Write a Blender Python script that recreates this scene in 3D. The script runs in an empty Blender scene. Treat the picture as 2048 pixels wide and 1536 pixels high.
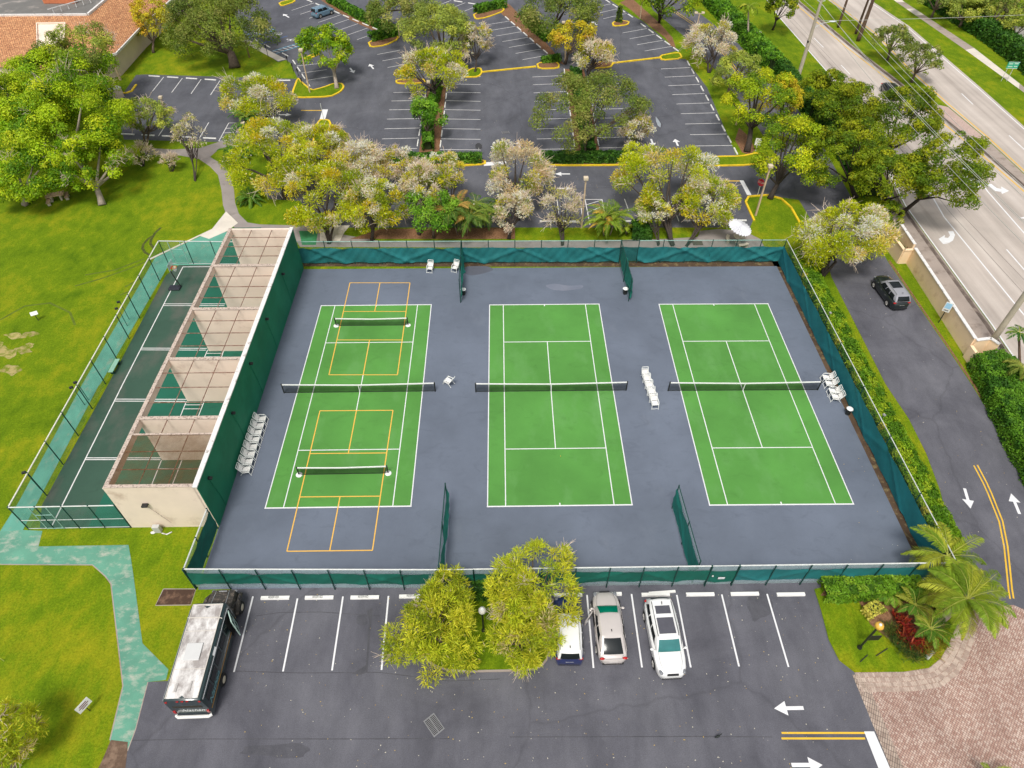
import bpy, bmesh, math, random
import numpy as np
from mathutils import Vector, Matrix
R_ = math.radians
SC = bpy.context.scene
COL = SC.collection
# ------------------------------------------------------------------ camera
CAM = (-4.224757, -40.323565, 43.214151)
PITCH, YAW, ROLL, FPX = 0.762329, -0.019432, 0.0040568, 1344.157
ROT = Matrix.Rotation(YAW, 3, 'Z') @ Matrix.Rotation(PITCH, 3, 'X') @ Matrix.Rotation(ROLL, 3, 'Z')
cd = bpy.data.cameras.new('camera')
cam = bpy.data.objects.new('camera', cd)
COL.objects.link(cam)
cam.matrix_world = Matrix.Translation(CAM) @ ROT.to_4x4()
cd.sensor_fit = 'HORIZONTAL'; cd.sensor_width = 36.0; cd.lens = FPX / 2048 * 36.0
cd.clip_start = 0.5; cd.clip_end = 1500
SC.camera = cam
# ------------------------------------------------------------------ sky, sun, exposure
SUN_EL, SUN_AZ = R_(62), R_(196)          # azimuth clockwise from +Y
w = bpy.data.worlds.new('World'); SC.world = w; w.use_nodes = True
nt = w.node_tree; nt.nodes.clear()
sky = nt.nodes.new('ShaderNodeTexSky'); sky.sky_type = 'NISHITA'; sky.sun_disc = False
sky.sun_elevation = SUN_EL; sky.sun_rotation = SUN_AZ; sky.dust_density = 4.0; sky.air_density = 1.0
hs = nt.nodes.new('ShaderNodeHueSaturation'); hs.inputs['Saturation'].default_value = 0.22
bg = nt.nodes.new('ShaderNodeBackground'); bg.inputs['Strength'].default_value = 0.092
wo = nt.nodes.new('ShaderNodeOutputWorld')
nt.links.new(sky.outputs[0], hs.inputs['Color']); nt.links.new(hs.outputs[0], bg.inputs[0]); nt.links.new(bg.outputs[0], wo.inputs[0])
sd = bpy.data.lights.new('sun', 'SUN'); sun = bpy.data.objects.new('sun', sd); COL.objects.link(sun)
sd.energy = 1.5; sd.angle = R_(15); sd.color = (1.0, 0.96, 0.89)
sdir = Vector((math.sin(SUN_AZ) * math.cos(SUN_EL), math.cos(SUN_AZ) * math.cos(SUN_EL), math.sin(SUN_EL)))
sun.rotation_euler = sdir.to_track_quat('Z', 'Y').to_euler(); sun.location = (0, 0, 90)
SC.view_settings.view_transform = 'Standard'; SC.view_settings.look = 'None'
SC.view_settings.exposure = 0.62; SC.view_settings.gamma = 1.0
SC.render.film_transparent = False
SC.cycles.max_bounces = 6; SC.cycles.transparent_max_bounces = 16
SC.cycles.use_denoising = True

# ------------------------------------------------------------------ survey helpers: picture point -> place on the ground (or a level z)
def G(px, py, z=0.0):
    d = ROT @ Vector(((px - 1024) / FPX, -(py - 768) / FPX, -1.0))
    t = (z - CAM[2]) / d[2]
    return Vector((CAM[0] + t * d[0], CAM[1] + t * d[1], z))
def dist(p):
    return (Vector(p) - Vector(CAM)).dot(ROT @ Vector((0, 0, -1)))
def ppm(p):                                # picture pixels (1024 wide) per metre at p
    return FPX / 2 / dist(p)
def GP(pts, z=0.0): return [G(x, y, z) for x, y in pts]
ORD = ['zeroth', 'first', 'second', 'third', 'fourth', 'fifth', 'sixth', 'seventh', 'eighth', 'ninth', 'tenth', 'eleventh', 'twelfth', 'thirteenth', 'fourteenth', 'fifteenth']

# ------------------------------------------------------------------ tags
def tag(o, label=None, cat=None, group=None, kind=None):
    if label: o['label'] = label
    if cat: o['category'] = cat
    if group: o['group'] = group
    if kind: o['kind'] = kind
    return o
def empty(name, loc=(0, 0, 0), rz=0.0, label=None, cat=None, group=None):
    o = bpy.data.objects.new(name, None); COL.objects.link(o)
    o.location = loc; o.rotation_euler = (0, 0, rz); o.empty_display_size = 0.2
    return tag(o, label, cat, group)
def copy_tree(o, parent=None):
    c = o.copy(); COL.objects.link(c)
    if parent is not None:
        c.parent = parent; c.matrix_parent_inverse = o.matrix_parent_inverse.copy()
    for ch in list(o.children): copy_tree(ch, c)
    return c

# ------------------------------------------------------------------ materials
def nodes_of(m):
    m.use_nodes = True; nt = m.node_tree; nt.nodes.clear(); return nt
def ramp(nt, stops, interp='LINEAR'):
    r = nt.nodes.new('ShaderNodeValToRGB'); r.color_ramp.interpolation = interp
    el = r.color_ramp.elements
    while len(el) < len(stops): el.new(0.5)
    for e, (p, c) in zip(el, stops):
        e.position = p; e.color = (c[0], c[1], c[2], 1) if not isinstance(c, (int, float)) else (c, c, c, 1)
    return r
def noise(nt, co, scale, detail=4, rough=0.55, stretch=None, dist_=0.0):
    if stretch:
        mp = nt.nodes.new('ShaderNodeMapping'); mp.inputs['Scale'].default_value = stretch
        if len(stretch) == 4: mp.inputs['Rotation'].default_value = (0, 0, stretch[3])
        nt.links.new(co, mp.inputs[0]); co = mp.outputs[0]
    n = nt.nodes.new('ShaderNodeTexNoise'); n.inputs['Scale'].default_value = scale
    n.inputs['Detail'].default_value = detail; n.inputs['Roughness'].default_value = rough
    n.inputs['Distortion'].default_value = dist_
    nt.links.new(co, n.inputs['Vector']); return n.outputs['Fac']
def mixc(nt, fac, a, b, mode='MIX'):
    m = nt.nodes.new('ShaderNodeMix'); m.data_type = 'RGBA'; m.blend_type = mode
    for s, v in ((0, fac), (6, a), (7, b)):
        if hasattr(v, 'links') or hasattr(v, 'is_linked'): nt.links.new(v, m.inputs[s])
        elif s == 0: m.inputs[0].default_value = v
        else: m.inputs[s].default_value = (v[0], v[1], v[2], 1)
    return m.outputs[2]
def coords(nt):
    return nt.nodes.new('ShaderNodeTexCoord').outputs['Object']
def finish(nt, col, rough=0.8, bump=None, bstr=0.3, bdist=0.02, metal=0.0, spec=0.4, coat=0.0):
    p = nt.nodes.new('ShaderNodeBsdfPrincipled'); o = nt.nodes.new('ShaderNodeOutputMaterial')
    if hasattr(col, 'is_linked'): nt.links.new(col, p.inputs['Base Color'])
    else: p.inputs['Base Color'].default_value = (*col, 1)
    if hasattr(rough, 'is_linked'): nt.links.new(rough, p.inputs['Roughness'])
    else: p.inputs['Roughness'].default_value = rough
    p.inputs['Metallic'].default_value = metal; p.inputs['Specular IOR Level'].default_value = spec
    if coat: p.inputs['Coat Weight'].default_value = coat; p.inputs['Coat Roughness'].default_value = 0.05
    if bump is not None:
        b = nt.nodes.new('ShaderNodeBump'); b.inputs['Strength'].default_value = bstr; b.inputs['Distance'].default_value = bdist
        nt.links.new(bump, b.inputs['Height']); nt.links.new(b.outputs[0], p.inputs['Normal'])
    nt.links.new(p.outputs[0], o.inputs[0]); return p
MATS = {}
def mat(name, c, var=0.12, scale=3.0, rough=0.7, metal=0.0, spec=0.4, fine=40.0, bstr=0.15, coat=0.0, dirt=None, dscale=0.8, damt=(0.5, 0.75)):
    """plain painted / cast surface: base colour, broad and fine mottling, optional dirt stains"""
    if name in MATS: return MATS[name]
    m = bpy.data.materials.new(name); nt = nodes_of(m); co = coords(nt)
    f1 = noise(nt, co, scale); f2 = noise(nt, co, fine, 2)
    lo = tuple(x * (1 - var) for x in c); hi = tuple(min(1, x * (1 + var)) for x in c)
    r = ramp(nt, [(0.3, lo), (0.7, hi)]); nt.links.new(f1, r.inputs[0])
    col = mixc(nt, 0.25, r.outputs[0], mixc(nt, f2, tuple(x * (1 - 1.5 * var) for x in c), hi))
    if dirt:
        d = ramp(nt, [(damt[0], 0), (damt[1], 1)]); nt.links.new(noise(nt, co, dscale, 6, 0.65), d.inputs[0])
        col = mixc(nt, d.outputs[0], col, dirt)
    finish(nt, col, rough, f2, bstr, 0.01, metal, spec, coat)
    MATS[name] = m; return m
def attr_leaf(name='leaf', trans=0.28):
    if name in MATS: return MATS[name]
    m = bpy.data.materials.new(name); nt = nodes_of(m)
    a = nt.nodes.new('ShaderNodeAttribute'); a.attribute_name = 'tint'
    d = nt.nodes.new('ShaderNodeBsdfPrincipled'); d.inputs['Roughness'].default_value = 0.55; d.inputs['Specular IOR Level'].default_value = 0.25
    t = nt.nodes.new('ShaderNodeBsdfTranslucent'); mx = nt.nodes.new('ShaderNodeMixShader'); o = nt.nodes.new('ShaderNodeOutputMaterial')
    mx.inputs[0].default_value = trans
    nt.links.new(a.outputs['Vector'], d.inputs['Base Color']); nt.links.new(a.outputs['Vector'], t.inputs['Color'])
    nt.links.new(d.outputs[0], mx.inputs[1]); nt.links.new(t.outputs[0], mx.inputs[2]); nt.links.new(mx.outputs[0], o.inputs[0])
    MATS[name] = m; return m
def mesh_mat(name, c, alpha, rough=0.6):
    """woven / chain-link wire seen from far: part of the light passes"""
    if name in MATS: return MATS[name]
    m = bpy.data.materials.new(name); nt = nodes_of(m); co = coords(nt)
    d = nt.nodes.new('ShaderNodeBsdfDiffuse'); d.inputs[0].default_value = (*c, 1)
    t = nt.nodes.new('ShaderNodeBsdfTransparent'); mx = nt.nodes.new('ShaderNodeMixShader'); o = nt.nodes.new('ShaderNodeOutputMaterial')
    r = ramp(nt, [(0.3, max(0, alpha - 0.08)), (0.7, min(1, alpha + 0.08))]); nt.links.new(noise(nt, co, 1.3, 5), r.inputs[0])
    nt.links.new(r.outputs[0], mx.inputs[0]); nt.links.new(t.outputs[0], mx.inputs[1]); nt.links.new(d.outputs[0], mx.inputs[2]); nt.links.new(mx.outputs[0], o.inputs[0])
    MATS[name] = m; return m
def glass(name, c, rough=0.05):
    if name in MATS: return MATS[name]
    m = bpy.data.materials.new(name); nt = nodes_of(m)
    r = ramp(nt, [(0.3, tuple(x * .8 for x in c)), (0.7, c)]); nt.links.new(noise(nt, coords(nt), 2.0), r.inputs[0])
    finish(nt, r.outputs[0], max(rough, .12), spec=0.3); MATS[name] = m; return m

# ------------------------------------------------------------------ mesh builder
class MB:
    def __init__(s): s.v = []; s.f = []; s.mi = []
    def add(s, vs, fs, mi=0):
        b = len(s.v); s.v += [tuple(v) for v in vs]; s.f += [tuple(b + i for i in f) for f in fs]; s.mi += [mi] * len(fs); return s
    def box(s, c, d, rz=0.0, mi=0, M=None):
        x, y, z = d[0] / 2, d[1] / 2, d[2] / 2
        vs = [Vector((sx * x, sy * y, sz * z)) for sz in (-1, 1) for sy in (-1, 1) for sx in (-1, 1)]
        if M is None: M = Matrix.Translation(c) @ Matrix.Rotation(rz, 4, 'Z')
        else: M = Matrix.Translation(c) @ M.to_4x4()
        return s.add([M @ v for v in vs], [(0, 2, 3, 1), (4, 5, 7, 6), (0, 1, 5, 4), (2, 6, 7, 3), (0, 4, 6, 2), (1, 3, 7, 5)], mi)
    def bar(s, p, q, w=0.05, h=None, mi=0):
        p, q = Vector(p), Vector(q); d = q - p; L = d.length
        if L < 1e-6: return s
        M = d.to_track_quat('X', 'Z').to_matrix(); return s.box((p + q) / 2, (L, w, h or w), M=M, mi=mi)
    def tube(s, pts, r, n=8, mi=0, cap=True):
        pts = [Vector(p) for p in pts]; rs = r if hasattr(r, '__len__') else [r] * len(pts); b = len(s.v)
        ref = None
        for i, p in enumerate(pts):
            t = (pts[min(i + 1, len(pts) - 1)] - pts[max(i - 1, 0)]).normalized()
            if ref is None: ref = t.orthogonal().normalized()
            u = (ref - t * ref.dot(t)); u = u.normalized() if u.length > 1e-5 else t.orthogonal().normalized(); ref = u; v = t.cross(u)
            for k in range(n):
                a = 2 * math.pi * k / n; s.v.append(tuple(p + (u * math.cos(a) + v * math.sin(a)) * rs[i]))
        for i in range(len(pts) - 1):
            for k in range(n):
                k2 = (k + 1) % n; s.f.append((b + i * n + k, b + i * n + k2, b + (i + 1) * n + k2, b + (i + 1) * n + k)); s.mi.append(mi)
        if cap:
            s.f.append(tuple(b + k for k in reversed(range(n)))); e = b + (len(pts) - 1) * n
            s.f.append(tuple(e + k for k in range(n))); s.mi += [mi, mi]
        return s
    def cyl(s, p, q, r0, r1=None, n=12, mi=0): return s.tube([p, q], [r0, r0 if r1 is None else r1], n, mi)
    def lathe(s, c, prof, n=16, mi=0):
        c = Vector(c); b = len(s.v)
        for r, z in prof:
            for k in range(n):
                a = 2 * math.pi * k / n; s.v.append((c.x + r * math.cos(a), c.y + r * math.sin(a), c.z + z))
        for i in range(len(prof) - 1):
            for k in range(n):
                k2 = (k + 1) % n; s.f.append((b + i * n + k, b + i * n + k2, b + (i + 1) * n + k2, b + (i + 1) * n + k)); s.mi.append(mi)
        return s
    def ell(s, c, r, n=10, mi=0):
        prof = [(math.sin(math.pi * i / n) or 1e-4, -math.cos(math.pi * i / n)) for i in range(n + 1)]
        b = len(s.v); s.lathe((0, 0, 0), prof, n * 2, mi)
        for i in range(b, len(s.v)):
            v = s.v[i]; s.v[i] = (c[0] + v[0] * r[0], c[1] + v[1] * r[1], c[2] + v[2] * r[2])
        return s
    def prism(s, poly, z0, z1, mi=0):
        n = len(poly); P = [(p[0], p[1]) for p in poly]
        if sum(P[i][0] * P[(i + 1) % n][1] - P[(i + 1) % n][0] * P[i][1] for i in range(n)) < 0: P = P[::-1]
        vs = [(x, y, z0) for x, y in P] + [(x, y, z1) for x, y in P]
        return s.add(vs, [tuple(range(n, 2 * n)), tuple(reversed(range(n)))] + [(i, (i + 1) % n, n + (i + 1) % n, n + i) for i in range(n)], mi)
    def flat(s, poly, z, mi=0):
        n = len(poly); P = [(p[0], p[1]) for p in poly]
        if sum(P[i][0] * P[(i + 1) % n][1] - P[(i + 1) % n][0] * P[i][1] for i in range(n)) < 0: P = P[::-1]
        return s.add([(x, y, z) for x, y in P], [tuple(range(n))], mi)
    def strip(s, pts, w, z, mi=0):
        """flat painted band along a ground polyline"""
        pts = [Vector((p[0], p[1])) for p in pts]; L = []; Rr = []
        for i, p in enumerate(pts):
            t = (pts[min(i + 1, len(pts) - 1)] - pts[max(i - 1, 0)]).normalized(); nn = Vector((-t.y, t.x))
            L.append((*(p + nn * w / 2), z)); Rr.append((*(p - nn * w / 2), z))
        n = len(pts); return s.add(L + Rr, [(i + n, i + n + 1, i + 1, i) for i in range(n - 1)], mi)
    def patch(s, P00, P10, P11, P01, nu=6, nv=4, bulge=(0, 0, 0), u=(0, 1), v=(0, 1), off=0.0, mi=0):
        """curved four-sided panel; u along 00->10, v along 00->01; bulge pushes the middle"""
        P00, P10, P11, P01, B = map(Vector, (P00, P10, P11, P01, bulge))
        def at(a, b):
            return P00 * (1 - a) * (1 - b) + P10 * a * (1 - b) + P11 * a * b + P01 * (1 - a) * b + B * (16 * a * (1 - a) * b * (1 - b)) ** 0.5
        nrm = (P01 - P00).cross(P10 - P00).normalized(); vs = []
        for j in range(nv + 1):
            for i in range(nu + 1):
                a = u[0] + (u[1] - u[0]) * i / nu; b = v[0] + (v[1] - v[0]) * j / nv; vs.append(at(a, b) + nrm * off)
        return s.add(vs, [(j * (nu + 1) + i, (j + 1) * (nu + 1) + i, (j + 1) * (nu + 1) + i + 1, j * (nu + 1) + i + 1) for j in range(nv) for i in range(nu)], mi)
    def loft(s, rings, cap=True, mi=0):
        n = len(rings[0]); b = len(s.v)
        for r in rings: s.v += [tuple(p) for p in r]
        for i in range(len(rings) - 1):
            for k in range(n):
                k2 = (k + 1) % n; s.f.append((b + i * n + k, b + i * n + k2, b + (i + 1) * n + k2, b + (i + 1) * n + k)); s.mi.append(mi)
        if cap:
            s.f.append(tuple(b + k for k in reversed(range(n)))); e = b + (len(rings) - 1) * n; s.f.append(tuple(e + k for k in range(n))); s.mi += [mi, mi]
        return s
    def build(s, name, mats, parent=None, smooth=False, bevel=0.0, loc=None):
        me = bpy.data.meshes.new(name); me.from_pydata(s.v, [], s.f); me.update()
        for m in (mats if isinstance(mats, (list, tuple)) else [mats]): me.materials.append(m)
        me.polygons.foreach_set('material_index', s.mi)
        if smooth:
            me.polygons.foreach_set('use_smooth', [True] * len(me.polygons))
            if smooth is not True: me.set_sharp_from_angle(angle=R_(smooth))
        o = bpy.data.objects.new(name, me); COL.objects.link(o)
        if parent is not None: o.parent = parent
        if loc is not None: o.location = loc
        if bevel:
            bv = o.modifiers.new('bevel', 'BEVEL'); bv.width = bevel; bv.segments = 2; bv.limit_method = 'ANGLE'
        return o
def struct(name, mb, m, **k): return tag(mb.build(name, m, **k), kind='structure')
def text_part(body, size, M, m, parent, name='lettering', shear=0.0):
    cu = bpy.data.curves.new(name, 'FONT'); cu.body = body; cu.size = size; cu.extrude = 0.004; cu.align_x = 'CENTER'; cu.align_y = 'CENTER'; cu.shear = shear
    t = bpy.data.objects.new(name, cu); COL.objects.link(t)
    me = bpy.data.meshes.new_from_object(t.evaluated_get(bpy.context.evaluated_depsgraph_get())); bpy.data.objects.remove(t)
    me.materials.clear(); me.materials.append(m)
    o = bpy.data.objects.new(name, me); COL.objects.link(o); o.parent = parent; o.matrix_local = M; return o
# ================================================================== surface materials
def m_lawn(name='lawn', g1=(0.075, 0.145, 0.004), g2=(0.145, 0.222, 0.006), g3=(0.285, 0.29, 0.010)):
    m = bpy.data.materials.new(name); nt = nodes_of(m); co = coords(nt)
    big = noise(nt, co, 0.11, 6, 0.65, dist_=0.8); mid = noise(nt, co, 0.75, 6, 0.75, (1, .55, 1)); fine = noise(nt, co, 7.0, 5, 0.75); bl = noise(nt, co, 28.0, 3, 0.7)
    r = ramp(nt, [(0.36, g1), (0.50, g2), (0.64, g3)])
    mx = nt.nodes.new('ShaderNodeMath'); mx.operation = 'MULTIPLY_ADD'; mx.inputs[1].default_value = 0.5
    m2 = nt.nodes.new('ShaderNodeMath'); m2.operation = 'MULTIPLY'; m2.inputs[1].default_value = 0.5
    nt.links.new(mid, m2.inputs[0]); nt.links.new(big, mx.inputs[0]); nt.links.new(m2.outputs[0], mx.inputs[2]); nt.links.new(mx.outputs[0], r.inputs[0])
    fr = ramp(nt, [(0.25, (0.35, 0.42, 0.3)), (0.75, (1.55, 1.5, 1.6))]); nt.links.new(fine, fr.inputs[0])
    col = mixc(nt, 0.75, r.outputs[0], fr.outputs[0], 'MULTIPLY')
    br = ramp(nt, [(0.3, (0.5, 0.55, 0.5)), (0.7, (1.45, 1.4, 1.5))]); nt.links.new(bl, br.inputs[0])
    col = mixc(nt, 0.6, col, br.outputs[0], 'MULTIPLY')
    finish(nt, col, 0.95, bl, 0.6, 0.05, spec=0.1); return m
def m_road(name):
    m = bpy.data.materials.new(name); nt = nodes_of(m); co = coords(nt)
    st = noise(nt, co, 0.55, 5, 0.6, (1, .035, 1)); big = noise(nt, co, 0.12, 5, 0.6); gr = noise(nt, co, 14, 4, 0.8)
    r = ramp(nt, [(.30, (0.35, 0.302, 0.267)), (.5, (0.48, 0.42, 0.375)), (.7, (0.56, 0.50, 0.45))]); nt.links.new(st, r.inputs[0])
    b = ramp(nt, [(.3, (.82, .82, .82)), (.7, (1.14, 1.14, 1.14))]); nt.links.new(big, b.inputs[0]); col = mixc(nt, .8, r.outputs[0], b.outputs[0], 'MULTIPLY')
    g = ramp(nt, [(.3, (.8, .8, .8)), (.7, (1.2, 1.2, 1.2))]); nt.links.new(gr, g.inputs[0]); col = mixc(nt, .5, col, g.outputs[0], 'MULTIPLY')
    finish(nt, col, .85, gr, .2, .01, spec=.3); return m
def m_asphalt(name, base=(0.100, 0.100, 0.117), light=(0.138, 0.138, 0.156), dark=(0.058, 0.058, 0.070), sc=0.16, crack=True):
    m = bpy.data.materials.new(name); nt = nodes_of(m); co = coords(nt)
    big = noise(nt, co, sc, 6, 0.62, dist_=0.8); pat = noise(nt, co, 0.5, 5, 0.65, (1, 0.35, 1)); gr = noise(nt, co, 18, 4, 0.8); g2 = noise(nt, co, 60, 2, 0.8)
    r = ramp(nt, [(0.22, dark), (0.45, base), (0.72, light)]); nt.links.new(big, r.inputs[0])
    p = ramp(nt, [(0.3, (0.68, 0.68, 0.70)), (0.65, (1.22, 1.21, 1.22))]); nt.links.new(pat, p.inputs[0])
    col = mixc(nt, 0.65, r.outputs[0], p.outputs[0], 'MULTIPLY')
    g = ramp(nt, [(0.3, (0.6, 0.6, 0.6)), (0.7, (1.4, 1.4, 1.4))]); nt.links.new(gr, g.inputs[0]); col = mixc(nt, 0.55, col, g.outputs[0], 'MULTIPLY')
    h = ramp(nt, [(0.3, (0.6, 0.6, 0.6)), (0.7, (1.4, 1.4, 1.4))]); nt.links.new(g2, h.inputs[0]); col = mixc(nt, 0.5, col, h.outputs[0], 'MULTIPLY')
    if crack:
        v = nt.nodes.new('ShaderNodeTexVoronoi'); v.feature = 'DISTANCE_TO_EDGE'; v.inputs['Scale'].default_value = 0.05
        mp = nt.nodes.new('ShaderNodeVectorMath'); mp.operation = 'ADD'; nz = nt.nodes.new('ShaderNodeTexNoise'); nz.inputs['Scale'].default_value = 0.6
        nt.links.new(co, nz.inputs['Vector']); nt.links.new(co, mp.inputs[0]); nt.links.new(nz.outputs['Color'], mp.inputs[1]); nt.links.new(mp.outputs[0], v.inputs['Vector'])
        c = ramp(nt, [(0.0, 1), (0.006, 0)]); nt.links.new(v.outputs['Distance'], c.inputs[0])
        k = nt.nodes.new('ShaderNodeMath'); k.operation = 'MULTIPLY'; k.inputs[1].default_value = 0.22; nt.links.new(c.outputs[0], k.inputs[0])
        col = mixc(nt, k.outputs[0], col, (0.03, 0.03, 0.033))
    finish(nt, col, 0.85, gr, 0.35, 0.015, spec=0.3); return m
def m_stained(name, c, c2, thr=(0.5, 0.62), sc=0.8, var=0.1, stretch=None, bump=0.2):
    m = bpy.data.materials.new(name); nt = nodes_of(m); co = coords(nt)
    a = noise(nt, co, 0.5, 5); r = ramp(nt, [(0.3, tuple(x * (1 - var) for x in c)), (0.7, tuple(x * (1 + var) for x in c))]); nt.links.new(a, r.inputs[0])
    s = ramp(nt, [(thr[0], 0), (thr[1], 1)]); nt.links.new(noise(nt, co, sc, 7, 0.68, stretch), s.inputs[0])
    col = mixc(nt, s.outputs[0], r.outputs[0], c2)
    g = noise(nt, co, 30, 3, 0.7); gr = ramp(nt, [(0.3, (0.8, 0.8, 0.8)), (0.7, (1.2, 1.2, 1.2))]); nt.links.new(g, gr.inputs[0])
    col = mixc(nt, 0.5, col, gr.outputs[0], 'MULTIPLY'); finish(nt, col, 0.8, g, bump, 0.01, spec=0.3); return m
def m_pavers(name):
    m = bpy.data.materials.new(name); nt = nodes_of(m); co = coords(nt)
    v = nt.nodes.new('ShaderNodeTexVoronoi'); v.feature = 'F1'; v.inputs['Scale'].default_value = 7.6; v.inputs['Randomness'].default_value = 0.16
    e = nt.nodes.new('ShaderNodeTexVoronoi'); e.feature = 'DISTANCE_TO_EDGE'; e.inputs['Scale'].default_value = 7.6; e.inputs['Randomness'].default_value = 0.16
    mp = nt.nodes.new('ShaderNodeMapping'); mp.inputs['Rotation'].default_value = (0, 0, 0.75); nt.links.new(co, mp.inputs[0])
    nt.links.new(mp.outputs[0], v.inputs['Vector']); nt.links.new(mp.outputs[0], e.inputs['Vector'])
    sx = nt.nodes.new('ShaderNodeSeparateColor'); nt.links.new(v.outputs['Color'], sx.inputs[0])
    r = ramp(nt, [(0.0, (0.36, 0.22, 0.175)), (0.5, (0.46, 0.32, 0.26)), (1.0, (0.56, 0.44, 0.37))]); nt.links.new(sx.outputs[0], r.inputs[0])
    b = ramp(nt, [(0.3, (0.72, 0.68, 0.68)), (0.7, (1.25, 1.25, 1.25))]); nt.links.new(noise(nt, co, 0.35, 6, 0.65), b.inputs[0])
    col = mixc(nt, 0.7, r.outputs[0], b.outputs[0], 'MULTIPLY')
    j = ramp(nt, [(0.03, 1), (0.10, 0)]); nt.links.new(e.outputs['Distance'], j.inputs[0])
    col = mixc(nt, j.outputs[0], col, (0.09, 0.055, 0.05)); finish(nt, col, 0.85, e.outputs['Distance'], 0.4, 0.03, spec=0.25); return m
def m_brick_edge(name, rot=0.0, c1=(0.5, 0.40, 0.33), c2=(0.36, 0.27, 0.22)):
    m = bpy.data.materials.new(name); nt = nodes_of(m); co = coords(nt)
    mp = nt.nodes.new('ShaderNodeMapping'); mp.inputs['Rotation'].default_value = (0, 0, rot); nt.links.new(co, mp.inputs[0])
    b = nt.nodes.new('ShaderNodeTexBrick'); b.inputs['Scale'].default_value = 1.0; b.inputs['Brick Width'].default_value = 0.13; b.inputs['Row Height'].default_value = 0.28; b.inputs['Mortar Size'].default_value = 0.012
    b.offset = 0.0
    b.inputs['Color1'].default_value = (*c1, 1); b.inputs['Color2'].default_value = (*c2, 1); b.inputs['Mortar'].default_value = (0.10, 0.075, 0.06, 1)
    nt.links.new(mp.outputs[0], b.inputs['Vector'])
    s = ramp(nt, [(0.35, (0.6, 0.6, 0.6)), (0.65, (1.15, 1.15, 1.15))]); nt.links.new(noise(nt, co, 0.9, 5), s.inputs[0])
    finish(nt, mixc(nt, 0.7, b.outputs['Color'], s.outputs[0], 'MULTIPLY'), 0.85, spec=0.25); return m
def m_court(name, c, worn, amt=(0.55, 0.8)):
    m = bpy.data.materials.new(name); nt = nodes_of(m); co = coords(nt)
    a = noise(nt, co, 0.14, 5, 0.6); r = ramp(nt, [(0.3, tuple(x * 0.82 for x in c)), (0.7, tuple(x * 1.16 for x in c))]); nt.links.new(a, r.inputs[0])
    s = ramp(nt, [(amt[0], 0), (amt[1], 1)]); nt.links.new(noise(nt, co, 0.35, 6, 0.6, (1, .5, 1)), s.inputs[0])
    col = mixc(nt, s.outputs[0], r.outputs[0], worn)
    k2 = ramp(nt, [(0.55, 0), (0.75, .5)]); nt.links.new(noise(nt, co, 0.55, 7, 0.7, (1, 1.8, 1), 1.2), k2.inputs[0]); col = mixc(nt, k2.outputs[0], col, tuple(x * .62 for x in c))
    g = noise(nt, co, 45, 2, 0.7); gr = ramp(nt, [(0.3, (0.82, 0.82, 0.82)), (0.7, (1.18, 1.18, 1.18))]); nt.links.new(g, gr.inputs[0])
    finish(nt, mixc(nt, 0.7, col, gr.outputs[0], 'MULTIPLY'), 0.75, g, 0.12, 0.006, spec=0.3); return m
LAWN = m_lawn(); ASPH = m_asphalt('asphalt'); ASPH2 = m_asphalt('lot_asphalt', (0.094, 0.097, 0.113), (0.126, 0.129, 0.146), (0.060, 0.062, 0.073), 0.11)
ROADC = m_road('road_concrete')
CONC = m_stained('concrete', (0.36, 0.30, 0.26), (0.20, 0.155, 0.13), (0.52, 0.72), 0.7)
CONCP = m_stained('pale_concrete', (0.66, 0.60, 0.52), (0.40, 0.34, 0.28), (0.6, 0.75), 0.9)
CONCG = m_stained('grey_path_concrete', (0.29, 0.255, 0.24), (0.18, 0.155, 0.14), (0.55, 0.75), 0.6)
GPATH = m_stained('green_painted_path', (0.115, 0.33, 0.25), (0.30, 0.33, 0.25), (0.54, 0.76), 1.3, 0.16, (1, .6, 1))
GPATH2 = m_stained('worn_green_path', (0.115, 0.30, 0.215), (0.46, 0.45, 0.38), (0.50, 0.74), 1.6, 0.16, (.6, 1, 1))
GPAD = m_stained('green_pad', (0.035, 0.19, 0.07), (0.06, 0.25, 0.13), (0.5, 0.7), 0.5)
PADDLE = m_court('paddle_court_surface', (0.040, 0.090, 0.062), (0.10, 0.105, 0.088), (0.48, 0.72))
BAYF = m_court('bay_floor_surface', (0.013, 0.115, 0.072), (0.03, 0.09, 0.07), (0.6, 0.85))
BLUE = m_court('court_blue', (0.130, 0.153, 0.198), (0.165, 0.187, 0.228), (0.6, 0.9))
GREEN = m_court('court_green', (0.086, 0.265, 0.050), (0.12, 0.30, 0.085), (0.52, 0.75))
WHITE = mat('white_line_paint', (0.74, 0.74, 0.75), 0.06, 2.0, 0.6, dirt=(0.55, 0.54, 0.52), dscale=1.2, damt=(0.6, 0.8))
WORN = mat('worn_white_paint', (0.72, 0.71, 0.70), 0.1, 2.0, 0.7, dirt=(0.35, 0.34, 0.34), dscale=1.6, damt=(0.55, 0.8))
YLINE = mat('yellow_line_paint', (0.74, 0.45, 0.035), 0.12, 1.5, 0.6, dirt=(0.36, 0.24, 0.06), dscale=0.8, damt=(0.6, 0.85))
OLINE = mat('pickleball_line_paint', (0.80, 0.46, 0.08), 0.08, 2.0, 0.6)
KERB = mat('yellow_kerb_paint', (0.80, 0.55, 0.02), 0.14, 1.3, 0.6, dirt=(0.42, 0.28, 0.03), dscale=0.7, damt=(0.52, 0.8))
BLUEL = mat('blue_line_paint', (0.10, 0.42, 0.62), 0.1, 2.0, 0.6)
BLUED = mat('deep_blue_line_paint', (0.015, 0.12, 0.40), 0.1, 2.0, 0.6)
MULCH = m_stained('mulch', (0.16, 0.075, 0.035), (0.28, 0.15, 0.08), (0.42, 0.6), 6.0, 0.3, None, 0.8)
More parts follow.
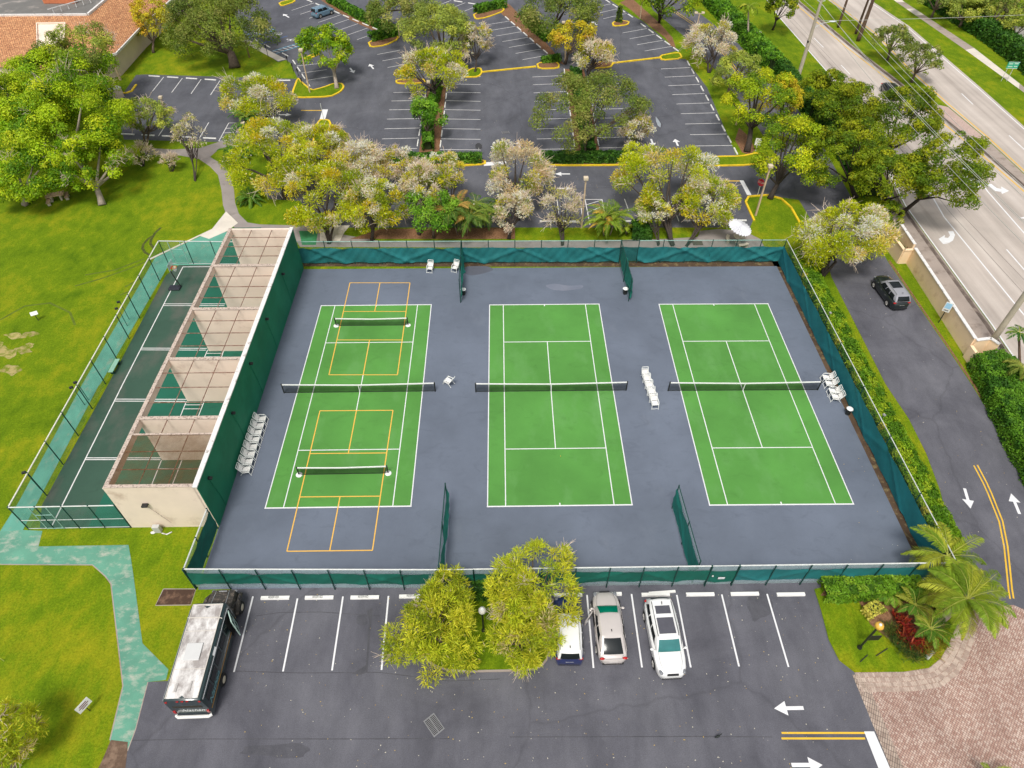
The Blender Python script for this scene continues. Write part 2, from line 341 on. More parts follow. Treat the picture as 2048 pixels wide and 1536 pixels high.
SOIL = m_stained('soil', (0.085, 0.052, 0.03), (0.20, 0.15, 0.07), (0.52, 0.66), 1.6, 0.4, None, 0.8)
BRN = m_stained('mown_bare_earth', (0.33, 0.24, 0.09), (0.14, 0.18, 0.015), (0.42, 0.58), 1.2, 0.3)

def smooth_poly(P, it=2):
    P = [Vector((p[0], p[1])) for p in P]
    for _ in range(it):
        Q = []
        for i in range(len(P)): a, b = P[i], P[(i + 1) % len(P)]; Q += [a.lerp(b, .2), a.lerp(b, .8)]
        P = Q
    return P
# ================================================================== ground sheets
struct('ground', MB().flat([(-330, -120), (330, -120), (330, 420), (-330, 420)], 0.0), LAWN)
def sheet(name, m, pts, z, world=False):
    return struct(name, MB().flat(pts if world else GP(pts), z), m)
# front car park
sheet('parking_lot', ASPH, [(470, 1166), (1640, 1160), (1652, 1235), (1660, 1284), (1678, 1321), (1709, 1345), (1800, 1560), (1900, 1900), (100, 1900), (242, 1560), (255, 1502), (271, 1460), (296, 1364), (335, 1362), (372, 1310), (428, 1235), (452, 1200)], 0.006)
# driveway beside the courts
sheet('driveway', ASPH, [(1270, -60), (1306, 20), (1379, 82), (1440, 150), (1500, 230), (1545, 300), (1585, 350), (1595, 395), (1640, 470), (1663, 554), (1771, 768), (1818, 838), (1853, 908), (1881, 983), (1896, 1045), (1915, 1120), (1930, 1225), (2026, 1211), (2048, 1220), (2160, 1260), (2120, 1080), (2048, 938), (2026, 905), (1993, 850), (1942, 768), (1886, 684), (1776, 524), (1705, 400), (1650, 300), (1600, 225), (1524, 140), (1474, 85), (1384, 15), (1330, -60)], 0.010)
# upper car park
sheet('upper_parking_lot', ASPH2, [(420, -60), (486, 60), (492, 80), (556, 124), (572, 120), (580, 125), (596, 158), (290, 149), (272, 150), (248, 185), (238, 210), (242, 255), (248, 279), (430, 284), (445, 283), (520, 290), (570, 300), (580, 330), (540, 345), (520, 375), (540, 398), (600, 402), (640, 455), (1500, 455), (1506, 440), (1488, 400), (1500, 392), (1552, 393), (1600, 400), (1640, 350), (1535, 312), (1524, 326), (1480, 318), (1472, 310), (1414, 175), (1371, 118), (1335, 118), (1320, 110), (1360, 100), (1345, 93), (1285, 42), (1269, 34), (1214, -4), (1180, -60)], 0.006)
# paths
sheet('path', CONCG, [(290, 296), (345, 299), (400, 296), (440, 283), (466, 283), (470, 287), (436, 300), (420, 314), (440, 326), (460, 348), (468, 380), (470, 405), (478, 428), (495, 445), (520, 449), (640, 452), (690, 470), (760, 482), (1130, 481), (1235, 480), (1330, 478), (1395, 474), (1400, 462), (1440, 458), (1475, 461), (1500, 468), (1520, 478), (1528, 492), (1500, 497), (600, 494), (580, 462), (470, 457), (452, 428), (446, 410), (443, 380), (436, 350), (420, 333), (398, 318), (360, 311), (290, 309)], 0.010)
sheet('concrete_apron', CONCP, [(452, 423), (476, 446), (455, 462), (418, 478), (400, 472), (300, 520), (297, 518), (424, 458)], 0.014)
sheet('concrete_pad', CONCP, [(640, 451), (700, 451), (688, 466), (680, 482), (640, 482)], 0.014)
sheet('green_pad', GPAD, [(598, 462), (636, 462), (632, 490), (604, 490)], 0.018)
sheet('green_painted_path', GPATH, [(418, 473), (458, 462), (470, 490), (422, 531), (337, 531), (201, 768), (197, 772), (46, 1060), (0, 1063), (37, 1005), (165, 768), (310, 516), (400, 473)], 0.012)
sheet('green_painted_path', GPATH2, [(46, 1060), (85, 1062), (77, 1093), (257, 1090), (262, 1118), (267, 1152), (285, 1287), (337, 1339), (332, 1360), (296, 1364), (271, 1460), (255, 1502), (222, 1495), (220, 1480), (246, 1372), (222, 1167), (210, 1152), (185, 1129), (0, 1128), (-60, 1128), (-60, 1090), (0, 1063)], 0.012)
struct('path_edge', MB().strip(GP([(0, 1129), (185, 1130), (211, 1153), (222, 1168), (246, 1372), (220, 1480)]), .07, .015).strip(GP([(296, 1364), (271, 1460), (255, 1502)]), .06, .015), CONC)
sheet('bare_path', m_stained('bare_path_earth', (0.12, 0.075, 0.05), (0.24, 0.16, 0.11), (0.48, 0.65), 1.2), [(222, 1480), (256, 1484), (255, 1502), (248, 1560), (185, 1560), (205, 1520)], 0.016)
EARTH = m_stained('worn_turf', (.37, .30, .12), (.15, .19, .008), (.44, .60), 1.8, .3, None, .6)
for q_ in ((30, 672, 26, 7), (62, 668, 16, 6), (12, 705, 24, 14), (45, 700, 20, 9), (20, 740, 22, 12), (60, 690, 10, 6), (-8, 690, 20, 12)):
    sheet('worn_grass_patch', EARTH, smooth_poly([(q_[0] + q_[2] * random.Random(k * 7 + q_[0]).uniform(.5, 1.2) * math.cos(k * .45), q_[1] + q_[3] * random.Random(k * 5 + q_[1]).uniform(.5, 1.2) * math.sin(k * .45)) for k in range(14)], 1), .004 + .0001 * (q_[0] % 7))
# paddle courts beside the wall
sheet('paddle_court', PADDLE, [(358, 530), (440, 530), (263, 1056), (80, 1056), (84, 1010), (217, 768), (332, 551)], 0.014)
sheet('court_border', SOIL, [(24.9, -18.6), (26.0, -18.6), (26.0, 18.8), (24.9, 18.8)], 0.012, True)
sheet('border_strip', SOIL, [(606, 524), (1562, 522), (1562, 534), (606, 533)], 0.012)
# tennis court slab
YN, YS, XE = 18.15, -18.3, 25.15
struct('tennis_court_slab', MB().flat([(-25.28, 18.05), (XE + 0.02, 17.95), (XE - 0.03, YS), (-25.3, YS)], 0.018), BLUE)
CT = [(-16.79, 0.114, 0.0013), (0, 0, 0), (16.92, -0.148, -0.0057)]
A_, S_, B_, V_ = 5.485, 4.115, 11.885, 6.40
def cpt(c, x, y): return (c[0] + x * math.cos(c[2]) - y * math.sin(c[2]), c[1] + x * math.sin(c[2]) + y * math.cos(c[2]))
def cseg(mb, c, x0, y0, x1, y1, w, z, mi=0): mb.strip([cpt(c, x0, y0), cpt(c, x1, y1)], w, z, mi)
for c in CT:
    struct('court_playing_area', MB().flat([cpt(c, *p) for p in ((-A_, -B_), (A_, -B_), (A_, B_), (-A_, B_))], 0.022), GREEN)
    mb = MB(); e = 0.0015
    for k, (a, b, x, y) in enumerate([(-A_ - .05, -B_, A_ + .05, -B_), (-A_ - .05, B_, A_ + .05, B_)]): cseg(mb, c, a, b, x, y, 0.11, 0.026)
    for x in (-A_, A_): cseg(mb, c, x, -B_, x, B_, 0.08, 0.0262)
    for x in (-S_, S_): cseg(mb, c, x, -B_, x, B_, 0.075, 0.0264)
    for y in (-V_, V_): cseg(mb, c, -S_, y, S_, y, 0.08, 0.0266)
    cseg(mb, c, 0, -V_, 0, V_, 0.075, 0.0268)
    for y in (-1, 1): cseg(mb, c, 0, y * B_, 0, y * (B_ - 0.25), 0.10, 0.0270)
    struct('court_lines', mb, WHITE)
struct('court_scuff', MB().flat(smooth_poly(GP([(1088, 571), (1110, 567), (1136, 572), (1168, 570), (1164, 578), (1130, 582), (1104, 580)]), 2), .0195), m_court('scuffed_court_paint', (.19, .205, .255), (.15, .17, .22), (.42, .58)))
struct('court_stain', MB().flat(smooth_poly(GP([(926, 533), (975, 532), (990, 540), (965, 548), (940, 552), (928, 546)]), 2), .0195), m_court('damp_court_paint', (.095, .10, .125), (.12, .13, .17), (.45, .65)))
# pickleball lines over the left court (yellow)
for pts in ([(700, 566), (820, 566), (795, 750), (658, 750)], [(640, 822), (786, 821), (745, 1101), (574, 1103)]):
    q = GP(pts); mb = MB(); w = 0.085
    def L(a, b): return q[a].lerp(q[b], 0.5)
    for i in range(4): mb.strip([q[i], q[(i + 1) % 4]], w, 0.030 + i * 0.0004)
    lf = lambda t: q[0].lerp(q[3], t); rt = lambda t: q[1].lerp(q[2], t)
    far = pts[0][1] < 700
    t0, t1 = ((0.343, 0.654))
    mb.strip([lf(t0), rt(t0)], w, 0.0318); mb.strip([lf(t1), rt(t1)], w, 0.0320)
    mb.strip([L(0, 1), lf(t0).lerp(rt(t0), .5)], w, 0.0322)
    mb.strip([lf(t1).lerp(rt(t1), .5), L(3, 2)], w, 0.0324)
    struct('pickleball_lines', mb, OLINE)
# paddle-court lines
mb = MB()
def pl(mb, w, z, *pts): mb.strip(GP(pts), w, z)
pl(mb, .09, .020, (366, 534), (246, 768), (104, 1052)); pl(mb, .09, .0204, (366, 534), (424, 533.5))
for i, (x, y, x2, y2) in enumerate([(329, 608, 451, 608), (327, 611.5, 449, 611.5), (283, 696.5, 414, 697), (281.5, 700, 412, 700.5), (232, 798.5, 373, 799), (230, 802.5, 371, 803), (172.5, 916, 323, 916), (170, 919.5, 321, 919.5)]):
    pl(mb, .08, .0208 + .0003 * i, (x, y), (x2, y2))
for i, s in enumerate([(409, 715, 415.5, 700), (443, 716, 447.5, 701), (413, 707, 446, 707), (411, 714, 444, 714), (360, 835, 373, 803), (396, 835, 409, 802), (371, 810, 406, 810), (368, 818, 401, 818), (301.5, 975, 323, 921), (343.5, 973, 364, 921), (319, 938, 357, 938)]):
    pl(mb, .07, .0236 + .0002 * i, s[:2], s[2:])
struct('paddle_court_lines', mb, WORN)
struct('bay_floor', MB().flat([(-34.9, -13.2), (-25.3, -13.2), (-25.3, 18.1), (-31.6, 18.1), (-31.6, 26), (-34.9, 26)], 0.0165), BAYF)
# brick plaza
sheet('brick_plaza', m_pavers('hex_pavers'), [(1709, 1345), (1806, 1344), (1858, 1336), (1881, 1317), (1896, 1292), (1915, 1245), (1940, 1222), (2026, 1210), (2048, 1219), (2200, 1260), (2300, 1800), (1890, 1800), (1800, 1560)], 0.012)
e0 = GP([(1709, 1345), (1806, 1344), (1858, 1336), (1881, 1317), (1896, 1292), (1915, 1245)])
ep = [e0[0]] + [e0[0].lerp(e0[1], t) for t in (.35, .7)] + e0[1:]
mb = MB()
for k in range(4):
    off = 0.16 + k * 0.30; pp = []
    for i, p in enumerate(ep):
        t = (ep[min(i + 1, len(ep) - 1)] - ep[max(i - 1, 0)]).normalized(); pp.append(p + Vector((t.y, -t.x, 0)) * off)
    q = []
    for i in range(len(pp) - 1):
        for j in range(8): q.append(pp[i].lerp(pp[i + 1], j / 8))
    acc = 0
    for a, b in zip(q[:-1], q[1:]):
        d = (b - a); n = max(1, round(d.length / 0.14))
        for j in range(n):
            mb.box(a.lerp(b, (j + .5) / n) + Vector((0, 0, .017)), (d.length / n - .02, .265, .012), math.atan2(d.y, d.x), mi=(0 if (hash((k, i, j, round(a.x * 7))) % 3) else 1))
struct('brick_border', mb, [mat('pale_paver', (0.50, 0.40, 0.33), .2, 2.5, .85, dirt=(0.22, 0.16, 0.12), dscale=1.2), mat('brown_paver', (0.37, 0.28, 0.23), .2, 2.5, .85)])
struct('brick_edge', MB().strip(GP([(1716, 1349), (1806, 1565)]), 0.75, 0.018), m_brick_edge('paver_edge', R_(28)))
# main road beyond
def rl(*p): return list(p)
WW = [(1490, -60), (1560, 36), (1660, 150), (1740, 270), (1811, 411), (1984, 649), (2060, 762), (2200, 980)]      # west kerb line
ME = [(1540, -60), (1596, 6), (1696, 91), (1793, 166), (1881, 236), (1961, 301), (2052, 380), (2300, 600)]        # west side of the median
MW = [(1590, -60), (1656, 0), (1746, 67), (1818, 142), (1896, 212), (1971, 275), (2052, 350), (2300, 560)]        # east side of the median
EE = [(1670, -60), (1741, 0), (1818, 52), (1961, 175), (2052, 256), (2300, 470)]
sheet('main_road', ROADC, WW + ME[::-1], 0.008)
sheet('main_road_far_side', ROADC, MW + EE[::-1], 0.008)
struct('road_edge_lines', MB().strip(GP(WW), 0.16, .0125).strip(GP([(x - 3, y + 3) for x, y in EE]), 0.16, .0125), WHITE)
struct('road_edge_line', MB().strip(GP([(x - 4, y + 3) for x, y in ME]), 0.2, .0125).strip(GP([(x + 4, y - 1) for x, y in MW]), 0.2, .0125), YLINE)
mb = MB()
pl(mb, .16, .013, (1860, 385), (1888, 434), (2048, 630), (2120, 720)); pl(mb, .16, .013, (1955, 355), (1976, 384), (2048, 466), (2150, 590))
for s in [(1628, 76, 1647, 95), (1682, 130, 1700, 149), (2013, 499, 2060, 553), (1923, 187, 1946, 209), (2018, 271, 2056, 306), (1848, 116, 1866, 133)]: pl(mb, .15, .013, s[:2], s[2:])
struct('lane_lines', mb, WHITE)
mb = MB()
for off in (0, 9): pl(mb, .05, .0128, (1560 + off, 20), (1640 + off, 105), (1760 + off * 2, 245), (1900 + off * 2.2, 425), (2050 + off * 3, 590))
struct('road_seams', mb, mat('tar_seam', (0.13, 0.11, 0.10), .2, 2, .8))
# kerb and gutter of the main road
mb = MB()
wk = GP([(1660, 150), (1740, 270), (1811, 411), (1984, 649), (2060, 762), (2200, 980)])
for i in range(len(wk) - 1): mb.bar(wk[i] + Vector((-.35, 0, .03)), wk[i + 1] + Vector((-.35, 0, .03)), .18, .14)
mk = GP(ME)
for i in range(len(mk) - 1): mb.bar(mk[i] + Vector((.5, 0, .06)), mk[i + 1] + Vector((.5, 0, .06)), .18, .14)
struct('road_kerb', mb, CONC)
struct('gutter', MB().strip([p + Vector((.22, 0, 0)) for p in mk], .45, .012).strip([p + Vector((-.62, 0, 0)) for p in wk[1:]], .3, .012), m_stained('dark_gutter', (.13, .10, .085), (.3, .24, .2), (.5, .7), .8))
sheet('median_grass', LAWN, ME[:5] + [(1853, 202), (1893, 212)] + MW[:5][::-1], 0.0065) if False else None
sheet('median_pavers', m_pavers('median_paving') if False else m_stained('pink_paving', (.50, .37, .32), (.40, .29, .25), (.45, .6), 5.0), [(1858, 206), (1896, 214), (1971, 277), (1960, 296)], 0.012)
sheet('median_concrete', CONC, [(1960, 296), (1971, 277), (2052, 352), (2300, 562), (2296, 596), (2052, 377)], 0.010)
# footpaths along the road
sheet('sidewalk', CONC, [(1745, 330), (1770, 380), (1808, 413), (1983, 652), (2056, 764), (2190, 980), (2130, 980), (2030, 775), (1952, 690), (1836, 527), (1790, 447), (1740, 360)], 0.008)
sheet('sidewalk_strip', CONCP, [(1520, 60), (1536, 85), (1596, 155), (1640, 215), (1628, 216), (1584, 156), (1524, 86), (1510, 62)], 0.008)
E1 = [(1740, -45), (1787, 0), (1931, 100), (2048, 185), (2200, 295)]; E2 = [(1758, -45), (1803, 0), (1948, 96), (2048, 174), (2200, 280)]
sheet('far_sidewalk', CONC, E1 + E2[::-1], 0.008)
mb = MB()
a0, b0 = GP(E1), GP(E2)
def along(pl_, t):
    n = len(pl_) - 1; i = min(int(t * n), n - 1); return pl_[i].lerp(pl_[i + 1], t * n - i)
for t0, t1 in ((.17, .20), (.23, .262), (.30, .335), (.50, .73)):
    mb.flat([along(a0, t0), along(a0, t1), along(b0, t1), along(b0, t0)], .011)
struct('pale_sidewalk_slabs', mb, CONCP)
# yards beyond the far hedge
sheet('far_yard', m_stained('grey_yard', (.30, .29, .26), (.2, .2, .19), (.5, .7), .6), [(1985, 60), (2010, 50), (2060, 55), (2140, 110), (2120, 160), (2040, 115)], 0.008)
# service spots in the verge
sheet('east_verge_mulch', MULCH, [(1240, 5), (1262, 20), (1282, 38), (1300, 52), (1330, 75), (1342, 92), (1352, 96), (1345, 75), (1318, 45), (1290, 20), (1262, -5)], 0.010)
sheet('tree_mulch', MULCH, [(1478, 255), (1500, 275), (1510, 300), (1500, 310), (1484, 305), (1470, 280)], 0.010)
sheet('bed_mulch', MULCH, [(760, 458), (1030, 455), (1030, 478), (700, 478)], 0.012)
sheet('driveway_edge_soil', MULCH, [(1776, 522), (1888, 684), (1944, 768), (1995, 850), (2040, 925), (2046, 925), (2000, 848), (1949, 768), (1892, 684), (1780, 521)], 0.014)
# tyre tracks in the lawn
TR = m_stained('tyre_track_earth', (.05, .065, .012), (.10, .11, .015), (.45, .65), 3)
mb = MB()
for k, tr in enumerate([[(308, 470), (296, 478), (287, 488), (285, 496), (290, 505), (300, 510)], [(322, 455), (310, 466), (302, 480), (301, 488), (308, 497)]]): pl(mb, .28, .004 + .0004 * k, *tr)
struct('tyre_tracks', mb, TR)
TR2 = m_stained('faint_track_grass', (.075, .11, .008), (.12, .17, .01), (.4, .6), 2)
mb = MB()
for k, tr in enumerate([[(150, 572), (200, 558), (260, 537), (300, 520)], [(170, 550), (230, 540), (290, 517)], [(240, 590), (280, 575), (302, 555)], [(250, 574), (290, 552)], [(0, 640), (50, 612), (100, 606), (140, 625), (150, 650)]]): pl(mb, .22, .003 + .0003 * k, *tr)
struct('faint_tyre_tracks', mb, TR2)
struct('brown_patch', MB().flat(GP([(327, 1179), (391, 1179), (381, 1209), (312, 1210)]), .010), m_stained('rusty_plate', (.065, .035, .022), (.19, .11, .07), (.5, .66), 1.4))
struct('patch_rim', MB().strip(GP([(327, 1178), (392, 1178), (382, 1210), (311, 1211), (327, 1178)]), .06, .014), CONC)
# asphalt repairs, stains and puddle
PATCH = m_asphalt('asphalt_patch', (.075, .075, .085), (.10, .10, .11), (.045, .045, .05), .6, False)
DARKP = m_asphalt('asphalt_dark_stain', (.078, .078, .09), (.10, .10, .113), (.055, .055, .064), .8, False)
sheet('lot_repair_patch', PATCH, [(733, 1222), (746, 1215), (741, 1260), (735, 1345), (720, 1350), (703, 1348), (732, 1330), (738, 1240)], .0085)
rg_ = random.Random(4)
def blot(name, m, px, py, rx, ry, z):
    sheet(name, m, smooth_poly([(px + rx * (rg_.uniform(.6, 1.1)) * math.cos(k * .52), py + ry * rg_.uniform(.6, 1.1) * math.sin(k * .52)) for k in range(12)], 1), z)
for q_ in ((905, 1345, 60, 14), (1520, 1210, 26, 40), (725, 1240, 16, 16), (560, 1500, 90, 16)): blot('asphalt_stain', DARKP, *q_, .0082 + .00005 * q_[0] % .0003)
sheet('puddle', mat('puddle_water', (.30, .33, .36), .1, 2, .15), [(1311, 233), (1316, 238), (1322, 248), (1321, 255), (1316, 252), (1312, 243)], .0095)
sheet('puddle_rim', DARKP, [(1309, 230), (1317, 236), (1325, 249), (1322, 259), (1314, 254), (1310, 243)], .0085)
mb = MB()
for k, tr in enumerate([[(250, 1481), (400, 1478), (700, 1478), (900, 1477)], [(1020, 1474), (1400, 1473), (1545, 1474)], [(460, 1342), (600, 1346), (760, 1345), (900, 1362), (1000, 1358)], [(512, 1232), (560, 1225), (640, 1224), (760, 1232)]]):
    pl(mb, .05, .0085 + .0002 * k, *tr)
struct('asphalt_joints', mb, PATCH)
sheet('fresh_kerb_strip', PATCH, [(664, 252), (672, 255), (660, 285), (642, 300), (640, 296), (652, 283)], .0085)
# ================================================================== kerbed islands
def shrink(P, d):
    P = [Vector((p[0], p[1])) for p in P]; n = len(P)
    if sum(P[i].x * P[(i + 1) % n].y - P[(i + 1) % n].x * P[i].y for i in range(n)) < 0: P = P[::-1]
    out = []
    for i in range(n):
        a = (P[i] - P[i - 1]).normalized(); b = (P[(i + 1) % n] - P[i]).normalized()
        na, nb = Vector((-a.y, a.x)), Vector((-b.y, b.x)); m = (na + nb); m = m / max(0.4, m.length_squared / 2 + 1e-6) if m.length > .2 else na
        out.append(P[i] + m * d * (1.0 if m.length < 3 else .5))
    return P, out
def island(pts, fill, kerb=KERB, h=.14, kw=.27, smooth=2, name='kerb_island', kfrom=None):
    P = smooth_poly(GP(pts), smooth) if smooth else GP(pts)
    o, i = shrink(P, kw); n = len(o); mb = MB()
    mb.add([(*p, 0) for p in o] + [(*p, h) for p in o] + [(*p, h) for p in i] + [(*p, h - .06) for p in i],
           [(k, (k + 1) % n, n + (k + 1) % n, n + k) for k in range(n)] + [(n + k, n + (k + 1) % n, 2 * n + (k + 1) % n, 2 * n + k) for k in range(n)] + [(2 * n + k, 2 * n + (k + 1) % n, 3 * n + (k + 1) % n, 3 * n + k) for k in range(n)])
    if kerb is not None: struct('kerb', mb, kerb)
    struct(name, MB().flat(i, h - .03), fill)
island([(595, 155), (582, 190), (589, 197), (661, 195), (682, 185), (690, 175), (685, 167), (668, 167), (650, 174), (640, 177), (624, 181), (606, 166)], LAWN, smooth=1, name='grass_island')
island([(636, 240), (659, 240), (664, 250), (652, 284), (640, 296), (620, 297), (629, 270)], LAWN, smooth=1, name='grass_island')
island([(750, 318), (972, 318), (972, 333), (750, 333)], MULCH, name='mulch_island')
island([(1070, 318), (1286, 316), (1286, 332), (1070, 333)], MULCH, name='mulch_island')
island([(1394, 316), (1440, 313), (1480, 313), (1518, 305), (1526, 322), (1508, 332), (1400, 334)], LAWN, smooth=1, name='grass_island')
island([(790, 160), (852, 158), (851, 168), (792, 169)], MULCH, name='mulch_island')
island([(925, 152), (940, 138), (962, 136), (966, 146), (958, 155), (928, 156)], LAWN, smooth=1, name='grass_island')
island([(1072, 127), (1110, 122), (1120, 130), (1118, 138), (1076, 139)], MULCH, smooth=1, name='mulch_island')
island([(1180, 128), (1222, 121), (1228, 128), (1222, 136), (1184, 138)], MULCH, smooth=1, name='mulch_island')
island([(1318, 112), (1345, 107), (1360, 106), (1366, 118), (1322, 122)], LAWN, smooth=1, name='grass_island')
island([(735, 84), (790, 66), (800, 78), (772, 92), (740, 96)], MULCH, smooth=1, name='mulch_island')
island([(945, 28), (1000, 12), (1012, 22), (975, 36), (950, 40)], MULCH, smooth=1, name='mulch_island')
island([(556, 6), (588, -2), (592, 4), (562, 14)], LAWN, smooth=1, name='grass_island')
island([(1223, 46), (1240, 41), (1260, 44), (1256, 51), (1226, 54)], MULCH, smooth=1, name='mulch_island')
island([(606, 117), (634, 106), (640, 110), (612, 121)], LAWN, smooth=1, name='grass_island')
# grass corner with tree and lamp by the stop sign
sheet('grass_corner', LAWN, [(1497, 398), (1500, 393), (1535, 391), (1562, 398), (1580, 415), (1600, 450), (1612, 478), (1560, 484), (1528, 478), (1500, 468), (1507, 440), (1492, 410)], .011)
_k = MB(); _q = smooth_poly(GP([(1508, 442), (1500, 425), (1491, 405), (1497, 394), (1535, 391), (1562, 398), (1582, 416), (1602, 452), (1606, 462)]), 0)
for _a, _b in zip(_q[:-1], _q[1:]): _k.bar((*_a, .07), (*_b, .07), .24, .15)
struct('kerb', _k, KERB)
_k = MB(); _q = GP([(238, 186), (252, 187), (264, 183), (273, 170)])
for _a, _b in zip(_q[:-1], _q[1:]): _k.bar(_a + Vector((0, 0, .07)), _b + Vector((0, 0, .07)), .3, .15)
struct('kerb', _k, KERB)
# planted strips
def bed(pts, m=MULCH, name='planting_bed', z=.011): sheet(name, m, pts, z)
bed([(857, 168), (893, 168), (877, 318), (836, 318)]); bed([(1128, 138), (1168, 138), (1202, 318), (1152, 318)])
bed([(612, -20), (645, -10), (700, 28), (760, 58), (800, 70), (775, 74), (700, 40)]); bed([(985, -10), (1020, 10), (1075, 65), (1130, 130), (1112, 124), (1040, 60), (1000, 25)])
# front tree island and the planting island by the plaza
island([(836, 1182), (1108, 1178), (1106, 1290), (1092, 1328), (1066, 1343), (905, 1346), (862, 1332), (832, 1296)], LAWN, CONC, .10, .12, 1, 'tree_island')
island([(1626, 1178), (1640, 1222), (1655, 1280), (1674, 1318), (1708, 1343), (1806, 1342), (1856, 1334), (1879, 1315), (1893, 1290), (1912, 1244), (1935, 1222), (1920, 1150), (1700, 1160)], LAWN, None, .10, .05, 0, 'planting_island')
bed([(1640, 1192), (1715, 1200), (1740, 1250), (1790, 1290), (1830, 1315), (1868, 1310), (1890, 1250), (1900, 1190), (1800, 1175), (1650, 1180)], MULCH, 'planting_bed', .085)
# yellow kerb walls between upper and lower lots
mb = MB()
for a, b in (((964, 145), (1072, 134)), ((1226, 127), (1320, 116))): mb.bar(G(*a) + Vector((0, 0, .08)), G(*b) + Vector((0, 0, .08)), .32, .17)
struct('yellow_kerb', mb, KERB)
sheet('pale_ramp', CONCP, [(482, 82), (493, 77.6), (572, 118.6), (556, 122.4)], .012)

# ================================================================== stall lines and wheel stops
STOPM = mat('wheel_stop_concrete', (0.78, 0.77, 0.74), .06, 2, .75, dirt=(.5, .47, .43), dscale=1.5, damt=(.6, .8))
mb = MB(); prof = [(-.09, 0), (.09, 0), (.065, .11), (-.065, .11)]
mb.loft([[(x, p[0], p[1]) for p in prof] for x in (-.92, .92)])
_stop = None
def wheel_stop(p, ang, label, group='white concrete wheel stops in the car parks', z=0.006):
    global _stop
    if _stop is None: o = _stop = mb_stop.build('wheel_stop', STOPM)
    else: o = _stop.copy(); COL.objects.link(o)
    o.location = (p[0], p[1], z); o.rotation_euler = (0, 0, ang); tag(o, label, 'wheel stop', group); return o
mb_stop = mb
def row(l0, l1, n, end, where, extra=(0, 0), order='far end', lines=True, skip=(), inset=.15, w=.10, stops=True, skipl=()):
    """n stall lines from l0 to l1 (pairs of points); stops between the lines at end 'a' or 'b'"""
    a0, b0, a1, b1 = G(*l0[0]), G(*l0[1]), G(*l1[0]), G(*l1[1]); ln = []; m = MB()
    for i in range(n):
        t = i / (n - 1); a, b = a0.lerp(a1, t), b0.lerp(b1, t); ln.append((a, b))
        if i not in skipl: m.strip([a, b], w, .0105)
    if lines: struct('stall_lines', m, WORN)
    if not stops: return
    k = 1 if end == 'b' else 0; e = [q[k] for q in ln]; d = (e[-1] - e[0]) / (n - 1); ang = math.atan2(d.y, d.x)
    cs = [e[0] + d * (i + .5) for i in range(-extra[0], n - 1 + extra[1])]
    for i, c in enumerate(cs):
        if i in skip: continue
        wheel_stop(c, ang, f'white wheel stop, {ORD[i + 1]} from {order}, {where}')
row(((787, 185), (852, 184)), ((759, 299), (834, 297)), 7, 'b', 'left of the narrow shrub strip', (0, 0), inset=.1)
row(((897, 152), (961, 153.5)), ((880, 299), (961, 300)), 9, 'a', 'right of the narrow shrub strip', (0, 0))
row(((1065, 154), (1130, 151)), ((1075, 299), (1150, 297.5)), 9, 'b', 'left of the big airy oak', (1, 0))
row(((1174, 153), (1234, 152)), ((1198, 296), (1274, 294.5)), 9, 'a', 'right of the big airy oak', (0, 0))
row(((1322, 138), (1381, 135)), ((1390, 292), (1465, 291)), 9, 'b', 'along the right verge below the yellow kerb', (1, 1))
row(((1245, 66), (1294, 57)), ((1289.5, 102), (1343, 93)), 4, 'b', 'along the right verge above the yellow kerb', (1, 1))
row(((1168, 7), (1208, -2)), ((1206.5, 37.5), (1253, 27)), 4, 'b', 'above the small conifer island', (0, 1))
row(((968, 50.5), (1020, 42)), ((1045, 119.5), (1098, 110)), 7, 'b', 'along the mulched hedge strip in the middle', (1, 1))
row(((754.5, 109), (800, 100.5)), ((786, 149), (845, 138)), 4, 'b', 'under the round olive tree', stops=False)
row(((583, 21), (628, 6)), ((714, 79.5), (762, 62.5)), 8, 'b', 'beside the parked blue car', (1, 1))
row(((878, 10), (902, 1)), ((919.5, 26), (959.5, 10)), 3, 'b', 'at the top centre by the hedge', (0, 1))
row(((593, 132), (640, 127)), ((612, 161), (668, 152)), 3, 'a', 'beside the grass island with leafy tree', (1, 1))
row(((327.5, 154), (305, 182.5)), ((440, 161), (421, 190)), 4, 'a', 'at the lawn edge under the wide oak', (1, 1), 'left end')
row(((334, 246), (317, 272)), ((417.5, 245), (399, 276)), 3, 'b', 'nearest the lawn path in the left lot', (2, 1), 'left end')
wheel_stop(G(569, 161.3), 0.0, 'white wheel stop by itself right of the yellow bush near kerb')
row(((1114, 399.5), (1119, 443)), ((1160, 399), (1166, 443)), 2, 'b', 'behind the north court fence near lamp', (1, 0), 'left end')
for i, (x, y) in enumerate([(1144, 445), (1250, 443), (1383, 441.7), (1437, 441.6), (1477, 441.5), (720, 440)]):
    wheel_stop(G(x, y), 0.0, ['white wheel stop just right of the tan lamp post behind fence', 'white wheel stop behind the orange tinged palm clump', 'white wheel stop behind the wide flowering tree, left one', 'white wheel stop behind the wide flowering tree, middle one', 'white wheel stop behind the white parasol', 'white wheel stop seen through the branches of left flowering trees'][i])
mb = MB()
for s in [(1249, 398, 1258, 423), (1343, 405, 1358, 443), (1393, 405, 1407, 443), (1437, 405, 1453, 442), (800, 420, 797, 440), (893, 400, 893, 438), (846, 402, 845, 438), (948, 400, 948, 438)]: pl(mb, .1, .0105, s[:2], s[2:])
struct('stall_lines', mb, WORN)
mb = MB()
for s in [(1170, 399, 1180, 450), (1170, 399, 1204, 399), (1204, 399, 1214, 450), (1172, 410, 1204, 400), (1175, 425, 1207, 412)]: pl(mb, .1, .0107, s[:2], s[2:])
